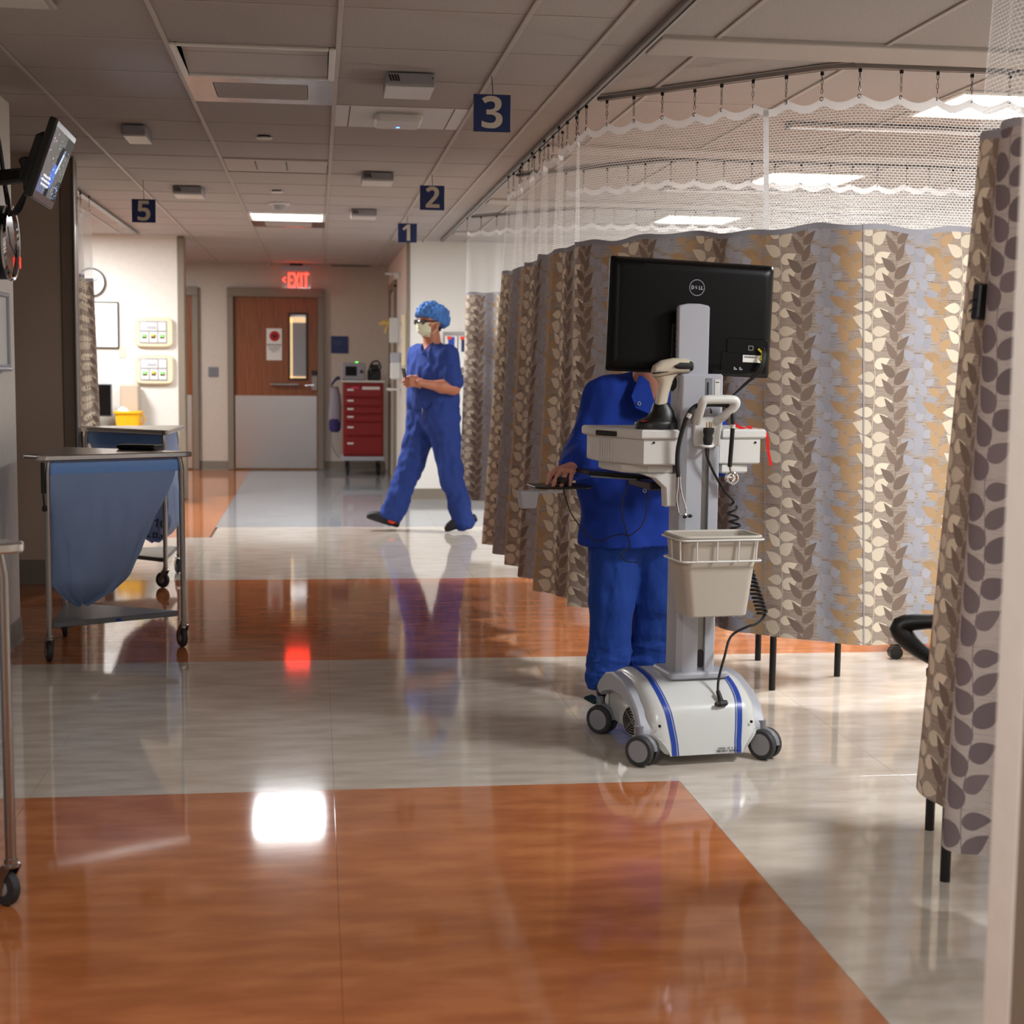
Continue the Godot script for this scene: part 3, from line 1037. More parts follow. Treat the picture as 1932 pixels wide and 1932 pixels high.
	for k in 5:
		var lp := []
		for i in 20: lp.append(Vector3(cos(i * TAU / 20), sin(i * TAU / 20), 0) * (0.010 + 0.009 * k) + Vector3(0, 0, 0.003))
		tube(b, lp, 0.0011, 4, true)
	for k in 2:
		var d := Vector3(cos(PI / 4 + k * PI / 2), sin(PI / 4 + k * PI / 2), 0) * 0.048
		rod(b, d + Vector3(0, 0, 0.003), -d + Vector3(0, 0, 0.003), 0.0014, 5)
	part("fan_guard", b, M.chrome, fan)
	for p in [[-0.205, 0.205, 0.72], [0.225, 0.205, 0.62], [-0.205, -0.235, 0.66], [0.225, -0.235, 0.5]]:
		caster(t, Vector3(p[0], 0.128, p[1]), p[2], 0.051, p[0] < 0 and p[1] < 0)
	# column with a slot and its collar
	b = B.new()
	var x0 := 0.032
	slab(b, rrect(0.215, 0.185, 0.02), 0.022, Transform3D(Basis(Vector3.RIGHT, PI / 2), Vector3(x0 + 0.01, 0.262, 0.005)), 0.006)
	part("column_collar", b, M.grey_plastic, t)
	b = B.new()
	var sec := [Vector2(-0.066, -0.03), Vector2(0.078, -0.03), Vector2(0.080, 0.045), Vector2(0.068, 0.066), Vector2(0.036, 0.070), Vector2(0.036, 0.058), Vector2(0.010, 0.058), Vector2(0.010, 0.070), Vector2(-0.046, 0.076), Vector2(-0.066, 0.066), Vector2(-0.070, 0.03)]
	var up := Transform3D(Basis(Vector3.RIGHT, Vector3.BACK, Vector3.DOWN), Vector3(x0, 0, 0))
	slab(b, sec, 0.86, up.translated(Vector3(0, 0.70, 0)))
	part("column", b, M.grey_plastic, t)
	b = B.new()
	box(b, Vector3(x0 + 0.023, 0.70, 0.0585), Vector3(0.022, 0.84, 0.006), 0.001)
	part("column_rail", b, M.aluminium, t)
	b = B.new()
	slab(b, rrect(0.020, 0.062, 0.009), 0.004, at(Vector3(x0 + 0.023, 0.315, 0.0625)))
	part("cable_slot", b, M.black_plastic, t)
	b = B.new()
	slab(b, rrect(0.150, 0.11, 0.012), 0.155, Transform3D(Basis(Vector3.RIGHT, PI / 2), Vector3(x0 + 0.004, 1.197, 0.02)), 0.006)
	var head := part("column_head", b, M.grey_plastic, t)
	b = B.new()
	box(b, Vector3(0.058, 1.226, 0.0752), Vector3(0.024, 0.07, 0.003), 0.001)
	part("head_slot", b, M.mid_grey_plastic, head)
	b = B.new()
	box(b, Vector3(0.054, 1.222, 0.0772), Vector3(0.005, 0.05, 0.002))
	box(b, Vector3(0.087, 1.247, 0.0764), Vector3(0.012, 0.003, 0.002))
	part("head_mark", b, M.ink, head)
	b = B.new()
	box(b, Vector3(0.088, 1.226, 0.0755), Vector3(0.02, 0.062, 0.003), 0.001)
	part("lift_label", b, M.white_plastic, head)
	b = B.new()
	var mast := [Vector2(-0.055, -0.16), Vector2(0.054, -0.16), Vector2(0.055, 0.142), Vector2(0.05, 0.148), Vector2(0.02, 0.154), Vector2(-0.02, 0.154), Vector2(-0.05, 0.148), Vector2(-0.055, 0.142)]
	slab(b, mast, 0.026, at(Vector3(0.013, 1.352, 0.032)), 0.004)
	part("mast", b, M.grey_plastic, t)
	# screen, seen from behind
	var mon := Node3D.new()
	mon.name = "monitor"
	t.add_child(mon, true)
	mon.position = Vector3(0.032, 1.463, -0.035)
	mon.rotation = Vector3(-0.03, -0.02, -0.036)
	b = B.new()
	var back := [Vector2(-0.283, 0.190), Vector2(-0.290, 0.183), Vector2(-0.2905, -0.184), Vector2(-0.284, -0.191), Vector2(0.284, -0.191), Vector2(0.290, -0.184), Vector2(0.290, -0.06), Vector2(0.285, -0.04), Vector2(0.285, 0.03), Vector2(0.290, 0.05), Vector2(0.290, 0.183), Vector2(0.283, 0.190)]
	slab(b, back, 0.018, at(Vector3(0, 0, -0.012)), 0.003)
	var hump := []
	for q in [[0.0, 1.0], [0.012, 0.985], [0.022, 0.955], [0.028, 0.915], [0.030, 0.86]]:
		var a := PackedVector3Array()
		for v in rrect(0.578 * q[1] + 0.01 * (1 - q[1]), 0.378 - 0.578 * (1 - q[1]), 0.014): a.append(Vector3(v.x, v.y, -0.004 + q[0]))
		hump.append(a)
	loft(b, hump, true, true, 50.0)
	part("back_shell", b, M.black_satin, mon)
	b = B.new()
	box(b, Vector3(0, 0, -0.0215), Vector3(0.556, 0.352, 0.002))
	part("screen", b, M.lens_dark, mon)
	b = B.new()
	var lg := []
	for i in 32: lg.append(Vector3(cos(i * TAU / 32) * 0.0262 + 0.006, sin(i * TAU / 32) * 0.0262 + 0.098, 0.0262))
	tube(b, lg, 0.0012, 6, true)
	var lt := 0.0172
	for e in [["D", -0.0152, 0.0], ["L", 0.0096, 0.0], ["L", 0.0176, 0.0]]:
		text_into(b, e[0], lt, 0.001, at(Vector3(0.006 + e[1], 0.098, 0.0266)), true)
	text_into(b, "E", lt * 0.76, 0.001, at(Vector3(0.0036, 0.0985, 0.0266), 0, 0, 0.30), true)
	part("logo", b, M.grey_plastic, mon, "round pale maker's logo")
	b = B.new()
	box(b, Vector3(0.03, 0.166, 0.0215), Vector3(0.42, 0.004, 0.004), 0.001, Basis.from_euler(Vector3(-0.5, 0, 0)))
	box(b, Vector3(-0.052, -0.09, 0.03), Vector3(0.05, 0.13, 0.012), 0.003)
	part("vent_and_mount", b, M.black_plastic, mon)
	b = B.new()
	for k in 5: lathe(b, [[0.0, 0.0], [0.0022, 0.0], [0.0018, 0.0015], [0.0, 0.0016]], at(Vector3(-0.066 + 0.003 * (k % 2), -0.055 - 0.019 * k, 0.0365), PI / 2), 6)
	part("mount_screw", b, M.steel, mon)
	b = B.new()
	slab(b, rrect(0.150, 0.052, 0.012), 0.006, at(Vector3(0.195, -0.088, 0.026)), 0.002)
	box(b, Vector3(0.185, -0.142, 0.026), Vector3(0.165, 0.066, 0.004), 0.002)
	part("port_panel", b, M.black_satin, mon)
	b = B.new()
	for q in [[0.0, 0.007, 0.017, 0.0022], [0.0, -0.007, 0.017, 0.0022], [-0.0078, 0.0, 0.0022, 0.016], [0.0078, 0.0, 0.0022, 0.016]]:
		box(b, Vector3(0.206 + q[0], -0.094 + q[1], 0.0302), Vector3(q[2], q[3], 0.003))
	part("port", b, M.steel, mon)
	b = B.new()
	box(b, Vector3(0.214, -0.130, 0.0286), Vector3(0.068, 0.024, 0.0012))
	part("asset_label", b, M.paper, mon, "white barcode label")
	b = B.new()
	var rng := RandomNumberGenerator.new()
	rng.seed = 4
	for k in 20: box(b, Vector3(0.186 + 0.0021 * k, -0.1245, 0.0294), Vector3(rng.randf_range(0.0005, 0.0014), 0.006, 0.0006))
	part("barcode", b, M.ink, mon)
	b = B.new()
	for k in 2:
		for q in [[0.0, 0.0], [0.006, 0.0], [0.0, 0.005]]:
			box(b, Vector3(0.152 + 0.020 * k + q[0], -0.167 + q[1], 0.0284), Vector3(0.005, 0.004, 0.001))
	part("approval_mark", b, M.grey_plastic, mon)
	b = B.new()
	tube(b, spline([Vector3(0.232, -0.096, 0.034), Vector3(0.243, -0.112, 0.046), Vector3(0.236, -0.130, 0.044), Vector3(0.246, -0.142, 0.04)], 5), 0.004, 6)
	part("yellow_plug", b, M.yellow_label, mon)
	b = B.new()
	for k in 3:
		tube(b, spline([Vector3(0.236 + 0.008 * k, -0.09, 0.032), Vector3(0.243 + 0.004 * k, -0.12, 0.052), Vector3(0.226 + 0.006 * k, -0.17, 0.055), Vector3(0.19 + 0.004 * k, -0.215, 0.03), Vector3(0.155, -0.262, -0.01), Vector3(0.10, -0.29, -0.04)], 5), 0.0028, 6)
	part("screen_cable", b, M.black_rubber, mon)
	# work surface with side storage
	b = B.new()
	var flat := func(into: B, pts: Array, y0: float, y1: float, bev: float) -> void:
		slab(into, pts, y1 - y0, Transform3D(Basis(Vector3.RIGHT, Vector3.BACK, Vector3.DOWN), Vector3(0, (y0 + y1) / 2, 0)), bev)
	var rim := [Vector2(-0.176, 0.088), Vector2(-0.045, 0.090), Vector2(-0.045, -0.08), Vector2(0.11, -0.08), Vector2(0.125, 0.045), Vector2(0.280, 0.045), Vector2(0.296, -0.02), Vector2(0.300, -0.30), Vector2(-0.268, -0.30), Vector2(-0.270, -0.175)]
	var inset := func(k: float) -> Array:
		var o := []
		for v in rim: o.append(Vector2((v.x - 0.0) * k, (v.y + 0.1) * k - 0.1))
		return o
	flat.call(b, rim, 1.058, 1.090, 0.006)
	part("work_surface", b, M.white_plastic, t)
	b = B.new()
	flat.call(b, inset.call(0.94), 0.972, 1.060, 0.005)
	var body := part("drawer_body", b, M.white_plastic, t)
	b = B.new()
	flat.call(b, [Vector2(-0.135, 0.035), Vector2(-0.05, 0.04), Vector2(-0.05, -0.1), Vector2(0.12, -0.1), Vector2(0.13, 0.03), Vector2(0.225, 0.02), Vector2(0.24, -0.25), Vector2(-0.22, -0.25), Vector2(-0.20, -0.05)], 0.940, 0.973, 0.006)
	part("drawer_base", b, M.white_plastic, t)
	var ch := (Vector3(-0.176, 0, 0.088) - Vector3(-0.270, 0, -0.175)).normalized()
	b = B.new()
	box(b, Vector3(-0.270, 1.070, -0.175) + ch * 0.085 + Vector3(-0.001, 0, 0.001), Vector3(0.118, 0.018, 0.006), 0.003, along(Vector3.ZERO, ch, Vector3.UP).basis)
	part("grip_slot", b, M.black_plastic, body)
	b = B.new()
	for k in 6:
		box(b, Vector3(-0.256, 1.015, -0.168) + ch * (0.02 + 0.014 * k), Vector3(0.004, 0.07, 0.006), 0.001, along(Vector3.ZERO, ch, Vector3.UP).basis)
	part("grip_rib", b, M.white_plastic, body)
	b = B.new()
	for p in [Vector3(-0.132, 1.047, 0.079), Vector3(0.245, 1.045, 0.0375)]:
		lathe(b, [[0.0, 0.0], [0.004, 0.0], [0.004, 0.002], [0.0, 0.002]], at(p, PI / 2), 10)
	part("screw", b, M.dark_metal, body)
	# knee of the keyboard arm, keyboard tray, mouse shelf, cup
	b = B.new()
	slab(b, [Vector2(-0.125, 0.0), Vector2(0.0, 0.0), Vector2(0.0, -0.112), Vector2(-0.036, -0.112), Vector2(-0.040, -0.05), Vector2(-0.075, -0.018)], 0.05, at(Vector3(-0.035, 0.942, 0.02)), 0.004)
	part("arm_bracket", b, M.white_plastic, t)
	b = B.new()
	box(b, Vector3(-0.08, 0.908, -0.38), Vector3(0.33, 0.014, 0.20), 0.004, Basis.from_euler(Vector3(0.0, 0.0, -0.075)))
	box(b, Vector3(-0.02, 0.885, -0.25), Vector3(0.10, 0.03, 0.25), 0.006)
	var kt := part("keyboard_tray", b, M.black_plastic, t)
	b = B.new()
	box(b, Vector3(-0.08, 0.898, -0.283), Vector3(0.32, 0.007, 0.006), 0.002, Basis.from_euler(Vector3(0.0, 0.0, -0.075)))
	part("tray_edge", b, M.mid_grey_plastic, kt)
	b = B.new()
	slab(b, rrect(0.215, 0.20, 0.05), 0.007, Transform3D(Basis(Vector3.RIGHT, PI / 2), Vector3(-0.318, 0.866, -0.40)), 0.002)
	var ms := part("mouse_shelf", b, M.black_plastic, t)
	b = B.new()
	tube(b, spline([Vector3(-0.335, 0.856, -0.30), Vector3(-0.39, 0.853, -0.30), Vector3(-0.425, 0.850, -0.31), Vector3(-0.436, 0.83, -0.31)], 4), 0.006, 6)
	part("cup_bracket", b, M.grey_plastic, ms)
	b = B.new()
	var cup := []
	for q in [[0.026, 0.797], [0.030, 0.80], [0.0385, 0.858], [0.0345, 0.858], [0.026, 0.804]]:
		cup.append(ring(Vector3(-0.458, q[1], -0.31), Vector3.RIGHT, Vector3.BACK, q[0], q[0] * 0.8, 16, 3.5))
	loft(b, cup, true, true, 30.0)
	part("cup", b, M.grey_plastic, ms)
	b = B.new()
	tube(b, spline([Vector3(-0.10, 0.895, -0.28), Vector3(-0.125, 0.80, -0.27), Vector3(-0.105, 0.71, -0.27), Vector3(-0.09, 0.70, -0.27), Vector3(-0.045, 0.74, -0.27), Vector3(-0.03, 0.82, -0.27), Vector3(-0.03, 0.89, -0.28)], 5), 0.0022, 5)
	tube(b, spline([Vector3(-0.33, 0.868, -0.31), Vector3(-0.326, 0.83, -0.285), Vector3(-0.30, 0.77, -0.29), Vector3(-0.24, 0.70, -0.30), Vector3(-0.20, 0.675, -0.30), Vector3(-0.15, 0.695, -0.29), Vector3(-0.105, 0.70, -0.28), Vector3(-0.09, 0.66, -0.28), Vector3(-0.12, 0.63, -0.28), Vector3(-0.10, 0.605, -0.28), Vector3(-0.06, 0.60, -0.28)], 5), 0.0022, 5)
	part("loose_cable", b, M.black_rubber, t)
	# push handle, plug plate
	b = B.new()
	tube(b, spline([Vector3(0.018, 1.115, 0.075), Vector3(0.016, 1.150, 0.105), Vector3(0.018, 1.180, 0.125), Vector3(0.028, 1.190, 0.128), Vector3(0.075, 1.192, 0.128), Vector3(0.120, 1.191, 0.128), Vector3(0.134, 1.184, 0.126), Vector3(0.132, 1.168, 0.12), Vector3(0.105, 1.137, 0.10), Vector3(0.085, 1.118, 0.078)], 5), 0.0150, 12)
	part("push_handle", b, M.white_plastic, t)
	b = B.new()
	slab(b, [Vector2(-0.046, 0.05), Vector2(0.058, 0.05), Vector2(0.05, 0.0), Vector2(0.046, -0.048), Vector2(-0.04, -0.048), Vector2(-0.046, -0.036)], 0.014, at(Vector3(0.052, 1.083, 0.078)), 0.004)
	tube(b, spline([Vector3(0.022, 1.043, 0.09), Vector3(0.026, 1.038, 0.108), Vector3(0.045, 1.036, 0.116), Vector3(0.064, 1.038, 0.108), Vector3(0.068, 1.043, 0.09)], 4), 0.005, 6)
	part("plug_holder", b, M.white_plastic, t)
	b = B.new()
	tube(b, spline([Vector3(0.06, 1.16, 0.085), Vector3(0.062, 1.152, 0.094), Vector3(0.060, 1.146, 0.098), Vector3(0.056, 1.150, 0.096)], 4), 0.0022, 5)
	part("hook", b, M.dark_metal, t)
	# power cord: plug in its holder, straight run, coil, straight run to the inlet
	var cord := Node3D.new()
	cord.name = "power_cord"
	t.add_child(cord, true)
	b = B.new()
	var pr := []
	for q in [[1.040, 0.010, 0.009], [1.048, 0.014, 0.011], [1.062, 0.016, 0.013], [1.072, 0.0135, 0.011], [1.084, 0.018, 0.014], [1.096, 0.018, 0.014], [1.098, 0.015, 0.012]]:
		pr.append(ring(Vector3(0.047 + (q[0] - 1.07) * 0.06, q[0], 0.108), Vector3.RIGHT, Vector3.BACK, q[1], q[2], 14, 3.0))
	loft(b, pr, true, true, 40.0)
	part("plug", b, M.black_rubber, cord)
	b = B.new()
	box(b, Vector3(0.041, 1.107, 0.108), Vector3(0.0025, 0.018, 0.006))
	box(b, Vector3(0.056, 1.107, 0.108), Vector3(0.0025, 0.018, 0.006))
	rod(b, Vector3(0.0485, 1.098, 0.112), Vector3(0.0485, 1.118, 0.112), 0.0022, 6)
	part("plug_pin", b, M.brass, cord)
	b = B.new()
	tube(b, spline([Vector3(0.045, 1.045, 0.106), Vector3(0.043, 1.020, 0.104), Vector3(0.055, 0.985, 0.10), Vector3(0.085, 0.935, 0.09), Vector3(0.125, 0.885, 0.07), Vector3(0.168, 0.850, 0.04), Vector3(0.172, 0.838, 0.03), Vector3(0.160, 0.830, 0.03)], 5), 0.0045, 7)
	var coil := []
	for i in 22 * 10:
		var k := float(i) / (22 * 10)
		var y := lerpf(0.828, 0.462, pow(k, 0.72))
		var a := k * 22 * TAU
		coil.append(Vector3(0.172 + 0.15 * k - 0.055 * k * k + cos(a) * 0.018, y, 0.02 + 0.07 * k + sin(a) * 0.016 - 0.02 * sin(PI * k)))
	tube(b, coil, 0.0042, 6)
	tube(b, spline([coil[-1], Vector3(0.262, 0.445, 0.09), Vector3(0.235, 0.432, 0.10), Vector3(0.205, 0.428, 0.11), Vector3(0.150, 0.395, 0.10), Vector3(0.112, 0.335, 0.14), Vector3(0.088, 0.27, 0.155), Vector3(0.078, 0.232, 0.172), Vector3(0.077, 0.215, 0.185)], 5), 0.0045, 7)
	part("cord", b, M.black_rubber, cord)
	b = B.new()
	var q2 := Transform3D(Basis.from_euler(Vector3(-0.55, 0.25, 0)), Vector3(0.078, 0.203, 0.196))
	lathe(b, [[0.0, 0.03], [0.007, 0.03], [0.009, 0.0], [0.010, -0.012], [0.0, -0.013]], q2, 12)
	box(b, q2 * Vector3(0.0, -0.016, 0.004), Vector3(0.036, 0.018, 0.02), 0.004, q2.basis)
	lathe(b, [[0.0, 0.0], [0.008, 0.0], [0.006, 0.012], [0.0, 0.013]], q2 * at(Vector3(-0.016, -0.016, 0.004), 0, 0, PI / 2), 10)
	part("inlet_plug", b, M.black_rubber, cord)
	# wire holder of the waste bin
	b = B.new()
	for q in [[0.742, 0.145, 0.098], [0.672, 0.139, 0.092]]:
		var lp := []
		for v in rrect(q[1] * 2, q[2] * 2, 0.02): lp.append(Vector3(v.x + 0.046, q[0], v.y + 0.172))
		tube(b, lp, 0.0035, 6, true)
	for p in [[-0.142, 0.0], [-0.142, 0.08], [-0.09, 0.096], [-0.02, 0.096], [0.055, 0.096], [0.118, 0.094], [0.142, 0.04]]:
		rod(b, Vector3(p[0] * 0.975 + 0.046, 0.672, p[1] * 0.96 + 0.172), Vector3(p[0] + 0.046, 0.742, p[1] + 0.172), 0.0032, 6)
	for s in [-1, 1]:
		tube(b, [Vector3(0.046 + s * 0.075, 0.672, 0.09), Vector3(0.046 + s * 0.075, 0.62, 0.076), Vector3(0.046 + s * 0.07, 0.484, 0.076), Vector3(0.046 + s * 0.07, 0.482, 0.20), Vector3(0.046 + s * 0.07, 0.49, 0.205)], 0.0035, 6)
	part("bin_holder", b, M.white_plastic, t, "white wire bin holder")
	# --- loose things on the cart
	t = thing("waste_bin", "small beige waste bin held in the wire ring on the computer cart", "waste bin", on_cart(Vector3(0.046, 0.487, 0.172)), CART_TURN)
	b = B.new()
	var rr := []
	for q in [[0.0, 0.098, 0.062], [0.004, 0.104, 0.068], [0.17, 0.124, 0.078], [0.182, 0.128, 0.082], [0.262, 0.136, 0.088], [0.262, 0.131, 0.083], [0.18, 0.124, 0.078], [0.006, 0.100, 0.064]]:
		var a := PackedVector3Array()
		for v in rrect(q[1] * 2, q[2] * 2, 0.026): a.append(Vector3(v.x, q[0], v.y))
		rr.append(a)
	loft(b, rr, true, true, 30.0)
	part("bucket", b, M.bin_beige, t)
	b = B.new()
	var lp2 := []
	for v in rrect(0.278, 0.182, 0.028): lp2.append(Vector3(v.x, 0.263, v.y))
	tube(b, lp2, 0.006, 8, true)
	part("rim", b, M.bin_beige, t)
	t = thing("scanner_cradle", "black cradle of the barcode scanner on the cart's white work surface", "scanner stand", on_cart(Vector3(-0.108, 1.091, 0.026)), CART_TURN)
	b = B.new()
	var st := []
	for q in [[0.0, 0.0, 0.070, 0.060], [0.018, 0.0, 0.070, 0.060], [0.026, 0.004, 0.066, 0.056], [0.040, 0.018, 0.046, 0.042], [0.062, 0.022, 0.036, 0.034], [0.080, 0.018, 0.028, 0.028], [0.086, 0.018, 0.024, 0.024]]:
		st.append(ring(Vector3(q[1], q[0], 0), Vector3.RIGHT, Vector3.BACK, q[2], q[3], 20, 2.4))
	loft(b, st, true, true, 45.0)
	part("base", b, M.black_plastic, t)
	b = B.new()
	box(b, Vector3(-0.045, 0.027, 0.030), Vector3(0.03, 0.004, 0.02), 0.002, Basis.from_euler(Vector3(0.1, 0, 0.15)))
	part("red_button", b, M.red_paint, t)
	t = thing("barcode_scanner", "cream and black handheld barcode scanner standing in its cradle below the screen", "barcode scanner", on_cart(Vector3(-0.095, 1.176, 0.034)), CART_TURN)
	b = B.new()
	st = []
	for q in [[0.0, 0.0, 0.018, 0.016], [0.03, 0.006, 0.018, 0.016], [0.06, 0.013, 0.0205, 0.018], [0.075, 0.014, 0.026, 0.02], [0.085, 0.018, 0.040, 0.024]]:
		st.append(ring(Vector3(q[1], q[0] - 0.004, 0), Vector3(1, 0.18, 0).normalized(), Vector3.BACK, q[2], q[3], 16, 2.4))
	loft(b, st)
	st = []
	for q in [[-0.026, 0.088, 0.010, 0.016], [-0.022, 0.092, 0.018, 0.022], [0.0, 0.100, 0.024, 0.028], [0.035, 0.107, 0.024, 0.032], [0.072, 0.108, 0.021, 0.036], [0.084, 0.107, 0.018, 0.034]]:
		st.append(ring(Vector3(q[0], q[1], 0), Vector3.UP, Vector3.BACK, q[2], q[3], 16, 2.6))
	loft(b, st, true, true, 50.0)
	part("body", b, M.ivory_scanner if M.has("ivory_scanner") else mat("ivory_scanner", Color(0.82, 0.78, 0.70), 0.35), t)
	b = B.new()
	st = []
	for q in [[0.028, 0.106, 0.004], [0.045, 0.108, 0.013], [0.078, 0.108, 0.016], [0.085, 0.107, 0.013]]:
		st.append(ring(Vector3(q[0], q[1], 0.018), Vector3.UP, Vector3.BACK, q[2], 0.0185, 12, 2.5))
	loft(b, st)
	st = []
	for q in [[-0.028, 0.086, 0.002], [-0.015, 0.088, 0.004], [0.012, 0.091, 0.003]]:
		st.append(ring(Vector3(q[0], q[1], 0.012), Vector3.UP, Vector3.BACK, q[2], 0.0165, 10))
	loft(b, st)
	part("grip_pad", b, M.black_rubber, t)
	b = B.new()
	tube(b, spline([Vector3(0.034, 0.073, 0), Vector3(0.043, 0.062, 0), Vector3(0.038, 0.047, 0), Vector3(0.030, 0.04, 0)], 4), 0.007, 8)
	part("trigger", b, M.black_rubber, t)
	t.scale = Vector3.ONE * 1.15
	stethoscope()
	t = thing("computer_mouse", "black computer mouse under the hand of the person at the cart", "computer mouse", on_cart(Vector3(-0.318, 0.8705, -0.395)), CART_TURN)
	b = B.new()
	st = []
	for i in 9:
		var k := i / 8.0
		st.append(ring(Vector3(0, 0.015 + 0.004 * sin(PI * k), -0.055 + 0.11 * k), Vector3.RIGHT, Vector3.UP, 0.031 * pow(sin(PI * clampf(k, 0.03, 0.97)), 0.4), 0.015 * pow(sin(PI * clampf(k, 0.03, 0.97)), 0.5), 14, 2.6))
	loft(b, st, true, true, 60.0)
	part("body", b, M.black_plastic, t)
	b = B.new()
	lathe(b, [[0.0, -0.003], [0.007, -0.003], [0.007, 0.003], [0.0, 0.003]], at(Vector3(0, 0.031, 0.025), 0, 0, PI / 2), 12)
	part("scroll_wheel", b, M.mid_grey_plastic, t)
	# small things by the right compartment
	b = B.new()
	var rb := at(on_cart(Vector3(0.118, 1.091, -0.02)), 0, CART_TURN, 0)
	lathe(b, [[0.0, 0.0], [0.022, 0.0], [0.022, 0.035], [0.018, 0.042], [0.0, 0.043]], rb, 16)
	one("specimen_cup", b, M.white_plastic, "small white plastic cup on the cart's right compartment", "cup")
	b = B.new()
	slab(b, [Vector2(0, 0), Vector2(0.07, 0.012), Vector2(0.045, 0.05), Vector2(-0.015, 0.055)], 0.0015, at(on_cart(Vector3(0.125, 1.115, -0.09)), -0.5, 0.5, 0.1))
	one("paper_slip", b, M.paper, "folded white paper slip behind the cart's handle", "paper")
	b = B.new()
	var ribbon := func(pts: Array, wd: Vector3) -> void:
		var a := []
		for p in spline(pts, 5):
			var g := on_cart(p)
			a.append(PackedVector3Array([g - wd, g + wd, g + wd + Vector3(0, 0, 0.001), g - wd + Vector3(0, 0, 0.001)]))
		loft(b, a, true, true, 60.0)
	ribbon.call([Vector3(0.170, 1.112, 0.02), Vector3(0.185, 1.098, 0.03), Vector3(0.205, 1.092, 0.035), Vector3(0.215, 1.098, 0.03), Vector3(0.235, 1.093, 0.03)], Vector3(0.004, 0.004, 0))
	ribbon.call([Vector3(0.235, 1.093, 0.03), Vector3(0.272, 1.088, 0.03), Vector3(0.288, 1.065, 0.035), Vector3(0.295, 1.02, 0.03), Vector3(0.308, 0.965, 0.03)], Vector3(0.005, 0.0, 0))
	one("red_tag", b, M.red_tag, "red plastic safety tag hanging off the cart's right compartment", "tag")

func stethoscope() -> void:
	var c := on_cart(Vector3(0.05, 0.81, 0.12))
	var t := thing("stethoscope", "black stethoscope draped over the cart's push handle", "stethoscope", c, CART_TURN)
	var o := Vector3(0.05, 0.81, 0.12)
	var S := func(a: Array) -> Array:
		var r := []
		for p in a: r.append(p - o)
		return r
	var b := B.new()
	tube(b, spline(S.call([Vector3(0.126, 0.968, 0.108), Vector3(0.128, 1.02, 0.11), Vector3(0.127, 1.10, 0.122), Vector3(0.126, 1.145, 0.118), Vector3(0.112, 1.170, 0.108), Vector3(0.080, 1.174, 0.106), Vector3(0.035, 1.174, 0.108), Vector3(0.000, 1.170, 0.115), Vector3(-0.026, 1.146, 0.118), Vector3(-0.044, 1.095, 0.112), Vector3(-0.055, 1.03, 0.102), Vector3(-0.056, 0.97, 0.10), Vector3(-0.050, 0.935, 0.10)]), 5), 0.0075, 9)
	part("tubing", b, M.black_rubber, t)
	b = B.new()
	for e in [[0.0, -0.058, -0.052, -0.046], [0.010, -0.036, -0.024, -0.028]]:
		tube(b, spline(S.call([Vector3(-0.052 + e[0] * 0.6, 0.944, 0.102), Vector3(-0.054 + e[0], 0.90, 0.104), Vector3(e[1], 0.865, 0.106), Vector3(e[2], 0.825, 0.108), Vector3(e[3], 0.812, 0.11), Vector3(e[3] + 0.012, 0.806, 0.112)]), 5), 0.0024, 7)
	part("binaural", b, M.chrome, t)
	b = B.new()
	for p in [Vector3(-0.030, 0.804, 0.112), Vector3(-0.012, 0.806, 0.112)]:
		lathe(b, [[0.0, -0.007], [0.005, -0.006], [0.0065, 0.0], [0.004, 0.007], [0.0, 0.008]], Transform3D(Basis(Vector3.FORWARD, PI / 2), p - o), 10)
	part("ear_tip", b, M.black_rubber, t)
	b = B.new()
	var q := Transform3D(Basis.from_euler(Vector3(PI / 2 + 0.1, 0, 0.1)), Vector3(0.135, 0.930, 0.106) - o)
	lathe(b, [[0.0, -0.007], [0.017, -0.008], [0.023, -0.004], [0.023, 0.003], [0.019, 0.006], [0.012, 0.004], [0.006, 0.008], [0.0, 0.008]], q, 24)
	rod(b, Vector3(0.127, 0.972, 0.107) - o, Vector3(0.132, 0.950, 0.106) - o, 0.005, 8)
	part("chest_piece", b, M.chrome, t)
	b = B.new()
	rod(b, Vector3(-0.026, 1.144, 0.127) - o, Vector3(-0.031, 1.132, 0.124) - o, 0.0082, 9)
	rod(b, Vector3(0.127, 1.110, 0.124) - o, Vector3(0.127, 1.098, 0.122) - o, 0.0082, 9)
	part("name_band", b, M.white_plastic, t)

# ------------------------------------------------------------------ linen hampers
# three tube legs on casters, a triangular steel lid and shelf, a blue bag between them; c: corner positions (x, z)
var last_bag := []

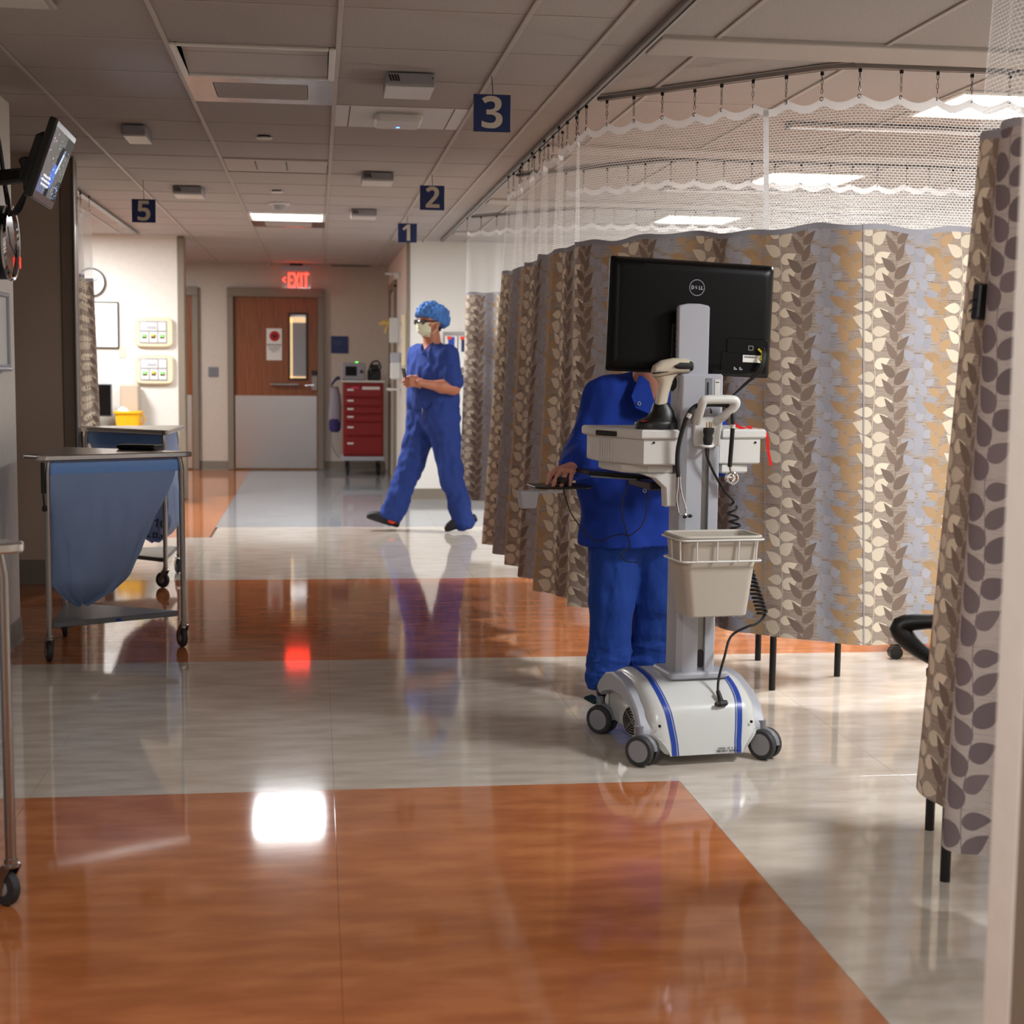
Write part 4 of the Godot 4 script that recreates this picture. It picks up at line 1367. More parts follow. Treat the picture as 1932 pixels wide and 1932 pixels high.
func hamper(label: String, c: Array, h: float, turns: Array, bag_low: float, lean: Vector2, group := "") -> Node3D:
	var mid: Vector2 = (c[0] + c[1] + c[2]) / 3.0
	var t := thing("linen_hamper", label, "linen hamper", Vector3(mid.x, 0, mid.y), 0.0, "")
	var p := []
	for q in c: p.append(q - mid)
	var area: float = (p[1] - p[0]).cross(p[2] - p[0])
	for i in 3:
		var b := B.new()
		var inward: Vector2 = -p[i].normalized() * 0.012
		tube(b, [Vector3(p[i].x, 0.115, p[i].y), Vector3(p[i].x + inward.x * 0.3, h * 0.93, p[i].y + inward.y * 0.3), Vector3(p[i].x + inward.x, h - 0.012, p[i].y + inward.y)], 0.0125, 12)
		part("leg", b, M.steel, t)
		var k := Node3D.new()
		k.name = "caster"
		t.add_child(k, true)
		k.position = Vector3(p[i].x, 0, p[i].y)
		k.rotation.y = turns[i]
		b = B.new()
		lathe(b, [[0.0, 0.120], [0.016, 0.120], [0.016, 0.108], [0.021, 0.106], [0.021, 0.100], [0.014, 0.098], [0.0, 0.097]], Transform3D.IDENTITY, 14)
		for s in [-1, 1]:
			slab(b, [Vector2(-0.016, 0.102), Vector2(0.016, 0.102), Vector2(0.03, 0.05), Vector2(0.03, 0.034), Vector2(0.014, 0.034), Vector2(0.004, 0.07)], 0.003, Transform3D(Basis(Vector3.UP, PI / 2), Vector3(s * 0.017, 0, 0)))
		part("fork", b, M.steel, k)
		b = B.new()
		var q := Transform3D(Basis(Vector3.FORWARD, PI / 2), Vector3(0, 0.0455, -0.022))
		lathe(b, [[0.0, -0.012], [0.030, -0.012], [0.042, -0.010], [0.0455, -0.005], [0.0455, 0.005], [0.042, 0.010], [0.030, 0.012], [0.0, 0.012]], q, 24)
		part("wheel", b, M.wheel_grey, k)
		b = B.new()
		lathe(b, [[0.0, -0.016], [0.012, -0.016], [0.020, -0.0125], [0.020, 0.0125], [0.012, 0.016], [0.0, 0.016]], q, 16)
		part("hub", b, M.rim_grey, k)
	var corner := func(grow: float, r: float, seg: int) -> Array:
		# rounded triangle
		var o := []
		var k := []
		for i in 3: k.append(p[i] + p[i].normalized() * grow)
		for i in 3:
			var a: Vector2 = k[i] + (k[(i + 2) % 3] - k[i]).normalized() * r
			var d: Vector2 = k[i] + (k[(i + 1) % 3] - k[i]).normalized() * r
			for j in seg + 1:
				var s := float(j) / seg
				o.append(a.lerp(k[i], s).lerp(k[i].lerp(d, s), s))
		return o
	var lay := Basis(Vector3.RIGHT, Vector3.BACK, Vector3.DOWN)
	var b := B.new()
	slab(b, corner.call(0.075, 0.07, 5), 0.024, Transform3D(lay, Vector3(0, h + 0.004, 0)), 0.004)
	var lid := part("lid", b, M.brushed, t, "brushed steel lid")
	b = B.new()
	var e: Vector2 = (p[0] - p[1]).normalized()
	rod(b, Vector3(p[0].x, h + 0.010, p[0].y) + Vector3(e.x, 0, e.y) * 0.02, Vector3(p[0].x, h + 0.014, p[0].y) + Vector3(e.x, 0, e.y) * 0.095, 0.009, 10)
	part("hinge_pin", b, M.steel, lid)
	b = B.new()
	slab(b, corner.call(-0.01, 0.035, 2), 0.024, Transform3D(lay, Vector3(0, 0.158, 0)), 0.003)
	part("shelf", b, M.mid_grey_plastic if false else M.shelf_grey, t)
	b = B.new()
	var sp: Vector2 = p[0].lerp(p[1], 0.5)
	var sd: Vector2 = (p[1] - p[0]).normalized()
	var so := Vector2(-sd.y, sd.x) * (-1.0 if Vector2(-sd.y, sd.x).dot(sp) < 0 else 1.0)
	slab(b, rrect(0.026, 0.012, 0.006), 0.002, along(Vector3(sp.x + so.x * 0.0015, 0.158, sp.y + so.y * 0.0015), Vector3(sd.x, 0, sd.y), Vector3.UP))
	part("maker_sticker", b, M.blue_stripe, t)
	# gas strut at the hinge corner
	b = B.new()
	var g: Vector2 = p[0] + p[0].normalized() * 0.022
	rod(b, Vector3(g.x, h - 0.015, g.y), Vector3(g.x, h - 0.145, g.y), 0.009, 10)
	rod(b, Vector3(g.x, h - 0.145, g.y), Vector3(g.x + 0.003, h - 0.20, g.y), 0.004, 8)
	lathe(b, [[0.0, -0.012], [0.010, -0.010], [0.011, 0.0], [0.009, 0.012], [0.0, 0.013]], at(Vector3(g.x + 0.004, h - 0.212, g.y)), 10)
	part("lid_damper", b, M.black_rubber, t)
	# bag: hangs from the triangle and gathers to a rounded bottom
	b = B.new()
	var rings := []
	var loop := 72
	var f := FastNoiseLite.new()
	f.seed = 5 + int(h * 1000) + int(absf(mid.y) * 10)
	f.frequency = 1.0
	var topc: Array = corner.call(-0.004, 0.03, 4)
	var perim := [0.0]
	for i in topc.size(): perim.append(perim[i] + topc[i].distance_to(topc[(i + 1) % topc.size()]))
	for r in 26:
		var k := r / 25.0
		var y := lerpf(h - 0.010, bag_low, k)
		var shrink := 1.0 - 0.30 * pow(k, 1.4) - 0.28 * smoothstep(0.80, 0.97, k) - 0.30 * smoothstep(0.93, 1.0, k)
		var a := PackedVector3Array()
		for j in loop:
			var d: float = perim[-1] * j / loop
			var i := 0
			while i < topc.size() - 1 and perim[i + 1] < d: i += 1
			var v: Vector2 = topc[i].lerp(topc[(i + 1) % topc.size()], (d - perim[i]) / maxf(1e-5, perim[i + 1] - perim[i]))
			var roundv: Vector2 = v.normalized() * 0.21
			v = v.lerp(roundv, smoothstep(0.1, 0.9, k) * 0.75) * shrink + lean * k
			var wr := f.get_noise_3d(cos(j * TAU / loop) * 2.2 + k * 0.6, sin(j * TAU / loop) * 2.2, k * 1.2)
			var fold := f.get_noise_3d(cos(j * TAU / loop) * 7.0 + k * 2.0, sin(j * TAU / loop) * 7.0, k * 1.6 + 20.0)
			v *= 1.0 + (0.09 * wr + 0.055 * fold) * smoothstep(0.02, 0.35, k)
			a.append(Vector3(v.x, y + 0.02 * f.get_noise_2d(j * 0.2, 9.0) * smoothstep(0.5, 1.0, k), v.y))
		rings.append(a)
	loft(b, rings, true, true, 60.0)
	last_bag = rings
	var bag := part("bag", b, M.bag_blue, t, "translucent blue plastic linen bag")
	b = B.new()
	rings = []
	for q in [[0.016, -0.012], [0.020, -0.03], [0.022, -0.055], [0.018, -0.075]]:
		var a := PackedVector3Array()
		for v in corner.call(q[0] - 0.022, 0.03, 4):
			a.append(Vector3(v.x, h + q[1] - (0.012 * sin(v.x * 17.0) if q[1] < -0.05 else 0.0), v.y))
		rings.append(a)
	loft(b, rings, true, false, 60.0)
	part("bag_cuff", b, M.cuff_blue, bag)
	return t

func hampers() -> void:
	mat("cuff_blue", Color(0.42, 0.60, 0.86), 0.35)
	mat("shelf_grey", Color(0.42, 0.44, 0.46), 0.3, 0.3)
	hamper("front linen hamper with full blue bag, a black tray on its steel lid", [Vector2(-1.14, -6.50), Vector2(-0.60, -6.80), Vector2(-1.17, -7.08)], 0.878, [0.35, 0.5, 0.2], 0.215, Vector2(-0.07, 0.05))
	var h2 := hamper("second linen hamper behind the front one, lettered blue bag", [Vector2(-1.36, -9.05), Vector2(-0.86, -8.62), Vector2(-0.84, -9.22)], 0.890, [0.6, 1.0, 0.4], 0.235, Vector2(0.075, 0.05))
	var b: B
	var rings2 := last_bag
	b = B.new()
	for e in [["10", 0.34, 0.085, 0.070], ["LBS)", 0.27, 0.055, 0.060]]:
		# lay the print on the foremost cloth at that height
		var best := Vector3(0, 0, -9)
		for a in rings2:
			for v in a:
				if absf(v.y - e[1]) < 0.03 and absf(v.x - e[2]) < 0.04 and v.z > best.z: best = v
		text_into(b, e[0], e[3], 0.001, Transform3D(Basis.from_euler(Vector3(0.12, 0.35, -0.15)), best + Vector3(0, 0, 0.008)))
	part("bag_print", b, M.ink, h2, "black print on the bag")
	hamper("nearest linen hamper cut off by the left edge, one leg and caster showing", [Vector2(-1.28, -3.20), Vector2(-0.722, -3.55), Vector2(-1.25, -3.85)], 0.860, [0.3, 0.9, 0.5], 0.23, Vector2(-0.1, 0.02))
	b = B.new()
	var rings := []
	for q in [[0.0, 0.055, 0.15], [0.006, 0.062, 0.158], [0.017, 0.064, 0.160], [0.022, 0.060, 0.156], [0.020, 0.052, 0.146]]:
		var a := PackedVector3Array()
		for v in rrect(q[1] * 2, q[2] * 1.15, 0.02): a.append(Vector3(v.x, q[0], v.y))
		rings.append(a)
	loft(b, rings, true, true, 40.0)
	var tr := thing("black_tray", "flat black plastic tray lying on the front hamper's steel lid", "tray", Vector3(-0.80, 0.895, -6.93), 1.25)
	part("tray_body", b, M.black_satin, tr)
	b = B.new()
	box(b, Vector3(0, 0.0205, 0), Vector3(0.085, 0.003, 0.14), 0.001)
	part("tray_mat", b, M.black_rubber, tr)

# ------------------------------------------------------------------ left wall: television, clock, chart holder
func screen_picture() -> ImageTexture:
	var w := 384
	var h := 224
	var im := Image.create(w, h, false, Image.FORMAT_RGBA8)
	var f := FastNoiseLite.new()
	f.seed = 3
	f.frequency = 0.02
	for y in h:
		for x in w:
			var n := f.get_noise_2d(x, y)
			var c := Color(0.36, 0.35, 0.33).lerp(Color(0.45, 0.38, 0.40), clampf(0.5 - x / 300.0 + n, 0, 1))
			if absf(x - 205 - (y - 120) * -0.35) < 26 + 14 * n and y > 40: c = Color(0.09, 0.10, 0.12)
			if Vector2((x - 190) / 46.0, (y - 150) / 44.0).length() < 1.0: c = Color(0.32, 0.42, 0.72)
			if absf((x - 255) * 0.9 + (y - 85) * 0.5) < 12 and absf(y - 90) < 46: c = Color(0.72, 0.78, 0.92)
			if x > 250 and y < 60: c = c.darkened(0.35)
			if x < 130 and y > 168: c = Color(0.34, 0.39, 0.55).lerp(c, 0.4)
			if x > 300 and y > 150: c = Color(0.12, 0.13, 0.15).lerp(c, 0.3 + n)
			im.set_pixel(x, y, c)
	var rng := RandomNumberGenerator.new()
	rng.seed = 12
	for k in 46:
		im.fill_rect(Rect2i(rng.randi() % w, rng.randi() % h, rng.randi_range(2, 7), rng.randi_range(2, 6)), Color(0.9, 0.93, 1.0))
	for k in 16:
		im.fill_rect(Rect2i(rng.randi_range(250, 370), rng.randi_range(165, 215), rng.randi_range(4, 20), rng.randi_range(2, 5)), Color(0.62, 0.72, 1.0))
	return ImageTexture.create_from_image(im)

func left_wall() -> void:
	var t := thing("television", "small wall television tilted down, showing a bluish video with captions", "television", Vector3(-1.37, 2.065, -6.22))
	var sc := Node3D.new()
	sc.name = "set"
	t.add_child(sc, true)
	# local x along the width (far end to near end), z out of the screen
	sc.transform = Transform3D(Basis(Vector3(-0.02, 0, -1), Vector3(0.335, 0.942, 0).normalized(), Vector3(0.942, -0.335, -0.02)).orthonormalized(), Vector3(0.335, 0.0, 0))
	var b := B.new()
	slab(b, rrect(0.50, 0.318, 0.008), 0.03, at(Vector3(0, 0, -0.016)), 0.004)
	box(b, Vector3(0, -0.01, -0.05), Vector3(0.36, 0.22, 0.05), 0.02)
	part("housing", b, M.black_plastic, sc)
	b = B.new()
	slab(b, rrect(0.488, 0.306, 0.006), 0.003, at(Vector3(0, 0, 0.001)))
	part("bezel", b, M.silver_bezel if M.has("silver_bezel") else mat("silver_bezel", Color(0.30, 0.30, 0.31), 0.3, 0.6), sc)
	var m := mat("tv_picture", Color(0.02, 0.02, 0.02), 0.55, 0.0, 0.15)
	m.emission_enabled = true
	m.emission_texture = screen_picture()
	m.emission_operator = BaseMaterial3D.EMISSION_OP_MULTIPLY
	m.emission = Color.WHITE
	m.emission_energy_multiplier = 0.62
	b = B.new()
	var g := [PackedVector3Array([Vector3(-0.238, 0.132, 0.0035), Vector3(0.238, 0.132, 0.0035)]), PackedVector3Array([Vector3(-0.238, -0.125, 0.0035), Vector3(0.238, -0.125, 0.0035)])]
	sheet(b, g, PackedFloat32Array([0, 1]), [0.0, 1.0])
	part("screen", b, m, sc, "lit screen")
	glow("caption_white", Color(0.9, 0.9, 0.9), 0.4)
	b = B.new()
	for e in [["we all play a part in this", -0.055], ["and the community is here to", -0.072], ["help  everyone stay safe", -0.089]]:
		text_into(b, e[0], 0.0145, 0.0006, at(Vector3(-0.10, e[1], 0.0042)), true)
	part("caption_text", b, M.caption_white, sc)
	var l := AreaLight3D.new()
	l.name = "screen_glow"
	l.light_color = Color(0.75, 0.8, 1.0)
	l.light_energy = 0.02
	l.area_size = Vector2(0.47, 0.25)
	l.shadow_enabled = true
	sc.add_child(l, true)
	l.position = Vector3(0, 0, 0.012)
	l.rotation.y = PI
	b = B.new()
	box(b, Vector3(0.03, -0.02, -0.22), Vector3(0.06, 0.24, 0.16), 0.012)
	box(b, Vector3(0.13, -0.035, -0.10), Vector3(0.27, 0.055, 0.06), 0.01, Basis.from_euler(Vector3(0, -0.75, 0.0)))
	box(b, Vector3(0.245, -0.035, 0.01), Vector3(0.04, 0.13, 0.11), 0.008, Basis.from_euler(Vector3(0, 0, 0.34)))
	for s in [-1, 1]: lathe(b, [[0.0, -0.04], [0.022, -0.04], [0.022, 0.04], [0.0, 0.04]], at(Vector3(0.14 + 0.10 * s, -0.03 - 0.03 * s, 0.03)), 14)
	part("wall_arm", b, M.black_plastic, t)
	b = B.new()
	for k in 3:
		tube(b, spline([Vector3(0.22, -0.08, -0.06), Vector3(0.16 - 0.02 * k, -0.16 - 0.01 * k, -0.20), Vector3(0.09, -0.15 + 0.02 * k, -0.34), Vector3(0.05, -0.02, -0.44 - 0.02 * k), Vector3(0.035, 0.14 + 0.02 * k, -0.42), Vector3(0.02, 0.20 + 0.02 * k, -0.25), Vector3(0.015, 0.10, -0.1)], 5), 0.006, 6)
	part("cable", b, M.black_rubber, t)
	# thick round wall clock seen edge-on
	t = thing("wall_clock", "thick black-cased wall clock with a red indicator, on the left wall", "clock", Vector3(-1.37, 1.79, -6.62))
	var q := Transform3D(Basis(Vector3.FORWARD, PI / 2).rotated(Vector3.UP, 0), Vector3.ZERO)
	q = Transform3D(Basis(Vector3(0, 0, -1), Vector3(1, 0, 0), Vector3(0, -1, 0)), Vector3.ZERO)
	b = B.new()
	lathe(b, [[0.0, 0.0], [0.15, 0.0], [0.155, 0.01], [0.155, 0.075], [0.0, 0.076]], q, 40)
	part("case", b, M.black_plastic, t)
	b = B.new()
	lathe(b, [[0.150, 0.070], [0.160, 0.072], [0.163, 0.082], [0.157, 0.092], [0.147, 0.090], [0.150, 0.080]], q, 40)
	part("bezel", b, M.chrome, t)
	b = B.new()
	lathe(b, [[0.0, 0.0765], [0.149, 0.0765], [0.149, 0.079], [0.0, 0.0795]], q, 40)
	part("face", b, M.clock_face if M.has("clock_face") else mat("clock_face", Color(0.72, 0.68, 0.62), 0.15), t)
	b = B.new()
	for k in 12:
		var a := k * TAU / 12
		box(b, Vector3(0.0803, cos(a) * 0.125, sin(a) * 0.125), Vector3(0.001, 0.022, 0.007), 0.0, Basis(Vector3.RIGHT, -a))
	box(b, Vector3(0.082, 0.03, 0.02), Vector3(0.001, 0.08, 0.008), 0.0, Basis(Vector3.RIGHT, 0.6))
	box(b, Vector3(0.083, -0.02, -0.05), Vector3(0.001, 0.12, 0.006), 0.0, Basis(Vector3.RIGHT, -1.9))
	part("hands_and_marks", b, M.ink, t)
	b = B.new()
	slab(b, rrect(0.012, 0.05, 0.005), 0.006, Transform3D(Basis(Vector3.UP, PI / 2), Vector3(0.092, -0.075, -0.140)), 0.002)
	part("indicator_light", b, M.led_red, t)
	# framed chart holder below the clock
	t = thing("chart_holder", "pale framed chart holder on the left wall below the clock", "chart holder", Vector3(-1.37, 1.27, -6.66))
	b = B.new()
	box(b, Vector3(0.012, 0.15, 0), Vector3(0.024, 0.31, 0.26), 0.004)
	part("panel", b, M.paper, t)
	b = B.new()
	for s in [-1, 1]:
		box(b, Vector3(0.022, 0.15, s * 0.135), Vector3(0.03, 0.33, 0.018), 0.004)
		box(b, Vector3(0.022, 0.15 + s * 0.155, 0), Vector3(0.03, 0.018, 0.26), 0.004)
	rod(b, Vector3(0.035, -0.016, -0.14), Vector3(0.035, -0.016, 0.14), 0.010, 10)
	part("frame", b, M.grey_plastic, t)

# ------------------------------------------------------------------ left bay
func left_bay() -> void:
	var zb := -14.17
	for k in 2:
		var t := thing("alarm_panel", ["upper ivory medical gas alarm panel on the left bay's bright wall", "lower ivory medical gas alarm panel on the left bay's bright wall"][k], "alarm panel", Vector3(-1.488, [1.557, 1.215][k], zb), 0.0, "medical gas alarm panels")
		var b := B.new()
		var o := []
		for i in 40:
			var a := i * TAU / 40
			o.append(Vector2(signf(cos(a)) * pow(absf(cos(a)), 0.36) * 0.176, signf(sin(a)) * pow(absf(sin(a)), 0.30) * 0.140))
		slab(b, o, 0.045, at(Vector3(0, 0, 0.0225)), 0.012)
		part("housing", b, M.ivory, t)
		b = B.new()
		slab(b, rrect(0.245, 0.205, 0.008), 0.006, at(Vector3(-0.006, 0, 0.047)), 0.001)
		part("face_plate", b, M.rim_grey, t)
		b = B.new()
		for i in 3:
			box(b, Vector3(-0.086 + i * 0.080, -0.046, 0.051), Vector3(0.070, 0.094, 0.004), 0.001)
		box(b, Vector3(-0.046, 0.052, 0.051), Vector3(0.15, 0.076, 0.004), 0.001)
		box(b, Vector3(0.074, 0.052, 0.051), Vector3(0.070, 0.076, 0.004), 0.001)
		part("module", b, M.white_plastic, t)
		b = B.new()
		slab(b, rrect(0.085, 0.026, 0.008), 0.003, at(Vector3(-0.022, 0.042, 0.054)))
		for e in [[0.09, 0.0], [-0.092, 0.0]]: box(b, Vector3(e[0] - 0.02, 0.094, 0.0515), Vector3(0.07, 0.008, 0.003))
		part("speaker_slot", b, M.grey_plastic, t)
		for i in 3:
			b = B.new()
			box(b, Vector3(-0.086 + i * 0.080, -0.040, 0.0535), Vector3(0.040, 0.034, 0.003), 0.001)
			part("gauge", b, M.ink, t)
			b = B.new()
			box(b, Vector3(-0.090 + i * 0.080, -0.030, 0.0555), Vector3(0.030, 0.020, 0.002), 0.001)
			part("green_indicator", b, M.led_green if i != 1 else M.yellow_green, t)
			b = B.new()
			box(b, Vector3(-0.072 + i * 0.080, -0.046, 0.0555), Vector3(0.012, 0.010, 0.002))
			part("red_indicator", b, M.biohazard_red, t)
	var c := thing("wall_clock", "round white clock with thin black rim half behind the gathered curtain", "clock", Vector3(-2.05, 2.005, zb))
	var b := B.new()
	var q := at(Vector3.ZERO, PI / 2)
	lathe(b, [[0.0, 0.0], [0.118, 0.0], [0.124, 0.02], [0.0, 0.021]], q, 32)
	part("face", b, M.paper, c)
	b = B.new()
	lathe(b, [[0.118, 0.0], [0.130, 0.0], [0.133, 0.02], [0.128, 0.034], [0.119, 0.034], [0.121, 0.02]], q, 32)
	part("rim", b, M.black_plastic, c)
	b = B.new()
	box(b, Vector3(0.03, 0.015, 0.024), Vector3(0.075, 0.007, 0.002), 0, Basis(Vector3.BACK, 0.4))
	box(b, Vector3(-0.01, -0.04, 0.026), Vector3(0.006, 0.095, 0.002), 0, Basis(Vector3.BACK, -0.2))
	part("hands", b, M.ink, c)
	var w := thing("whiteboard", "white board with thin black frame beside the alarm panels", "whiteboard", Vector3(-1.955, 1.41, zb))
	b = B.new()
	box(b, Vector3(0, 0.208, 0.009), Vector3(0.275, 0.405, 0.018))
	part("board", b, M.paper, w)
	b = B.new()
	for s in [-1, 1]:
		box(b, Vector3(s * 0.141, 0.208, 0.012), Vector3(0.010, 0.425, 0.024), 0.002)
		box(b, Vector3(0, 0.208 + s * 0.207, 0.012), Vector3(0.275, 0.010, 0.024), 0.002)
	part("frame", b, M.black_plastic, w)
	var s1 := thing("switch_plate", "ivory switch plate between whiteboard and lower alarm panel", "switch plate", Vector3(-1.782, 1.318, zb))
	b = B.new()
	box(b, Vector3(0, 0.055, 0.004), Vector3(0.066, 0.108, 0.008), 0.003)
	part("plate", b, M.ivory, s1)
	b = B.new()
	box(b, Vector3(0, 0.055, 0.011), Vector3(0.010, 0.024, 0.012), 0.002)
	part("toggle", b, M.white_plastic, s1)
	# counter with a dark monitor, tan chair back and yellow sharps bin
	var k := thing("bay_counter", "low pale counter along the left bay's bright wall", "counter", Vector3(-1.95, 0, -13.86))
	b = B.new()
	box(b, Vector3(0, 0.66, 0), Vector3(1.1, 0.035, 0.60), 0.006)
	part("worktop", b, M.taupe_trim, k)
	b = B.new()
	box(b, Vector3(0, 0.32, 0.0), Vector3(1.05, 0.64, 0.54), 0.006)
	part("cabinet_body", b, M.paint_beige, k)
	var y := thing("sharps_bin", "yellow plastic sharps bin on the left bay counter", "sharps bin", Vector3(-1.695, 0.678, -13.86))
	b = B.new()
	var rr := []
	for e in [[0.0, 0.10, 0.08], [0.005, 0.105, 0.085], [0.135, 0.118, 0.095], [0.14, 0.128, 0.105], [0.158, 0.128, 0.105], [0.158, 0.115, 0.092]]:
		rr.append(ring(Vector3(0, e[0], 0), Vector3.RIGHT, Vector3.BACK, e[1], e[2], 24, 5.0))
	loft(b, rr, true, true, 30.0)
	part("tub", b, M.yellow, y)
	b = B.new()
	tube(b, spline([Vector3(0.112, 0.135, 0.03), Vector3(0.142, 0.11, 0.03), Vector3(0.138, 0.06, 0.03), Vector3(0.108, 0.03, 0.03)], 4), 0.008, 7)
	part("handle", b, M.yellow, y)
	b = B.new()
	rr = []
	for i in 7:
		var a := i / 6.0
		rr.append(ring(Vector3(-0.05 + 0.01 * sin(i * 2.0), 0.15 + 0.05 * a, 0), Vector3.RIGHT, Vector3.BACK, 0.05 * (1.0 - a * a) + 0.004, 0.03 * (1.0 - a) + 0.004, 9))
	loft(b, rr, true, true, 60.0)
	part("tissue", b, M.paper, y, "white tissue sticking out")
	var mo := thing("bay_monitor", "dark flat monitor standing on the left bay counter", "monitor", Vector3(-2.02, 0.678, -13.95), 0.0)
	b = B.new()
	box(b, Vector3(0, 0.255, 0), Vector3(0.34, 0.30, 0.03), 0.006)
	part("housing", b, M.mid_grey_plastic, mo)
	b = B.new()
	box(b, Vector3(0, 0.255, 0.016), Vector3(0.32, 0.28, 0.003))
	part("screen", b, M.lens_dark, mo)
	b = B.new()
	rod(b, Vector3(0, 0.0, -0.02), Vector3(0, 0.15, -0.02), 0.02, 10)
	box(b, Vector3(0, 0.008, 0), Vector3(0.2, 0.016, 0.14), 0.006)
	part("stand", b, M.mid_grey_plastic, mo)
	var cb := thing("paper_towel_case", "taupe rectangular case on the bay counter behind the yellow bin", "case", Vector3(-1.70, 0.678, -14.06))
	b = B.new()
	box(b, Vector3(0, 0.20, 0), Vector3(0.17, 0.40, 0.16), 0.015)
	part("body", b, M.paint_tan, cb)
	b = B.new()
	box(b, Vector3(0, 0.10, 0.081), Vector3(0.12, 0.02, 0.006), 0.002)
	part("slot", b, M.taupe_dark, cb)

# ------------------------------------------------------------------ far end of the corridor
func door(called: String, label: String, x: float, w: float, z: float, window: bool, hinge_left := true) -> Node3D:
	var d := struct(called, label, "door")
	d.position = Vector3(x, 0, z)
	var h := 2.065
	var b := B.new()
	for s in [-1, 1]:
		box(b, Vector3(s * (w / 2 + 0.034), h / 2 + 0.001, 0.02), Vector3(0.072, h - 0.002, 0.10), 0.004)
	box(b, Vector3(0, h + 0.052, 0.02), Vector3(w + 0.14, 0.102, 0.10), 0.004)
	part("door_frame", b, M.taupe_trim, d)
	b = B.new()
	box(b, Vector3(0, h / 2 + 0.012, -0.005), Vector3(w - 0.008, h - 0.016, 0.045), 0.003)
	var leaf := part("door_leaf", b, M.wood, d)
	b = B.new()
	box(b, Vector3(0, 0.455, 0.0195), Vector3(w - 0.03, 0.875, 0.003), 0.001)
	part("kick_plate", b, M.brushed, leaf, "brushed steel kick plate")
	b = B.new()
	box(b, Vector3(0, 0.006, 0.03), Vector3(w, 0.008, 0.06), 0.002)
	part("threshold", b, M.brass, d)
	return d

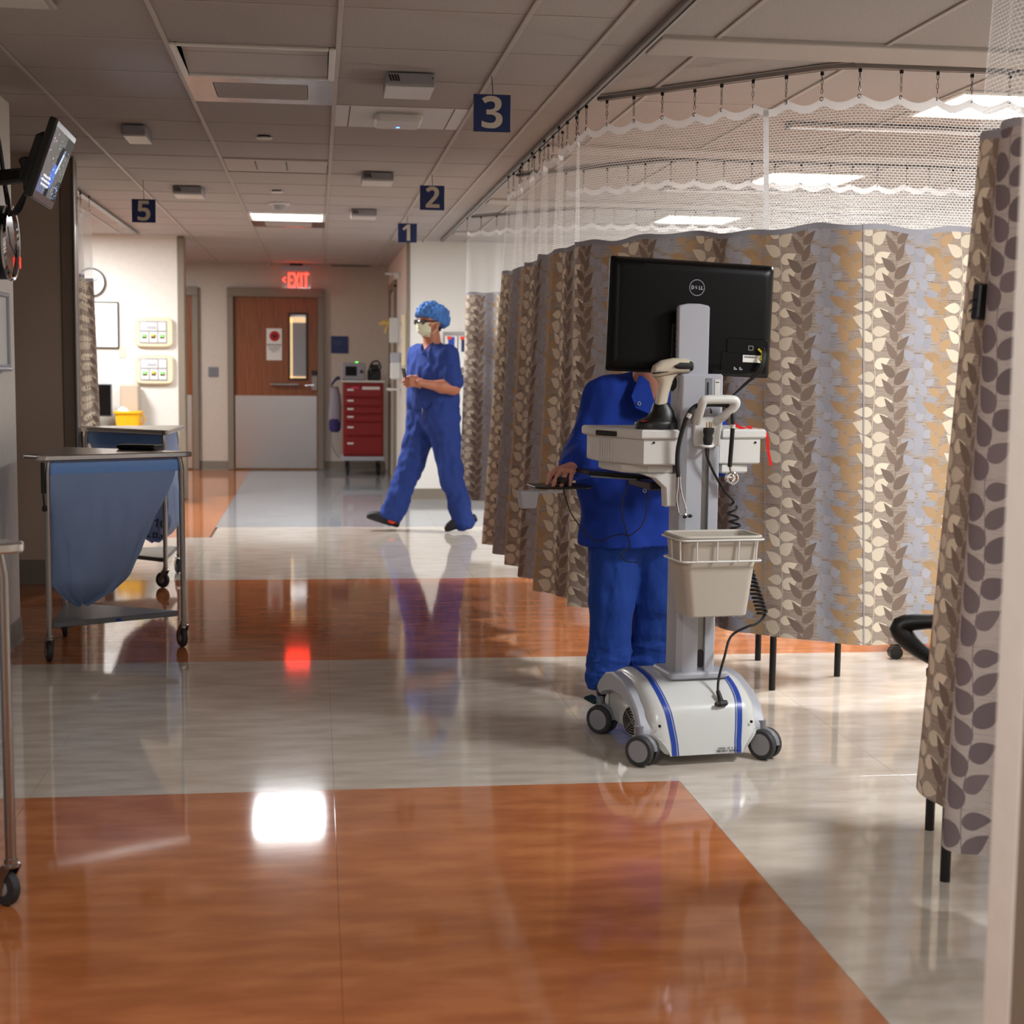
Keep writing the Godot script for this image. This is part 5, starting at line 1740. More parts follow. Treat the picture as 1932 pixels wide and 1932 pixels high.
func far_end() -> void:
	var zb := -18.12
	var d := door("door_1", "wood exit door with steel kick plate, narrow window and warning notice", -0.482, 1.0, zb, true)
	var b := B.new()
	# window set in the leaf: frame, pane and the pale room behind it
	for s in [-1, 1]:
		box(b, Vector3(0.262 + s * 0.105, 1.480, 0.024), Vector3(0.022, 0.80, 0.018), 0.003)
		box(b, Vector3(0.262, 1.480 + s * 0.389, 0.024), Vector3(0.19, 0.022, 0.018), 0.003)
	part("window_frame", b, M.dark_olive if M.has("dark_olive") else mat("dark_olive", Color(0.18, 0.15, 0.11), 0.5), d)
	b = B.new()
	box(b, Vector3(0.262, 1.480, 0.0186), Vector3(0.188, 0.756, 0.002))
	part("pane_backing", b, mat("room_beyond", Color(0.55, 0.56, 0.57), 0.6), d)
	b = B.new()
	box(b, Vector3(0.184, 1.460, 0.0205), Vector3(0.030, 0.72, 0.002))
	box(b, Vector3(0.262, 1.800, 0.0205), Vector3(0.186, 0.07, 0.002))
	box(b, Vector3(0.262, 1.115, 0.0205), Vector3(0.186, 0.022, 0.002))
	part("window_reveal", b, glass_glow(), d, "lit reveal beyond the pane")
	b = B.new()
	box(b, Vector3(0.262, 1.480, 0.0235), Vector3(0.188, 0.756, 0.003))
	part("pane", b, M.pane, d)
	b = B.new()
	rod(b, Vector3(-0.06, 1.028, 0.075), Vector3(0.27, 1.030, 0.075), 0.016, 10)
	for x in [-0.055, 0.262]: rod(b, Vector3(x, 1.029, 0.018), Vector3(x, 1.029, 0.078), 0.013, 8)
	part("pull_handle", b, M.steel, d)
	b = B.new()
	box(b, Vector3(0.455, 1.075, 0.03), Vector3(0.075, 0.24, 0.022), 0.006)
	rod(b, Vector3(0.45, 1.025, 0.04), Vector3(0.45, 1.025, 0.085), 0.014, 8)
	rod(b, Vector3(0.45, 1.025, 0.08), Vector3(0.345, 1.018, 0.08), 0.013, 8)
	part("lever_lock", b, M.chrome, d)
	b = B.new()
	box(b, Vector3(0.455, 1.165, 0.046), Vector3(0.06, 0.06, 0.02), 0.004)
	part("keypad", b, M.black_plastic, d)
	# biohazard notice
	var n := thing("warning_notice", "white paper notice with red biohazard circle taped on the exit door", "notice", Vector3(-0.502, 1.314, zb + 0.0185))
	b = B.new()
	box(b, Vector3(0, 0.19, 0.001), Vector3(0.182, 0.378, 0.002))
	part("sheet", b, M.paper, n)
	b = B.new()
	var dc := []
	for i in 28: dc.append(Vector2(cos(i * TAU / 28), sin(i * TAU / 28)) * 0.062)
	slab(b, dc, 0.001, at(Vector3(0.006, 0.288, 0.0028)))
	part("red_disc", b, M.biohazard_red, n)
	b = B.new()
	for k in 3:
		var a0 := PI / 2 + k * TAU / 3
		var cc := Vector3(cos(a0), sin(a0), 0) * 0.024 + Vector3(0.006, 0.288, 0.0042)
		var lp := []
		for i in 17:
			var a := a0 + PI + (i - 8) / 8.0 * 2.45
			lp.append(cc + Vector3(cos(a), sin(a), 0) * 0.018)
		tube(b, lp, 0.0036, 5)
	var lp2 := []
	for i in 16: lp2.append(Vector3(0.006 + cos(i * TAU / 16) * 0.016, 0.288 + sin(i * TAU / 16) * 0.016, 0.0042))
	tube(b, lp2, 0.0022, 5, true)
	part("biohazard_mark", b, M.ink, n)
	b = B.new()
	text_into(b, "BIOHAZARD", 0.030, 0.0006, at(Vector3(0, 0.183, 0.0026)))
	part("heading", b, M.ink, n)
	b = B.new()
	for e in [["AUTHORIZED", 0.153], ["PERSONNEL", 0.128], ["ONLY", 0.103]]:
		text_into(b, e[0], 0.022, 0.0006, at(Vector3(0, e[1], 0.0026)))
	part("small_print", b, M.ink_grey, n)
	# second door, mostly behind the wall end
	door("door_2", "second wood door partly hidden by the left wall end", -1.95, 0.98, zb, false)
	# room sign, wall plate
	var r := thing("room_sign", "square navy room sign between the exit door and red cart", "sign", Vector3(0.276, 1.405, zb))
	b = B.new()
	slab(b, rrect(0.205, 0.205, 0.008), 0.012, at(Vector3(0, 0.104, 0.006)), 0.002)
	part("plate", b, M.navy, r)
	b = B.new()
	text_into(b, "SOILED", 0.034, 0.001, at(Vector3(-0.03, 0.142, 0.0124)))
	text_into(b, "UTILITY", 0.030, 0.001, at(Vector3(-0.03, 0.112, 0.0124)))
	part("lettering", b, M.ink_blue if M.has("ink_blue") else mat("ink_blue", Color(0.28, 0.34, 0.48), 0.6), r)
	var p := thing("wall_plate", "small grey push plate on the far wall left of the exit door", "wall plate", Vector3(-1.222, 1.108, zb))
	b = B.new()
	box(b, Vector3(0, 0.06, 0.006), Vector3(0.118, 0.118, 0.012), 0.004)
	part("plate", b, M.mid_grey_plastic, p)
	b = B.new()
	for k in 4: box(b, Vector3(0, 0.028 + 0.021 * k, 0.0125), Vector3(0.08, 0.006, 0.003))
	part("plate_slot", b, M.ink_grey, p)
	exit_sign()
	crash_cart()
	# fixtures on the cream wall beside the red cart
	var f := struct("door_3", "door in the cream wall beside the red cart, seen edge-on", "door")
	f.position = Vector3(0.86, 0, -16.75)
	b = B.new()
	for s in [-1, 1]: box(b, Vector3(-0.012, 1.07, s * 0.56), Vector3(0.05, 2.14, 0.07), 0.006)
	box(b, Vector3(-0.012, 2.15, 0), Vector3(0.05, 0.08, 1.19), 0.006)
	part("door_frame", b, M.taupe_trim, f)
	b = B.new()
	box(b, Vector3(0.0, 1.05, 0), Vector3(0.02, 2.09, 1.05), 0.003)
	part("door_leaf", b, M.paint_beige, f)
	b = B.new()
	rod(b, Vector3(-0.01, 1.0, 0.45), Vector3(-0.075, 1.0, 0.45), 0.012, 8)
	rod(b, Vector3(-0.07, 1.0, 0.46), Vector3(-0.07, 1.02, 0.34), 0.011, 8)
	part("lever", b, M.white_plastic, f)
	var a := thing("door_closer", "white door closer arm high on the cream wall", "door closer", Vector3(0.86, 2.17, -15.55))
	b = B.new()
	box(b, Vector3(-0.03, 0.03, 0), Vector3(0.06, 0.06, 0.14), 0.008)
	box(b, Vector3(-0.10, 0.045, 0.0), Vector3(0.11, 0.022, 0.03), 0.004)
	part("body", b, M.white_plastic, a)
	var sd := thing("hand_sanitizer", "white hand sanitizer dispenser with drip tray on the cream wall", "dispenser", Vector3(0.86, 1.02, -15.35))
	b = B.new()
	box(b, Vector3(-0.055, 0.20, 0), Vector3(0.11, 0.18, 0.13), 0.015)
	part("housing", b, M.white_plastic, sd)
	b = B.new()
	box(b, Vector3(-0.058, 0.335, 0), Vector3(0.10, 0.10, 0.12), 0.01)
	part("bottle", b, M.grey_plastic, sd)
	b = B.new()
	slab(b, rrect(0.15, 0.12, 0.05), 0.016, Transform3D(Basis(Vector3.RIGHT, PI / 2), Vector3(-0.075, 0.008, 0)), 0.005)
	part("drip_tray", b, M.white_plastic, sd)
	var gl := thing("glove_dispenser", "white glove box holder with a yellow glove hanging out, on the cream wall", "glove box", Vector3(0.86, 1.52, -15.75))
	b = B.new()
	box(b, Vector3(-0.05, 0.12, 0), Vector3(0.10, 0.26, 0.14), 0.006)
	part("holder", b, M.white_plastic, gl)
	b = B.new()
	tube(b, spline([Vector3(-0.09, 0.19, 0.02), Vector3(-0.15, 0.20, 0.02), Vector3(-0.19, 0.185, 0.03), Vector3(-0.21, 0.20, 0.03)], 4), [0.028, 0.028, 0.03, 0.03, 0.028, 0.026, 0.024, 0.02, 0.016, 0.014, 0.012, 0.01, 0.008], 8)
	tube(b, spline([Vector3(-0.10, 0.17, -0.02), Vector3(-0.13, 0.14, -0.02), Vector3(-0.14, 0.09, -0.02)], 4), 0.014, 7)
	part("glove", b, M.tan_glove if M.has("tan_glove") else mat("tan_glove", Color(0.78, 0.66, 0.38), 0.7), gl)
	var nb := thing("notice_frame", "narrow black-edged notice frame on the cream wall", "notice frame", Vector3(0.86, 1.38, -14.95))
	b = B.new()
	box(b, Vector3(-0.012, 0.16, 0), Vector3(0.024, 0.32, 0.22), 0.003)
	part("frame", b, M.black_plastic, nb)
	b = B.new()
	box(b, Vector3(-0.0255, 0.16, 0), Vector3(0.003, 0.28, 0.18))
	part("sheet", b, M.paper, nb)
	var iv := thing("intercom_panel", "ivory intercom panel at the cream wall's corner", "intercom", Vector3(0.86, 1.28, -14.55))
	b = B.new()
	box(b, Vector3(-0.02, 0.24, 0), Vector3(0.04, 0.50, 0.14), 0.008)
	part("panel", b, M.ivory, iv)
	b = B.new()
	for i in 3: box(b, Vector3(-0.042, 0.10 + 0.13 * i, 0), Vector3(0.006, 0.05, 0.07), 0.002)
	part("button", b, M.grey_plastic, iv)
	# glove box rack on the white end wall behind the walking person
	var rk := thing("glove_rack", "steel rack of glove boxes on the white end wall behind the walking person", "glove rack", Vector3(1.33, 1.21, -14.17))
	b = B.new()
	box(b, Vector3(0, 0.195, 0.008), Vector3(0.27, 0.385, 0.016), 0.003)
	part("back_plate", b, M.steel, rk)
	for i in 2:
		b = B.new()
		box(b, Vector3(-0.065 + 0.125 * i, 0.20, 0.05), Vector3(0.115, 0.30, 0.07), 0.004)
		part("glove_box", b, M.paper, rk)
		b = B.new()
		box(b, Vector3(-0.065 + 0.125 * i, 0.27, 0.086), Vector3(0.06, 0.14, 0.004), 0.001)
		part("box_print", b, [M.blue_stripe, M.navy][i], rk)
		b = B.new()
		box(b, Vector3(-0.085 + 0.125 * i, 0.33, 0.088), Vector3(0.04, 0.03, 0.004), 0.001)
		part("box_mark", b, M.orange_sock, rk)
	b = B.new()
	box(b, Vector3(0.06, -0.05, 0.04), Vector3(0.16, 0.07, 0.08), 0.006)
	one("tape_holder", b, M.black_plastic, "black box below the glove rack on the white end wall", "holder").position = Vector3(1.33, 1.21, -14.17)

func glass_glow() -> StandardMaterial3D:
	# warm light of the room beyond the door window
	glow("window_light", Color(0.93, 0.80, 0.60), 0.36)
	return M.window_light

func exit_sign() -> void:
	var t := thing("exit_sign", "red glowing EXIT sign with left arrow hanging before the wood door", "exit sign", Vector3(-0.232, CEIL, -17.75))
	var b := B.new()
	box(b, Vector3(0, -0.010, 0), Vector3(0.15, 0.02, 0.07), 0.003)
	part("canopy", b, M.black_plastic, t)
	b = B.new()
	box(b, Vector3(0, -0.055, 0), Vector3(0.35, 0.065, 0.075), 0.004)
	part("housing", b, M.grey_plastic, t)
	b = B.new()
	box(b, Vector3(0, -0.185, 0), Vector3(0.345, 0.20, 0.007))
	part("acrylic_plate", b, M.acrylic, t)
	b = B.new()
	var x := -0.105
	# block letters E X I T and the arrow
	var bar := func(cx: float, cy: float, w: float, h: float, a := 0.0) -> void:
		box(b, Vector3(cx, cy - 0.19, 0.006), Vector3(w, h, 0.004), 0.0, Basis(Vector3.BACK, a))
	bar.call(-0.085, 0.0, 0.020, 0.168)
	for y in [-0.074, 0.0, 0.074]: bar.call(-0.062, y, 0.045, 0.020)
	bar.call(0.0, 0.0, 0.021, 0.182, 0.34)
	bar.call(0.0, 0.0, 0.021, 0.182, -0.34)
	bar.call(0.058, 0.0, 0.021, 0.168)
	bar.call(0.112, 0.0, 0.021, 0.168)
	bar.call(0.112, 0.074, 0.066, 0.020)
	bar.call(-0.140, 0.018, 0.045, 0.014, 0.75)
	bar.call(-0.140, -0.012, 0.045, 0.014, -0.75)
	part("exit_letters", b, M.exit_red, t, "glowing red EXIT letters and arrow")
	var l := AreaLight3D.new()
	l.name = "exit_glow"
	l.light_color = Color(1.0, 0.16, 0.10)
	l.light_energy = 0.03
	l.area_size = Vector2(0.28, 0.17)
	l.shadow_enabled = true
	t.add_child(l, true)
	l.position = Vector3(0, -0.19, 0.014)
	l.rotation.y = PI

func crash_cart() -> void:
	var t := thing("crash_cart", "red steel crash cart with drawers against the far right corner", "medical cart", Vector3(0.535, 0, -17.45))
	var w := 0.46
	var b := B.new()
	box(b, Vector3(0, 0.645, 0), Vector3(w, 0.85, 0.55), 0.008)
	part("cabinet", b, M.red_paint, t)
	var y := 1.045
	for h in [0.14, 0.10, 0.09, 0.09, 0.16, 0.22]:
		b = B.new()
		box(b, Vector3(0, y - h / 2, 0.282), Vector3(w - 0.03, h - 0.008, 0.018), 0.004)
		var dr := part("drawer", b, M.red_paint, t)
		b = B.new()
		box(b, Vector3(0, y - 0.016, 0.293), Vector3(w - 0.08, 0.010, 0.012), 0.003)
		part("drawer_pull", b, M.red_paint, dr)
		b = B.new()
		box(b, Vector3(-0.15, y - h * 0.42, 0.2925), Vector3(0.07, 0.020, 0.003))
		part("drawer_label", b, M.paper, dr)
		y -= h
	b = B.new()
	box(b, Vector3(-0.10, 1.012, 0.2935), Vector3(0.09, 0.022, 0.003))
	part("pink_label", b, M.pink, t)
	b = B.new()
	box(b, Vector3(0.085, 1.008, 0.2935), Vector3(0.20, 0.034, 0.003))
	part("white_label", b, M.paper, t)
	b = B.new()
	box(b, Vector3(0, 1.082, 0), Vector3(w + 0.03, 0.024, 0.58), 0.006)
	part("cart_top", b, M.white_plastic, t)
	b = B.new()
	box(b, Vector3(0, 0.195, 0), Vector3(w + 0.02, 0.05, 0.56), 0.006)
	part("base", b, M.grey_plastic, t)
	for q in [[-0.18, 0.2], [0.18, 0.2], [-0.18, -0.2], [0.18, -0.2]]:
		b = B.new()
		var m := Transform3D(Basis(Vector3.FORWARD, PI / 2), Vector3(q[0], 0.0625, q[1]))
		lathe(b, [[0.0, -0.014], [0.05, -0.014], [0.0625, -0.008], [0.0625, 0.008], [0.05, 0.014], [0.0, 0.014]], m, 20)
		for s in [-1, 1]: box(b, Vector3(q[0] + s * 0.019, 0.115, q[1]), Vector3(0.005, 0.12, 0.04), 0.001)
		box(b, Vector3(q[0], 0.165, q[1]), Vector3(0.05, 0.02, 0.05), 0.004)
		part("caster", b, M.black_rubber, t)
	# machine on top
	var d := thing("defibrillator", "grey box-shaped medical monitor on top of the red cart", "medical monitor", Vector3(0.44, 1.095, -17.36))
	b = B.new()
	slab(b, [Vector2(-0.14, 0.0), Vector2(0.10, 0.0), Vector2(0.12, 0.02), Vector2(0.12, 0.19), Vector2(0.10, 0.205), Vector2(-0.14, 0.20)], 0.20, at(Vector3.ZERO), 0.008)
	part("housing", b, M.rim_grey, d)
	b = B.new()
	box(b, Vector3(-0.045, 0.105, 0.101), Vector3(0.13, 0.11, 0.004), 0.002)
	part("screen", b, M.lens_dark, d)
	b = B.new()
	lathe(b, [[0.0, 0.0], [0.02, 0.0], [0.018, 0.012], [0.0, 0.013]], at(Vector3(0.075, 0.10, 0.10), PI / 2), 14)
	part("dial", b, M.black_plastic, d)
	b = B.new()
	box(b, Vector3(0.02, 0.206, 0.06), Vector3(0.03, 0.012, 0.02), 0.003)
	part("status_light", b, M.led_green, d)
	var e := thing("suction_unit", "black machine with coiled leads at the right of the red cart's top", "medical device", Vector3(0.665, 1.095, -17.42))
	b = B.new()
	box(b, Vector3(0, 0.06, 0), Vector3(0.15, 0.12, 0.2), 0.012)
	box(b, Vector3(0.01, 0.15, -0.02), Vector3(0.09, 0.07, 0.1), 0.01)
	part("housing", b, M.black_plastic, e)
	b = B.new()
	tube(b, spline([Vector3(-0.06, 0.12, 0.08), Vector3(-0.03, 0.2, 0.09), Vector3(0.04, 0.22, 0.08), Vector3(0.07, 0.14, 0.1), Vector3(0.0, 0.1, 0.11), Vector3(-0.05, 0.05, 0.11)], 5), 0.010, 7)
	part("lead", b, M.black_rubber, e)
	# bag hung on the cart's left side
	var g := thing("cart_bag", "grey and purple bag with cord hanging on the red cart's left side", "bag", Vector3(0.212, 0.50, -17.3))
	b = B.new()
	var rr := []
	for q in [[0.0, 0.03, 0.03], [0.04, 0.06, 0.05], [0.16, 0.075, 0.07], [0.30, 0.07, 0.07], [0.42, 0.06, 0.06], [0.52, 0.045, 0.05]]:
		rr.append(ring(Vector3(0.01 * sin(q[0] * 22.0), q[0], 0), Vector3.RIGHT, Vector3.BACK, q[1], q[2], 12, 2.6))
	loft(b, rr, true, true, 60.0)
	part("sack", b, M.grey_cloth, g)
	b = B.new()
	rr = []
	for q in [[0.0, 0.045, 0.05], [0.03, 0.065, 0.062], [0.11, 0.068, 0.066], [0.16, 0.066, 0.064]]:
		rr.append(ring(Vector3(-0.004, q[0] - 0.005, 0.004), Vector3.RIGHT, Vector3.BACK, q[1], q[2], 12, 2.6))
	loft(b, rr, true, true, 60.0)
	part("purple_base", b, M.purple_cloth, g)
	b = B.new()
	rr = []
	for i in 6:
		var a := i / 5.0
		rr.append(ring(Vector3(-0.045 + 0.10 * a, 0.53 + 0.09 * sin(PI * a * 0.6), 0.03), Vector3.UP, Vector3.BACK, 0.022, 0.05, 8))
	loft(b, rr, true, true, 60.0)
	part("blue_strap", b, M.navy, g)
	b = B.new()
	tube(b, spline([Vector3(-0.05, 0.02, 0.03), Vector3(-0.045, -0.12, 0.03), Vector3(0.0, -0.24, 0.03), Vector3(0.05, -0.30, 0.03)], 5), 0.005, 6)
	part("hanging_cord", b, M.mid_grey_plastic, g)

# ------------------------------------------------------------------ ceiling fittings and signs
func ceiling_things() -> void:
	# numbered signs
	for e in [["3", 0.695, -6.0, 2.293, "nearest on the right"], ["2", 0.695, -9.1, 2.294, "middle on the right"], ["1", 0.702, -11.7, 2.305, "farthest on the right"], ["5", -1.086, -9.8, 2.243, "on the left"]]:
		var t := thing("bay_number_sign", "navy square hanging sign with the number %s, %s" % [e[0], e[4]], "sign", Vector3(e[1], e[3], e[2]), 0.0, "hanging bay number signs")
		var b := B.new()
		slab(b, rrect(0.148, 0.146, 0.002), 0.006, at(Vector3.ZERO), 0.001)
		part("plate", b, M.navy, t)
		b = B.new()
		text_into(b, e[0], 0.172, 0.001, at(Vector3(0, 0.0, 0.0036)))
		text_into(b, e[0], 0.172, 0.001, at(Vector3(0, 0.0, -0.0036), 0, PI))
		part("digit", b, M.sign_digit, t, "pale digit %s" % e[0])
		b = B.new()
		var top: float = CEIL - e[3]
		tube(b, spline([Vector3(0, 0.066, 0), Vector3(0.002, 0.078, 0.003), Vector3(0, 0.08 + (top - 0.08) * 0.5, 0), Vector3(-0.002, top - 0.01, 0), Vector3(0, top - 0.002, 0)], 4), 0.0016, 5)
		part("wire_hook", b, M.dark_metal, t)
	# steel linear vents
	for v in [[-6.5075, "steel supply vent with louvres beside the dark ceiling fitting"], [-12.6575, "steel supply vent just beyond the glowing corridor light"]]:
		var t := thing("air_vent", v[1], "air vent", Vector3(-0.2275, CEIL, v[0]))
		var b := B.new()
		var o := 0.3
		for s in [-1, 1]:
			box(b, Vector3(0, 0.0, s * 0.235), Vector3(0.60, 0.006, 0.13), 0.001)
			box(b, Vector3(s * 0.245, 0.0, 0), Vector3(0.11, 0.006, 0.34), 0.001)
		part("face_panel", b, M.steel_bright, t)
		b = B.new()
		for s in [-1, 1]:
			box(b, Vector3(0, 0.012, s * 0.168), Vector3(0.40, 0.03, 0.006), 0.001, Basis(Vector3.RIGHT, s * 0.3))
			box(b, Vector3(s * 0.192, 0.012, 0), Vector3(0.006, 0.03, 0.33), 0.001)
		part("throat", b, M.aluminium, t)
		b = B.new()
		box(b, Vector3(0, 0.05, 0), Vector3(0.40, 0.004, 0.34))
		part("duct", b, M.rim_grey, t)
		for k in 7:
			b = B.new()
			box(b, Vector3(0, 0.001, -0.14 + 0.047 * k), Vector3(0.38, 0.003, 0.042), 0.001, Basis(Vector3.RIGHT, -0.42))
			part("louvre", b, M.panel_off, t)
	# ceiling panel with a wireless access point
	var t := thing("access_point_panel", "white ceiling panel with a rounded wireless access point and blue light", "ceiling panel", Vector3(0.3875, CEIL, -7.1225))
	var b := B.new()
	box(b, Vector3(0, 0.008, 0), Vector3(0.600, 0.012, 0.600), 0.002)
	part("panel", b, M.white_plastic, t)
	b = B.new()
	for x in [-0.235, 0.235]: box(b, Vector3(x, 0.0015, 0), Vector3(0.006, 0.002, 0.58))
	part("panel_seam", b, M.ink_grey, t)
	b = B.new()
	slab(b, rrect(0.22, 0.26, 0.03), 0.04, Transform3D(Basis(Vector3.RIGHT, PI / 2), Vector3(-0.01, -0.016, 0.03)), 0.012)
	part("access_point", b, M.white_plastic, t)
	b = B.new()
	box(b, Vector3(-0.005, -0.0365, -0.03), Vector3(0.016, 0.003, 0.012))
	part("status_light", b, M.led_blue, t)
	b = B.new()
	box(b, Vector3(-0.015, -0.012, -0.115), Vector3(0.022, 0.016, 0.012), 0.003)
	part("sensor_window", b, M.black_plastic, t)
	# nurse call boxes
	for e in [[0.372, -6.15, 0.195, "white box-shaped call lamp with four slots under the ceiling, nearest on the right"], [0.37, -9.25, 0.19, "call lamp box under the ceiling, second on the right"], [0.355, -11.45, 0.19, "call lamp box under the ceiling, farthest on the right"], [-0.84, -10.25, 0.19, "call lamp box under the ceiling on the left, behind the number 5 sign"], [-0.88, -7.7, 0.115, "small grey box under the ceiling near the television"]]:
		t = thing("call_lamp", e[3], "call lamp", Vector3(e[0], CEIL, e[1]), 0.0, "call lamp boxes")
		var w: float = e[2]
		b = B.new()
		box(b, Vector3(0, -0.024, 0), Vector3(w, 0.048, 0.30), 0.005)
		part("case", b, M.rim_grey, t)
		b = B.new()
		box(b, Vector3(0, -0.050, -0.01), Vector3(w - 0.006, 0.006, 0.27), 0.002)
		part("lamp_cover", b, M.white_plastic, t)
		if w > 0.15:
			for k in 4:
				b = B.new()
				box(b, Vector3(-w * 0.42 + 0.011 * k, -0.022, 0.151), Vector3(0.006, 0.026, 0.003), 0.0, Basis(Vector3.BACK, 0.35))
				part("slot", b, M.ink, t)
			b = B.new()
			box(b, Vector3(w * 0.44, -0.020, 0.151), Vector3(0.005, 0.005, 0.003))
			part("pinhole", b, M.ink, t)
	# hatch with two slots
	t = thing("ceiling_hatch", "ceiling access hatch with two dark slots", "ceiling hatch", Vector3(-0.2275, CEIL, -8.95))
	b = B.new()
	box(b, Vector3(0, 0.0, 0), Vector3(0.585, 0.008, 0.55), 0.002)
	part("hatch_panel", b, M.grid_bar, t)
	b = B.new()
	for s in [-1, 1]:
		var sl := B.new()
		box(sl, Vector3(-0.03 + s * 0.088, -0.005, 0.02), Vector3(0.008, 0.004, 0.36))
		part("slot", sl, M.ink_grey, t)
	box(b, Vector3(0, -0.004, -0.278), Vector3(0.59, 0.006, 0.008))
	box(b, Vector3(0.293, -0.004, -0.1), Vector3(0.005, 0.006, 0.34))
	part("seam", b, M.ink_grey, t)
	for e in [[-0.262, -7.82, "concealed sprinkler cover plate, nearer one"], [-0.262, -10.25, "concealed sprinkler cover plate, farther one"]]:
		t = thing("sprinkler_cover", e[2], "sprinkler", Vector3(e[0], CEIL, e[1]))
		b = B.new()
		lathe(b, [[0.0, -0.012], [0.038, -0.012], [0.042, -0.009], [0.042, -0.006], [0.0, -0.006]], Transform3D.IDENTITY, 24)
		part("cover", b, M.white_plastic, t)
		b = B.new()
		lathe(b, [[0.0, -0.006], [0.032, -0.006], [0.032, 0.005], [0.0, 0.005]], Transform3D.IDENTITY, 20)
		part("neck", b, M.ink, t)
	t = thing("smoke_detector", "round white smoke detector before the glowing corridor light", "smoke detector", Vector3(-0.265, CEIL, -11.05))
	b = B.new()
	lathe(b, [[0.0, -0.012], [0.07, -0.012], [0.078, -0.006], [0.078, 0.003], [0.0, 0.003]], Transform3D.IDENTITY, 28)
	part("base", b, M.white_plastic, t)
	b = B.new()
	lathe(b, [[0.0, -0.055], [0.03, -0.053], [0.042, -0.042], [0.048, -0.02], [0.055, -0.012], [0.0, -0.011]], Transform3D.IDENTITY, 28)
	part("chamber", b, M.grey_plastic, t)
	t = thing("ceiling_speaker_panel", "pale square ceiling panel at the upper left corner", "ceiling panel", Vector3(-0.93, CEIL, -4.85))
	b = B.new()
	box(b, Vector3(0, -0.008, 0), Vector3(0.20, 0.016, 0.5), 0.005)
	part("panel", b, M.grid_bar, t)
	b = B.new()
	box(b, Vector3(0, -0.018, -0.02), Vector3(0.16, 0.004, 0.4), 0.001)
	part("grille", b, M.white_plastic, t)
	t = thing("slot_diffuser", "dark ceiling slot before the far wall, above the red cart", "air vent", Vector3(0.40, CEIL, -17.85))
	b = B.new()
	box(b, Vector3(0, -0.004, 0), Vector3(0.48, 0.010, 0.14), 0.002)
	part("frame", b, M.grid_edge, t)
	b = B.new()
	box(b, Vector3(0, -0.010, 0), Vector3(0.44, 0.004, 0.06))
	part("slot", b, M.ink, t)
	# metal rails beside the bay lights
	for k in 3:
		t = thing("ceiling_rail", ["long metal ceiling rail behind the net beside the brightest bay light", "metal ceiling rail in the second bay, behind two nets", "metal ceiling rail in the farthest bay"][k], "ceiling rail", Vector3(2.85, CEIL, -6.88 - 2.6 * k))
		b = B.new()
		box(b, Vector3(0, -0.012, 0), Vector3(1.30, 0.024, 0.06), 0.004)
		part("rail", b, M.steel_bright, t)
		b = B.new()
		for s in [-1, 1]: box(b, Vector3(s * 0.655, -0.013, 0), Vector3(0.014, 0.03, 0.066), 0.003)
		part("end_cap", b, M.mid_grey_plastic, t)
	# tall wooden cupboard at the back of the second bay
	var c := thing("wood_cupboard", "tall tan wooden cupboard glimpsed through the net at the back of the second bay", "cupboard", Vector3(4.15, 0, -7.0))
	b = B.new()
	box(b, Vector3(0, 1.05, 0), Vector3(0.48, 2.10, 1.0), 0.006)
	part("body", b, M.wood_pale if M.has("wood_pale") else mat("wood_pale", Color(0.66, 0.47, 0.28), 0.5), c)
	for s in [-1, 1]:
		b = B.new()
		box(b, Vector3(-0.248, 1.07, s * 0.245), Vector3(0.018, 1.98, 0.48), 0.004)
		var dd := part("door", b, M.wood_pale, c)
		b = B.new()
		rod(b, Vector3(-0.275, 1.0, s * 0.04), Vector3(-0.275, 1.15, s * 0.04), 0.006, 8)
		part("handle", b, M.steel, dd)

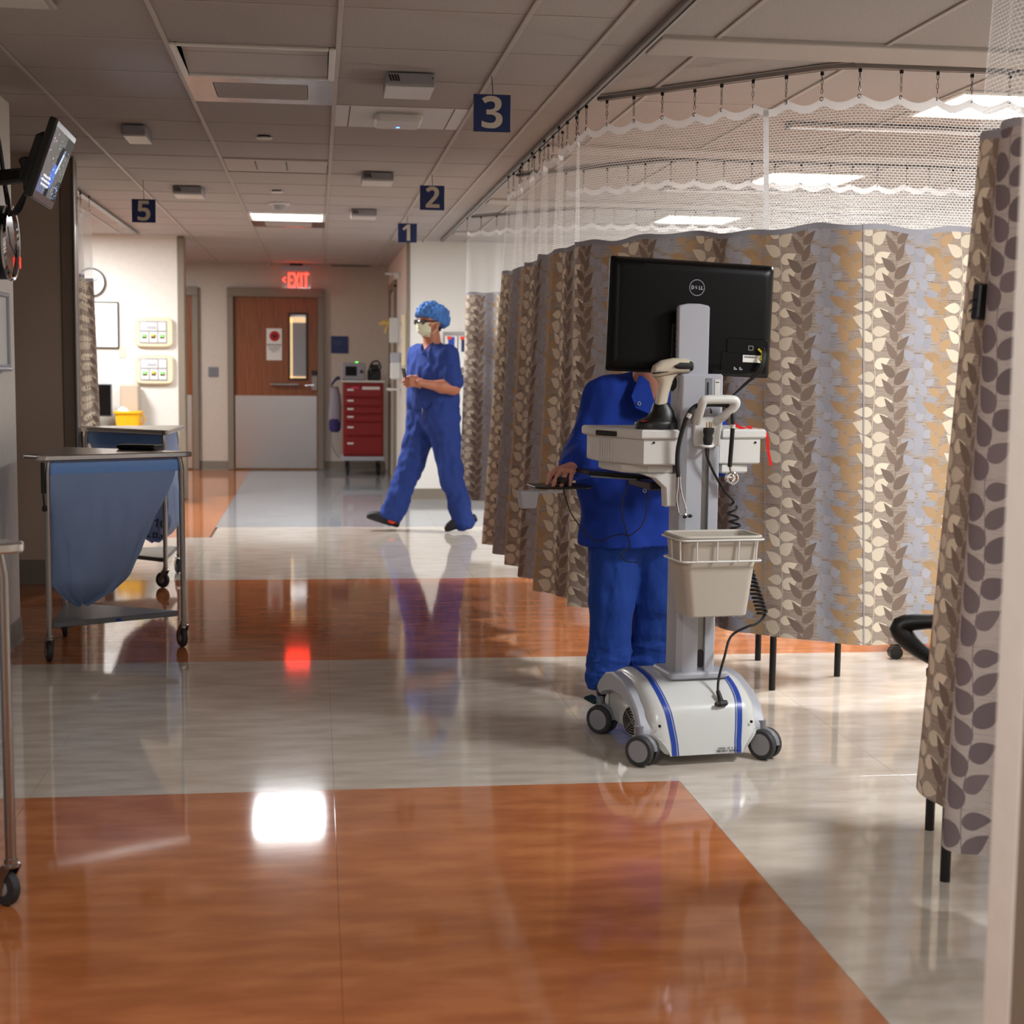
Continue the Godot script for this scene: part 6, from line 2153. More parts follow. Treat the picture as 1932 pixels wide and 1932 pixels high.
# ------------------------------------------------------------------ chairs behind the curtains
func chairs() -> void:
	# guest chair in the closed bay: legs show below the hem
	var seat_chair := func(label: String, p: Vector3, turn: float, arms: bool) -> void:
		var t := thing("visitor_chair", label, "chair", p, turn)
		for s in [-1, 1]:
			for e in [-1, 1]:
				var b := B.new()
				tube(b, [Vector3(s * 0.215, 0.0, e * 0.215), Vector3(s * 0.215, 0.43, e * 0.215)], 0.0135, 10)
				part("leg", b, M.black_plastic, t)
		var b := B.new()
		box(b, Vector3(0, 0.45, 0), Vector3(0.50, 0.06, 0.48), 0.02)
		part("seat", b, M.black_rubber, t)
		b = B.new()
		box(b, Vector3(0, 0.70, -0.23), Vector3(0.46, 0.40, 0.04), 0.018, Basis(Vector3.RIGHT, -0.12))
		part("backrest", b, M.black_rubber, t)
		if arms:
			for s in [-1, 1]:
				b = B.new()
				var k := 1.04 if s < 0 else 0.5
				tube(b, spline([Vector3(s * 0.255, 0.43, 0.12), Vector3(s * 0.265 * k, 0.47, 0.20 * k), Vector3(s * 0.275 * k, 0.53, 0.28 * k), Vector3(s * 0.28 * k, 0.575, 0.285 * k), Vector3(s * 0.28, 0.590, 0.10), Vector3(s * 0.27, 0.595, -0.12), Vector3(s * 0.265, 0.56, -0.17), Vector3(s * 0.26, 0.46, -0.18)], 5), [0.014, 0.014, 0.015, 0.015, 0.015, 0.016, 0.018, 0.021, 0.023, 0.026, 0.028, 0.029, 0.028, 0.028, 0.028, 0.026, 0.024, 0.022, 0.022, 0.022, 0.022, 0.022, 0.022, 0.021, 0.02, 0.02, 0.02, 0.02, 0.018, 0.018, 0.017, 0.016, 0.015, 0.014, 0.014, 0.014], 10)
				part("armrest", b, M.black_plastic, t)
	seat_chair.call("chair in the closed bay, its black legs showing under the long curtain's hem", Vector3(1.885, 0.0, -6.015), 0.585, false)
	seat_chair.call("black armchair behind the bunched curtain, armrest loop and legs showing", Vector3(1.858, 0.0, -3.637), -1.886, true)
	# wheeled stool glimpsed in the closed bay, right
	var t := thing("exam_stool", "dark round stool base glimpsed under the long curtain at the right", "stool", Vector3(2.80, 0.0, -6.35))
	var b := B.new()
	for k in 5:
		var a := k * TAU / 5 + 0.4
		box(b, Vector3(cos(a) * 0.12, 0.085, sin(a) * 0.12), Vector3(0.24, 0.03, 0.04), 0.008, Basis(Vector3.UP, -a))
		lathe(b, [[0.0, -0.02], [0.03, -0.02], [0.03, 0.02], [0.0, 0.02]], at(Vector3(cos(a) * 0.23, 0.03, sin(a) * 0.23), PI / 2), 12)
	part("base", b, M.black_plastic, t)
	b = B.new()
	rod(b, Vector3(0, 0.09, 0), Vector3(0, 0.46, 0), 0.025, 12)
	part("post", b, M.chrome, t)
	b = B.new()
	lathe(b, [[0.0, 0.46], [0.16, 0.46], [0.18, 0.48], [0.18, 0.52], [0.16, 0.54], [0.0, 0.54]], Transform3D.IDENTITY, 28)
	part("seat", b, M.black_rubber, t)

	# low examination lamp inside the closed bay; its light shows under the long curtain's hem
	t = thing("exam_lamp", "examination lamp on a stand inside the closed bay", "lamp", Vector3(3.72, 0.0, -6.75))
	b = B.new()
	lathe(b, [[0.0, 0.0], [0.16, 0.0], [0.16, 0.025], [0.03, 0.045], [0.0, 0.045]], Transform3D.IDENTITY, 24)
	part("base", b, M.mid_grey_plastic, t)
	b = B.new()
	tube(b, spline([Vector3(0, 0.04, 0), Vector3(0, 0.8, 0), Vector3(-0.02, 1.05, 0.02), Vector3(-0.10, 1.13, 0.06)], 6), 0.012, 10)
	part("stem", b, M.chrome, t)
	b = B.new()
	var q := Transform3D(Basis(Quaternion(Vector3.DOWN, Vector3(-0.86, -0.22, 0.45).normalized())), Vector3(-0.13, 1.12, 0.08))
	lathe(b, [[0.02, 0.07], [0.05, 0.06], [0.085, 0.0], [0.08, 0.002], [0.045, 0.055], [0.015, 0.064]], q, 24)
	part("shade", b, M.white_plastic, t)
	b = B.new()
	lathe(b, [[0.0, 0.018], [0.076, 0.018], [0.076, 0.012], [0.0, 0.010]], q, 24)
	part("lamp_lens", b, M.panel_on, t)
	var l := SpotLight3D.new()
	l.name = "lamp_light"
	l.light_color = Color(1.0, 0.97, 0.93)
	l.light_energy = 0.9
	l.light_size = 0.07
	l.spot_range = 20.0
	l.spot_angle = 50.0
	l.spot_angle_attenuation = 0.6
	l.shadow_enabled = true
	t.add_child(l, true)
	l.transform = Transform3D(Basis.looking_at(Vector3(-0.86, -0.22, 0.45).normalized()), q * Vector3(0, -0.004, 0))

# ------------------------------------------------------------------ people
# bones: [a, b, radius at a, radius at b, optional flattening axis, optional factor]; joined smoothly and meshed as surface nets
func flesh(b: B, bones: Array, cell: float, k: float, cuts := [], ripple = null) -> void:
	var lo := Vector3.INF
	var hi := -Vector3.INF
	for q in bones:
		var r: float = maxf(q[2], q[3]) + cell * 3.0
		lo = lo.min(q[0] - Vector3.ONE * r).min(q[1] - Vector3.ONE * r)
		hi = hi.max(q[0] + Vector3.ONE * r).max(q[1] + Vector3.ONE * r)
	var nx := int((hi.x - lo.x) / cell) + 2
	var ny := int((hi.y - lo.y) / cell) + 2
	var nz := int((hi.z - lo.z) / cell) + 2
	var f := PackedFloat32Array()
	f.resize(nx * ny * nz)
	f.fill(9.0)
	for q in bones:
		var a: Vector3 = q[0]
		var ab: Vector3 = q[1] - q[0]
		var L := maxf(ab.length_squared(), 1e-9)
		var ra: float = q[2]
		var dr: float = q[3] - q[2]
		var m: float = maxf(q[2], q[3]) + k + cell * 2.0
		var flat: bool = q.size() > 4
		var ax: Vector3 = q[4] if flat else Vector3.ZERO
		var fs: float = (1.0 / q[5] - 1.0) if flat else 0.0
		var i0 := ((a.min(q[1]) - Vector3.ONE * m - lo) / cell).floor().max(Vector3.ZERO)
		var i1 := ((a.max(q[1]) + Vector3.ONE * m - lo) / cell).ceil().min(Vector3(nx - 1, ny - 1, nz - 1))
		for z in range(int(i0.z), int(i1.z) + 1):
			for y in range(int(i0.y), int(i1.y) + 1):
				var at_ := (z * ny + y) * nx
				for x in range(int(i0.x), int(i1.x) + 1):
					var p := lo + Vector3(x, y, z) * cell - a
					var t := clampf(p.dot(ab) / L, 0.0, 1.0)
					var v := p - ab * t
					if flat: v += ax * (v.dot(ax) * fs)
					var d := v.length() - ra - dr * t
					var o := f[at_ + x]
					var h := k - absf(o - d)
					f[at_ + x] = minf(o, d) - (h * h / (4.0 * k) if h > 0.0 else 0.0)
	var near := cell * 2.2 + 0.012
	if ripple != null or cuts:
		for z in nz:
			for y in ny:
				for x in nx:
					var i := (z * ny + y) * nx + x
					if f[i] > near + 0.02 or (f[i] < -near - 0.02 and not cuts): continue
					var p := lo + Vector3(x, y, z) * cell
					if ripple != null and absf(f[i]) < near + 0.02: f[i] += ripple.call(p)
					for c in cuts:
						if c[0] is Array:      # carve away what lies inside all of these planes
							var inside := -9.0
							for e in c: inside = maxf(inside, (p - e[0]).dot(e[1]))
							f[i] = maxf(f[i], -inside)
						else:
							f[i] = maxf(f[i], (p - c[0]).dot(c[1]))
	# surface nets
	var idx := {}
	var pts := PackedVector3Array()
	var nrm := PackedVector3Array()
	var sx := 1
	var sy := nx
	var sz := nx * ny
	var off := [0, sx, sy, sx + sy, sz, sx + sz, sy + sz, sx + sy + sz]
	var edges := [[0, 1], [0, 2], [0, 4], [1, 3], [1, 5], [2, 3], [2, 6], [3, 7], [4, 5], [4, 6], [5, 7], [6, 7]]
	var cor := []
	for c in 8: cor.append(Vector3(c & 1, (c >> 1) & 1, (c >> 2) & 1))
	for z in nz - 1:
		for y in ny - 1:
			for x in nx - 1:
				var i := z * sz + y * sy + x
				if absf(f[i]) > near * 2.0: continue
				var s := 0
				for c in 8:
					if f[i + off[c]] < 0.0: s += 1
				if s == 0 or s == 8: continue
				var p := Vector3.ZERO
				var cnt := 0
				for e in edges:
					var fa := f[i + off[e[0]]]
					var fb := f[i + off[e[1]]]
					if (fa < 0.0) != (fb < 0.0):
						p += cor[e[0]].lerp(cor[e[1]], fa / (fa - fb))
						cnt += 1
				idx[i] = pts.size()
				pts.append(lo + (Vector3(x, y, z) + p / cnt) * cell)
				var g := Vector3(f[i + off[1]] + f[i + off[3]] + f[i + off[5]] + f[i + off[7]] - f[i] - f[i + off[2]] - f[i + off[4]] - f[i + off[6]], f[i + off[2]] + f[i + off[3]] + f[i + off[6]] + f[i + off[7]] - f[i] - f[i + off[1]] - f[i + off[4]] - f[i + off[5]], f[i + off[4]] + f[i + off[5]] + f[i + off[6]] + f[i + off[7]] - f[i] - f[i + off[1]] - f[i + off[2]] - f[i + off[3]])
				nrm.append(g.normalized())
	var trio := [[sx, sy, sz], [sy, sz, sx], [sz, sx, sy]]
	for i in idx.keys():
		for t in trio:
			var j: int = i + t[0]
			if (f[i] < 0.0) == (f[j] < 0.0): continue
			var q := [i, i - t[1], i - t[1] - t[2], i - t[2]]
			if not (idx.has(q[1]) and idx.has(q[2]) and idx.has(q[3])): continue
			if f[i] >= 0.0: q = [q[0], q[3], q[2], q[1]]
			for w in [0, 2, 1, 0, 3, 2]:
				var id: int = idx[q[w]]
				b.v.append(pts[id])
				b.n.append(nrm[id])

func limb(o: Array, p: Array, r: Array) -> void:
	for i in p.size() - 1: o.append([p[i], p[i + 1], r[i], r[i + 1]])

# a hand: wrist, frame (x across from index side to little side, y out of the back of the hand, z towards the fingertips)
func hand(o: Array, t: Transform3D, curl: Array, spread: Array, flip := 1.0, s := 1.0) -> void:
	var P := func(x: float, y: float, z: float) -> Vector3: return t * (Vector3(x * flip, y, z) * s)
	for k in 4:
		o.append([P.call(-0.010 + 0.007 * k, 0.0, 0.012), P.call(-0.030 + 0.0195 * k, 0.004 - 0.002 * absf(k - 1.5), 0.088 - 0.004 * absf(k - 1)), 0.0155 * s, 0.0118 * s])
	var len := [0.043, 0.048, 0.045, 0.034]
	for k in 4:
		var base := Vector3(-0.030 + 0.0195 * k, 0.002, 0.090 - 0.004 * absf(k - 1))
		var a := 0.0
		var dirx: float = spread[k]
		var p := base
		var r := 0.0094 if k < 3 else 0.0082
		for j in 3:
			a += curl[k] * [0.75, 1.0, 0.8][j]
			var d := Vector3(sin(dirx) * cos(a), -sin(a), cos(dirx) * cos(a))
			var q: Vector3 = p + d * len[k] * [1.0, 0.62, 0.52][j]
			o.append([P.call(p.x, p.y, p.z), P.call(q.x, q.y, q.z), (r - 0.0006 * j) * s, (r - 0.0006 * (j + 1)) * s])
			p = q
	# thumb from the side of the palm
	var tb := [Vector3(-0.022, -0.004, 0.026), Vector3(-0.047, -0.014, 0.050), Vector3(-0.054, -0.022 - 0.01 * curl[0], 0.078), Vector3(-0.046, -0.028 - 0.014 * curl[0], 0.100)]
	for j in 3: o.append([P.call(tb[j].x, tb[j].y, tb[j].z), P.call(tb[j + 1].x, tb[j + 1].y, tb[j + 1].z), [0.0145, 0.0115, 0.0102][j] * s, [0.0115, 0.0102, 0.0088][j] * s])

func head_bones(c: Vector3, f: Vector3, s := 1.0) -> Array:
	# c: centre of the skull, f: where the face looks
	var u := Vector3.UP
	var r := f.cross(u).normalized()
	var P := func(x: float, y: float, z: float) -> Vector3: return c + (r * x + u * y + f * z) * s
	var o := []
	o.append([P.call(0, 0.035, -0.018), P.call(0, 0.030, 0.012), 0.086 * s, 0.078 * s])
	o.append([P.call(0, 0.0, 0.02), P.call(0, -0.055, 0.035), 0.064 * s, 0.050 * s])
	o.append([P.call(0, -0.06, 0.04), P.call(0, -0.093, 0.055), 0.040 * s, 0.020 * s])
	for e in [-1, 1]:
		o.append([P.call(e * 0.045, -0.02, 0.045), P.call(e * 0.03, -0.07, 0.045), 0.026 * s, 0.022 * s])   # cheek and jaw
		o.append([P.call(e * 0.02, 0.022, 0.078), P.call(e * 0.045, 0.020, 0.062), 0.012 * s, 0.012 * s])    # brow
		o.append([P.call(e * 0.075, -0.005, -0.005), P.call(e * 0.077, 0.022, -0.012), 0.010 * s, 0.013 * s])  # ear
		o.append([P.call(e * 0.075, -0.030, 0.0), P.call(e * 0.078, 0.010, -0.018), 0.007 * s, 0.010 * s])
	o.append([P.call(0, 0.012, 0.085), P.call(0, -0.028, 0.103), 0.009 * s, 0.012 * s])      # nose
	o.append([P.call(-0.012, -0.030, 0.09), P.call(0.012, -0.030, 0.09), 0.009 * s, 0.009 * s])
	o.append([P.call(-0.018, -0.056, 0.083), P.call(0.018, -0.056, 0.083), 0.0085 * s, 0.0085 * s])   # lips
	o.append([P.call(-0.013, -0.066, 0.080), P.call(0.013, -0.066, 0.080), 0.0085 * s, 0.0085 * s])
	return o

func cloth_ripple(seed_: int, amp: float, sx: float, sy: float) -> Callable:
	var f := FastNoiseLite.new()
	f.seed = seed_
	f.frequency = 1.0
	f.fractal_octaves = 2
	return func(p: Vector3) -> float: return amp * f.get_noise_3d(p.x * sx, p.y * sy, p.z * sx)

func eyes(t: Node, c: Vector3, f: Vector3) -> void:
	var r := f.cross(Vector3.UP).normalized()
	for e in [-1, 1]:
		var b := B.new()
		lathe(b, [[0.0, -0.011], [0.008, -0.008], [0.0115, 0.0], [0.008, 0.008], [0.0, 0.011]], at(c + r * e * 0.031 + Vector3.UP * 0.004 + f * 0.072), 12)
		part("eye", b, M.eye_white if M.has("eye_white") else mat("eye_white", Color(0.85, 0.83, 0.80), 0.2), t)
		b = B.new()
		lathe(b, [[0.0, -0.003], [0.005, 0.0], [0.0, 0.003]], Transform3D(Basis(Quaternion(Vector3.UP, f)), c + r * e * 0.031 + Vector3.UP * 0.004 + f * 0.083), 10)
		part("iris", b, M.hair, t)

func walker() -> void:
	var o := Vector3(0.86, 0, -11.45)
	var t := thing("person", "person in blue scrubs, surgical cap, dark glasses and mask striding left past the white wall", "person", o)
	var W := func(x: float, y: float, z: float) -> Vector3: return Vector3(x - o.x, y, z)
	var face := Vector3(-0.80, 0, 0.60).normalized()
	var hc: Vector3 = W.call(0.862, 1.605, 0.02)
	# body: torso, neck, arms, legs in one skin
	var bn := []
	limb(bn, [W.call(0.885, 1.02, 0), W.call(0.89, 1.20, 0), W.call(0.89, 1.36, 0)], [0.115, 0.12, 0.10])
	limb(bn, [W.call(0.89, 1.38, 0), W.call(0.874, 1.50, 0.01), W.call(0.870, 1.56, 0.01)], [0.066, 0.056, 0.056])
	limb(bn, [W.call(0.89, 1.37, 0), W.call(0.985, 1.365, 0.14)], [0.06, 0.062])
	limb(bn, [W.call(0.89, 1.37, 0), W.call(0.785, 1.365, -0.14)], [0.06, 0.062])
	var sh_l: Vector3 = W.call(0.990, 1.360, 0.15)
	var el_l: Vector3 = W.call(1.030, 1.112, 0.20)
	var wr_l: Vector3 = W.call(0.775, 1.150, 0.30)
	var sh_r: Vector3 = W.call(0.785, 1.360, -0.15)
	var el_r: Vector3 = W.call(0.800, 1.105, -0.16)
	var wr_r: Vector3 = W.call(0.700, 1.170, 0.06)
	limb(bn, [sh_l, el_l], [0.054, 0.043])
	limb(bn, [el_l, el_l.lerp(wr_l, 0.35), wr_l], [0.043, 0.043, 0.028])
	limb(bn, [sh_r, el_r], [0.054, 0.043])
	limb(bn, [el_r, el_r.lerp(wr_r, 0.35), wr_r], [0.043, 0.042, 0.028])
	var hip_l: Vector3 = W.call(0.945, 0.90, 0.08)
	var hip_r: Vector3 = W.call(0.835, 0.90, -0.08)
	var kn_r: Vector3 = W.call(0.715, 0.495, -0.09)
	var an_r: Vector3 = W.call(0.575, 0.115, -0.09)
	var kn_l: Vector3 = W.call(1.015, 0.490, 0.09)
	var an_l: Vector3 = W.call(1.130, 0.115, 0.09)
	limb(bn, [hip_r, kn_r, an_r], [0.085, 0.055, 0.036])
	limb(bn, [hip_l, kn_l, an_l], [0.085, 0.055, 0.036])
	bn.append([hip_l, hip_r, 0.10, 0.10])
	var b := B.new()
	flesh(b, bn, 0.013, 0.045)
	flesh(b, head_bones(hc, face), 0.005, 0.022)
	# left hand closed round a phone, right hand behind it
	var hl := []
	var dl := (wr_l - el_l).normalized()
	hl.append([wr_l - dl * 0.03, wr_l + dl * 0.02, 0.029, 0.026])
	hand(hl, Transform3D(Basis(dl.cross(Vector3(0.1, 0.2, 1)).normalized() * -1.0, Vector3(0.1, 0.2, 1).normalized(), dl).orthonormalized(), wr_l), [0.75, 0.8, 0.85, 0.9], [0.0, 0.02, 0.05, 0.1], 1.0, 0.95)
	flesh(b, hl, 0.004, 0.008)
	var hr := []
	var dr: Vector3 = (W.call(0.645, 1.205, 0.17) - wr_r).normalized()
	hr.append([wr_r - dr * 0.02, wr_r + dr * 0.02, 0.029, 0.026])
	hand(hr, Transform3D(Basis(dr.cross(Vector3(-0.6, 0.3, 0.5)).normalized() * -1.0, Vector3(-0.6, 0.3, 0.5).normalized(), dr).orthonormalized(), wr_r), [0.55, 0.6, 0.65, 0.7], [-0.05, 0.0, 0.05, 0.1], -1.0, 0.95)
	flesh(b, hr, 0.004, 0.008)
	part("body", b, M.skin, t, "light brown skin")
	eyes(t, hc, face)
	# scrub top with short sleeves, bloused over the waist
	bn = []
	limb(bn, [W.call(0.885, 0.985, 0), W.call(0.885, 1.08, 0), W.call(0.89, 1.22, 0), W.call(0.89, 1.345, 0)], [0.150, 0.150, 0.148, 0.115])
	bn.append([W.call(0.965, 1.01, 0.06), W.call(0.96, 1.30, 0.08), 0.125, 0.11])
	bn.append([W.call(0.81, 1.01, -0.06), W.call(0.82, 1.30, -0.08), 0.125, 0.11])
	bn.append([W.call(0.89, 1.375, 0), W.call(0.975, 1.370, 0.13), 0.072, 0.075])
	bn.append([W.call(0.89, 1.375, 0), W.call(0.795, 1.370, -0.13), 0.072, 0.075])
	bn.append([sh_l, sh_l.lerp(el_l, 0.80), 0.076, 0.082])
	bn.append([sh_r, sh_r.lerp(el_r, 0.80), 0.076, 0.082])
	var rip := cloth_ripple(3, 0.016, 9.0, 4.5)
	b = B.new()
	var nd := (el_l - sh_l).normalized()
	flesh(b, bn, 0.011, 0.05, [[W.call(0.88, 0.945, 0), Vector3(0, -1, 0)], [W.call(0.875, 1.455, 0.0), Vector3(-0.15, 0.98, 0.1).normalized()], [[W.call(0.80, 1.375, 0.10), Vector3(-0.6, -0.5, -0.8)], [W.call(0.80, 1.375, 0.10), Vector3(0.6, -0.5, 0.8)], [W.call(0.88, 1.375, 0.0), -face]]], rip)
	part("scrub_top", b, M.scrub_blue, t, "blue short-sleeved V-neck scrub top")
	b = B.new()
	var vn := spline([W.call(0.885, 1.452, 0.075), W.call(0.845, 1.425, 0.105), W.call(0.802, 1.375, 0.115), W.call(0.795, 1.372, 0.110), W.call(0.790, 1.40, 0.06), W.call(0.80, 1.445, 0.015)], 5)
	tube(b, vn, 0.007, 6)
	part("collar_trim", b, M.scrub_blue, t)
	# trousers
	bn = []
	bn.append([W.call(0.945, 0.93, 0.06), W.call(0.83, 0.93, -0.06), 0.145, 0.135])
	bn.append([W.call(0.955, 0.86, 0.07), W.call(0.83, 0.86, -0.07), 0.135, 0.130])
	limb(bn, [W.call(0.83, 0.84, -0.07), kn_r + Vector3(0.005, 0, 0), W.call(0.60, 0.175, -0.09), W.call(0.575, 0.11, -0.09)], [0.125, 0.098, 0.086, 0.092])
	limb(bn, [W.call(0.960, 0.84, 0.075), kn_l, W.call(1.095, 0.20, 0.09), W.call(1.125, 0.10, 0.09)], [0.122, 0.094, 0.078, 0.094])
	b = B.new()
	flesh(b, bn, 0.011, 0.035, [[W.call(0.56, 0.085, 0), Vector3(-0.35, -1, 0).normalized()], [W.call(0.9, 1.03, 0), Vector3(0, 1, 0)]], cloth_ripple(8, 0.022, 8.0, 6.0))
	part("trousers", b, M.scrub_blue, t, "blue drawstring scrub trousers")
	b = B.new()
	tube(b, spline([W.call(0.80, 0.96, 0.14), W.call(0.80, 0.93, 0.17), W.call(0.795, 0.90, 0.175), W.call(0.80, 0.86, 0.172)], 4), 0.006, 6)
	tube(b, spline([W.call(0.80, 0.95, 0.15), W.call(0.825, 0.93, 0.17), W.call(0.835, 0.90, 0.17)], 4), 0.006, 6)
	part("drawstring", b, M.navy, t)
	# bouffant cap
	bn = []
	bn.append([W.call(0.865, 1.675, 0.02), W.call(0.930, 1.655, -0.03), 0.098, 0.088])
	bn.append([W.call(0.940, 1.635, 0.02), W.call(0.955, 1.615, -0.02), 0.066, 0.055])
	bn.append([W.call(0.81, 1.672, 0.06), W.call(0.80, 1.66, 0.03), 0.062, 0.05])
	b = B.new()
	flesh(b, bn, 0.007, 0.03, [[W.call(0.80, 1.638, 0.05), Vector3(-0.30, -0.92, 0.25).normalized()]], cloth_ripple(5, 0.016, 26.0, 26.0))
	part("cap", b, M.cap_blue, t, "blue bouffant cap")
	# mask: a pleated shell over nose and mouth, with ear loops
	var r := face.cross(Vector3.UP).normalized()
	var g := []
	var us := PackedFloat32Array()
	for j in 15: us.append(j / 14.0)
	var vs := []
	for i in 13:
		var row := PackedVector3Array()
		var v := i / 12.0
		for j in 15:
			var a := lerpf(-1.15, 1.15, j / 14.0)
			var y := lerpf(-0.004, -0.100, v) + 0.012 * absf(a) * (0.5 - v)
			var rad := 0.094 + 0.020 * exp(-a * a * 5.0) * (1.0 - 0.6 * v) + (0.003 if i % 4 == 0 else 0.0) - 0.040 * smoothstep(0.65, 1.0, v)
			row.append(hc + r * (sin(a) * rad * 0.80) + face * (cos(a) * rad + 0.012) + Vector3.UP * y)
		g.append(row)
		vs.append(v)
	b = B.new()
	sheet(b, g, us, vs)
	part("mask", b, M.mask_cloth, t, "pale surgical mask")
	b = B.new()
	for e in [-1, 1]:
		for q in [[-0.012, 0.028], [-0.085, -0.02]]:
			tube(b, [hc + r * e * 0.073 + face * 0.05 + Vector3.UP * q[0], hc + r * e * 0.088 + face * 0.01 + Vector3.UP * (q[0] * 0.5 + q[1] * 0.5), hc + r * e * 0.084 - face * 0.012 + Vector3.UP * 0.01], 0.0022, 5)
	part("ear_loop", b, M.mask_cloth, t)
	b = B.new()
	for e in [-1, 1]:
		slab(b, rrect(0.056, 0.038, 0.012), 0.005, along(hc + r * e * 0.033 + face * 0.108 + Vector3.UP * 0.006, r, Vector3.UP), 0.001)
		tube(b, [hc + r * e * 0.060 + face * 0.104 + Vector3.UP * 0.014, hc + r * e * 0.084 + face * 0.06 + Vector3.UP * 0.014, hc + r * e * 0.090 - face * 0.01 + Vector3.UP * 0.012], 0.0042, 6)
	rod(b, hc - r * 0.01 + face * 0.110 + Vector3.UP * 0.012, hc + r * 0.01 + face * 0.110 + Vector3.UP * 0.012, 0.004, 6)
	part("glasses", b, M.lens_dark, t, "dark glasses")
	b = B.new()
	bn = []
	bn.append([hc + Vector3(0.045, 0.02, -0.05), hc + Vector3(0.06, -0.04, -0.03), 0.05, 0.03])
	flesh(b, bn, 0.008, 0.02)
	part("hair", b, M.hair, t)
	# clogs
	for q in [[Vector3(0.605, 0.035, -0.09), Vector3(-1.0, 0.33, 0.10), -0.09], [Vector3(1.205, 0.085, 0.09), Vector3(-0.96, -0.30, 0.06), 0.09]]:
		b = B.new()
		var d: Vector3 = q[1].normalized()
		var h: Vector3 = W.call(q[0].x, q[0].y, q[0].z)
		var up := d.cross(Vector3.BACK).normalized() * -1.0
		if up.y < 0: up = -up
		var rr := []
		for e in [[-0.03, 0.022, 0.020, 0.020], [-0.02, 0.036, 0.032, 0.024], [0.04, 0.040, 0.036, 0.024], [0.10, 0.045, 0.044, 0.030], [0.16, 0.050, 0.042, 0.028], [0.21, 0.046, 0.032, 0.018], [0.235, 0.024, 0.016, 0.008]]:
			rr.append(ring(h + d * e[0] + up * e[3], Vector3.BACK, up, e[1], e[2], 14, 3.0))
		loft(b, rr, true, true, 50.0)
		part("clog", b, M.clog_dark if M.has("clog_dark") else mat("clog_dark", Color(0.06, 0.065, 0.085), 0.5), t)
	b = B.new()
	tube(b, [an_r + Vector3(0.035, -0.035, 0.035), an_r + Vector3(0.005, -0.045, 0.058), an_r + Vector3(-0.02, -0.03, 0.05)], 0.018, 8)
	part("sock", b, M.orange_sock, t, "orange sock")
	b = B.new()
	var ph: Vector3 = W.call(0.655, 1.20, 0.27)
	box(b, ph, Vector3(0.012, 0.13, 0.06), 0.004, Basis.from_euler(Vector3(0.15, 0.3, 0.25)))
	var phone := one("mobile_phone", b, M.black_plastic, "small dark phone held by the striding person", "phone")
	phone.position = o

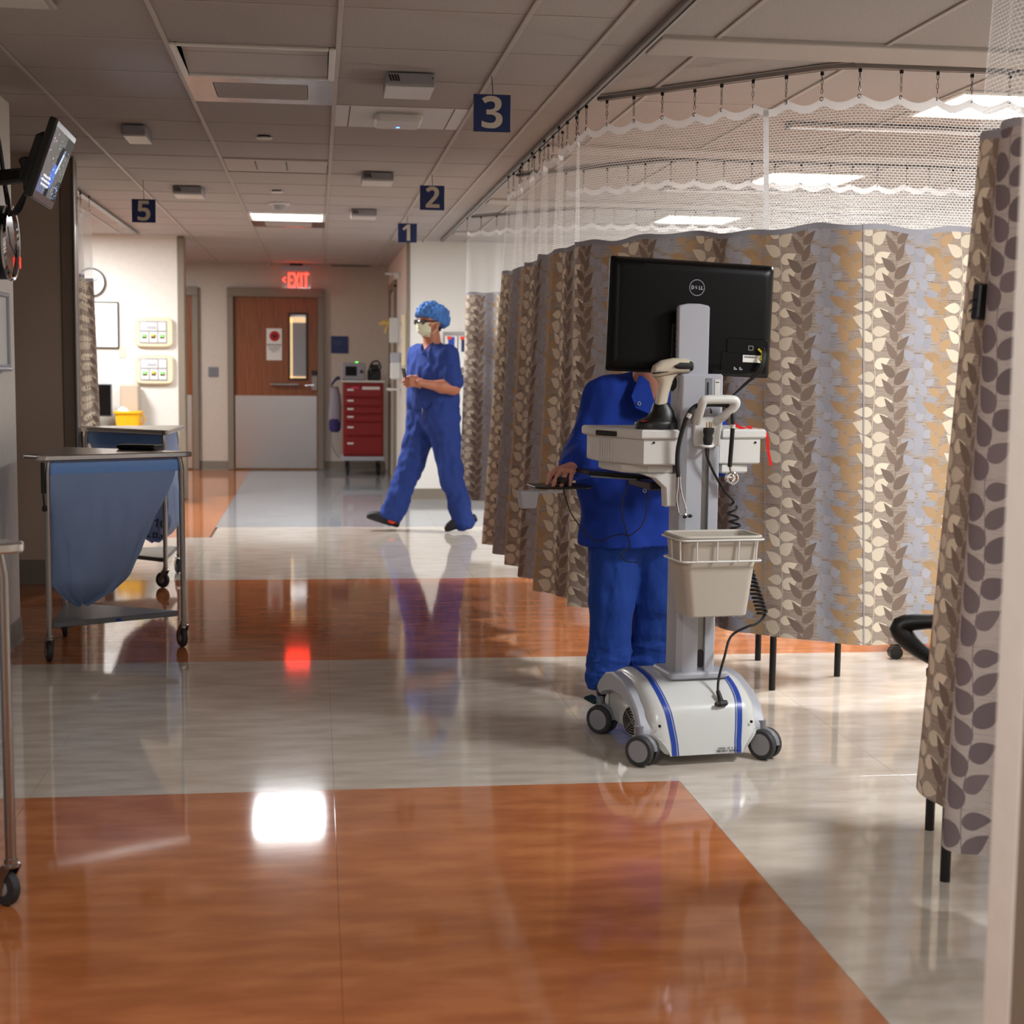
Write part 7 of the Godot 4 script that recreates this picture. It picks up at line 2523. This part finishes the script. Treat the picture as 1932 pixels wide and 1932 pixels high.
func nurse() -> void:
	var o := Vector3(1.20, 0, -5.66)
	var shift := Vector3(0.022, 0, 0)
	var t := thing("person", "person in royal blue jacket and trousers behind the computer cart, head hidden by its screen", "person", o)
	var W := func(x: float, y: float, z: float) -> Vector3: return Vector3(x, y, z) - o + shift
	var face := Vector3(-0.12, -0.25, 1).normalized()
	var hc: Vector3 = W.call(1.245, 1.435, -5.50)
	var sh_r: Vector3 = W.call(1.085, 1.170, -5.62)
	var sh_l: Vector3 = W.call(1.425, 1.170, -5.62)
	var el_r: Vector3 = W.call(0.985, 0.955, -5.58)
	var wr_r: Vector3 = W.call(0.900, 0.926, -5.345)
	var el_l: Vector3 = W.call(1.52, 0.96, -5.58)
	var wr_l: Vector3 = W.call(1.33, 0.955, -5.34)
	var bn := []
	limb(bn, [W.call(1.235, 0.72, -5.68), W.call(1.24, 0.90, -5.67), W.call(1.25, 1.12, -5.63)], [0.125, 0.125, 0.11])
	limb(bn, [W.call(1.25, 1.16, -5.62), W.call(1.248, 1.27, -5.57), W.call(1.246, 1.36, -5.53)], [0.085, 0.062, 0.058])
	bn.append([sh_r, sh_l, 0.062, 0.062])
	limb(bn, [sh_r, el_r, wr_r], [0.055, 0.042, 0.028])
	limb(bn, [sh_l, el_l, wr_l], [0.055, 0.042, 0.028])
	var hip_r: Vector3 = W.call(1.155, 0.70, -5.68)
	var hip_l: Vector3 = W.call(1.315, 0.70, -5.68)
	limb(bn, [hip_r, W.call(1.13, 0.40, -5.66), W.call(1.12, 0.085, -5.68)], [0.09, 0.058, 0.038])
	limb(bn, [hip_l, W.call(1.31, 0.40, -5.70), W.call(1.305, 0.085, -5.80)], [0.09, 0.058, 0.038])
	var b := B.new()
	flesh(b, bn, 0.014, 0.045)
	flesh(b, head_bones(hc, face), 0.006, 0.022)
	# right hand over the mouse, fingers towards the camera
	var hb := []
	hb.append([wr_r - Vector3(0, 0, 0.03), wr_r, 0.028, 0.026])
	var dz := Vector3(-0.43, -0.13, 0.88).normalized()
	var up := Vector3(0.08, 1, 0.15).normalized()
	hand(hb, Transform3D(Basis(up.cross(dz).normalized(), up, dz).orthonormalized(), wr_r), [0.34, 0.32, 0.34, 0.40], [-0.10, 0.0, 0.10, 0.22], 1.0, 0.98)
	flesh(b, hb, 0.0035, 0.007)
	hb = []
	hb.append([wr_l - Vector3(0, 0, 0.03), wr_l, 0.028, 0.026])
	dz = Vector3(-0.5, -0.15, 0.85).normalized()
	hand(hb, Transform3D(Basis(up.cross(dz).normalized(), up, dz).orthonormalized(), wr_l), [0.35, 0.35, 0.4, 0.45], [-0.08, 0.0, 0.08, 0.18], -1.0, 0.98)
	flesh(b, hb, 0.0045, 0.007)
	part("body", b, M.skin_pale, t)
	eyes(t, hc, face)
	b = B.new()
	flesh(b, [[hc + Vector3(0, 0.055, -0.03), hc + Vector3(0, 0.02, -0.05), 0.088, 0.085], [hc + Vector3(0, -0.02, -0.07), hc + Vector3(0, -0.07, -0.06), 0.06, 0.04]], 0.010, 0.03)
	part("hair", b, M.hair, t)
	# jacket: loose, to the hip, long sleeves
	bn = []
	limb(bn, [W.call(1.205, 0.62, -5.67), W.call(1.21, 0.85, -5.66), W.call(1.235, 1.02, -5.64), W.call(1.25, 1.13, -5.62)], [0.165, 0.160, 0.155, 0.12])
	limb(bn, [W.call(1.115, 0.60, -5.67), W.call(1.115, 0.85, -5.66), W.call(1.12, 1.05, -5.64)], [0.120, 0.118, 0.118])
	limb(bn, [W.call(1.300, 0.60, -5.67), W.call(1.325, 0.85, -5.66), W.call(1.36, 1.05, -5.64)], [0.128, 0.125, 0.12])
	bn.append([sh_r, W.call(1.25, 1.19, -5.62), 0.078, 0.082])
	bn.append([sh_l, W.call(1.25, 1.19, -5.62), 0.078, 0.082])
	limb(bn, [sh_r, el_r, wr_r.lerp(el_r, 0.12)], [0.086, 0.073, 0.050])
	limb(bn, [sh_l, el_l, wr_l.lerp(el_l, 0.12)], [0.086, 0.073, 0.050])
	b = B.new()
	var cutn := Vector3(0, 0.75, 0.60).normalized()
	var rj := cloth_ripple(21, 0.016, 7.0, 4.0)
	flesh(b, bn, 0.010, 0.05, [[W.call(1.2, 0.605, -5.67), Vector3(0.04, -1, 0).normalized()], [W.call(1.25, 1.245, -5.55), cutn], [[W.call(1.255, 1.095, -5.5), Vector3(1, -0.46, 0)], [W.call(1.255, 1.095, -5.5), Vector3(-1, -0.46, 0)], [W.call(1.25, 1.1, -5.60), Vector3(0, 0, -1)]]], rj)
	part("jacket", b, M.jacket_blue, t, "royal blue snap-front jacket")
	# lapel with snap, front placket, lower snap
	b = B.new()
	var zf := -5.488
	for q in [[[1.188, 1.262, zf - 0.035], [1.150, 1.185, zf + 0.005], [1.165, 1.142, zf + 0.013], [1.235, 1.112, zf + 0.028], [1.248, 1.105, zf + 0.03]], [[1.315, 1.262, zf - 0.035], [1.345, 1.185, zf + 0.005], [1.33, 1.142, zf + 0.013], [1.27, 1.112, zf + 0.028], [1.258, 1.105, zf + 0.03]]]:
		var ol: Array = q
		var inner := [[1.215, 1.268, zf - 0.03], [1.252, 1.11, zf + 0.026]] if ol[0][0] < 1.25 else [[1.290, 1.268, zf - 0.03], [1.254, 1.11, zf + 0.026]]
		var tr := PackedVector3Array()
		var ps := []
		for e in ol: ps.append(W.call(e[0], e[1], e[2]))
		var i0: Vector3 = W.call(inner[0][0], inner[0][1], inner[0][2])
		var i1: Vector3 = W.call(inner[1][0], inner[1][1], inner[1][2])
		for k in 4:
			var p0 := i0.lerp(i1, k / 4.0)
			var p1 := i0.lerp(i1, (k + 1) / 4.0)
			for dz2 in [[0.0, 1], [-0.006, -1]]:
				var s := Vector3(0, 0, dz2[0])
				var quad := [p0 + s, ps[k] + s, ps[k + 1] + s, p0 + s, ps[k + 1] + s, p1 + s]
				if dz2[1] < 0: quad.reverse()
				for w in quad: tr.append(w)
			for w in [ps[k], ps[k] + Vector3(0, 0, -0.006), ps[k + 1] + Vector3(0, 0, -0.006), ps[k], ps[k + 1] + Vector3(0, 0, -0.006), ps[k + 1]]: tr.append(w)
		put(b, tr, 30.0, true)
	part("lapel", b, M.jacket_blue, t)
	b = B.new()
	for q in [[1.178, 1.158, zf + 0.017], [1.205, 0.83, -5.468]]:
		var lp := []
		for k in 10: lp.append(W.call(q[0] + cos(k * TAU / 10) * 0.0062, q[1] + sin(k * TAU / 10) * 0.0062, q[2]))
		tube(b, lp, 0.0018, 5, true)
	part("snap", b, M.grey_plastic, t)
	# trousers, wide and breaking over the shoes
	bn = []
	bn.append([W.call(1.155, 0.66, -5.68), W.call(1.315, 0.66, -5.68), 0.125, 0.125])
	limb(bn, [W.call(1.135, 0.58, -5.67), W.call(1.122, 0.38, -5.66), W.call(1.118, 0.14, -5.67), W.call(1.112, 0.06, -5.66)], [0.108, 0.090, 0.083, 0.086])
	limb(bn, [W.call(1.315, 0.58, -5.69), W.call(1.318, 0.38, -5.71), W.call(1.300, 0.16, -5.78), W.call(1.300, 0.06, -5.79)], [0.105, 0.088, 0.084, 0.090])
	b = B.new()
	var fn := FastNoiseLite.new()
	fn.seed = 40
	fn.frequency = 1.0
	var rt := func(p: Vector3) -> float: return fn.get_noise_3d(p.x * 9.0, p.y * 3.0, p.z * 9.0) * 0.014 + fn.get_noise_3d(p.x * 8.0 + 5.0, p.y * 22.0, p.z * 8.0) * 0.016 * (1.0 - smoothstep(0.10, 0.30, p.y))
	flesh(b, bn, 0.009, 0.022, [[W.call(1.2, 0.035, -5.7), Vector3(0, -1, 0)]], rt)
	part("trousers", b, M.trouser_blue, t, "royal blue trousers")
	for q in [[Vector3(1.115, 0.0, -5.72), Vector3(-0.12, 0, 1)], [Vector3(1.30, 0.0, -5.85), Vector3(0.05, 0, 1)]]:
		b = B.new()
		var d: Vector3 = q[1].normalized()
		var rr := []
		for e in [[-0.03, 0.024, 0.030], [-0.015, 0.036, 0.044], [0.05, 0.040, 0.048], [0.12, 0.046, 0.040], [0.18, 0.046, 0.032], [0.215, 0.036, 0.024], [0.23, 0.016, 0.014]]:
			rr.append(ring(W.call(q[0].x, 0.003 + e[2], q[0].z) + d * e[0], Vector3.UP.cross(d).normalized(), Vector3.UP, e[1], e[2], 14, 2.6))
		loft(b, rr, true, true, 50.0)
		part("shoe", b, M.black_satin, t)

func lamps() -> void:
	var cool := Color(0.98, 0.985, 1.0)
	troffer(-0.2275, -12.0425, 0.60, 0.60, 3.0, "glowing square ceiling light over the far corridor", true, cool)
	troffer(-0.2275, -5.8925, 0.60, 0.60, 0.0, "dark unlit ceiling fitting in front of the steel air vent", false)
	troffer(-0.2275, -0.9725, 0.60, 0.60, 2.1, "corridor ceiling light above the camera", true, cool)
	for k in 4:
		troffer(2.94, -3.67 - 2.6 * k, 0.60, 0.60, 3.6, ["bay ceiling light above the front right bay", "bright bay ceiling light behind the net, at the upper right edge", "bay ceiling light behind the net, middle of three", "bay ceiling light behind the net, farthest of three"][k], true, cool)
	troffer(-2.40, -12.9, 0.60, 0.60, 4.0, "left bay ceiling light glimpsed through the gathered curtain's net", true, cool)
	troffer(-2.30, -16.2, 0.60, 0.60, 2.6, "ceiling light of the cross corridor", true, cool)

func _ready() -> void:
	view()
	make_materials()
	lamps()
	floor_and_ceiling()
	walls()
	curtains()
	computer_cart()
	hampers()
	left_wall()
	left_bay()
	far_end()
	ceiling_things()
	chairs()
	walker()
	nurse()
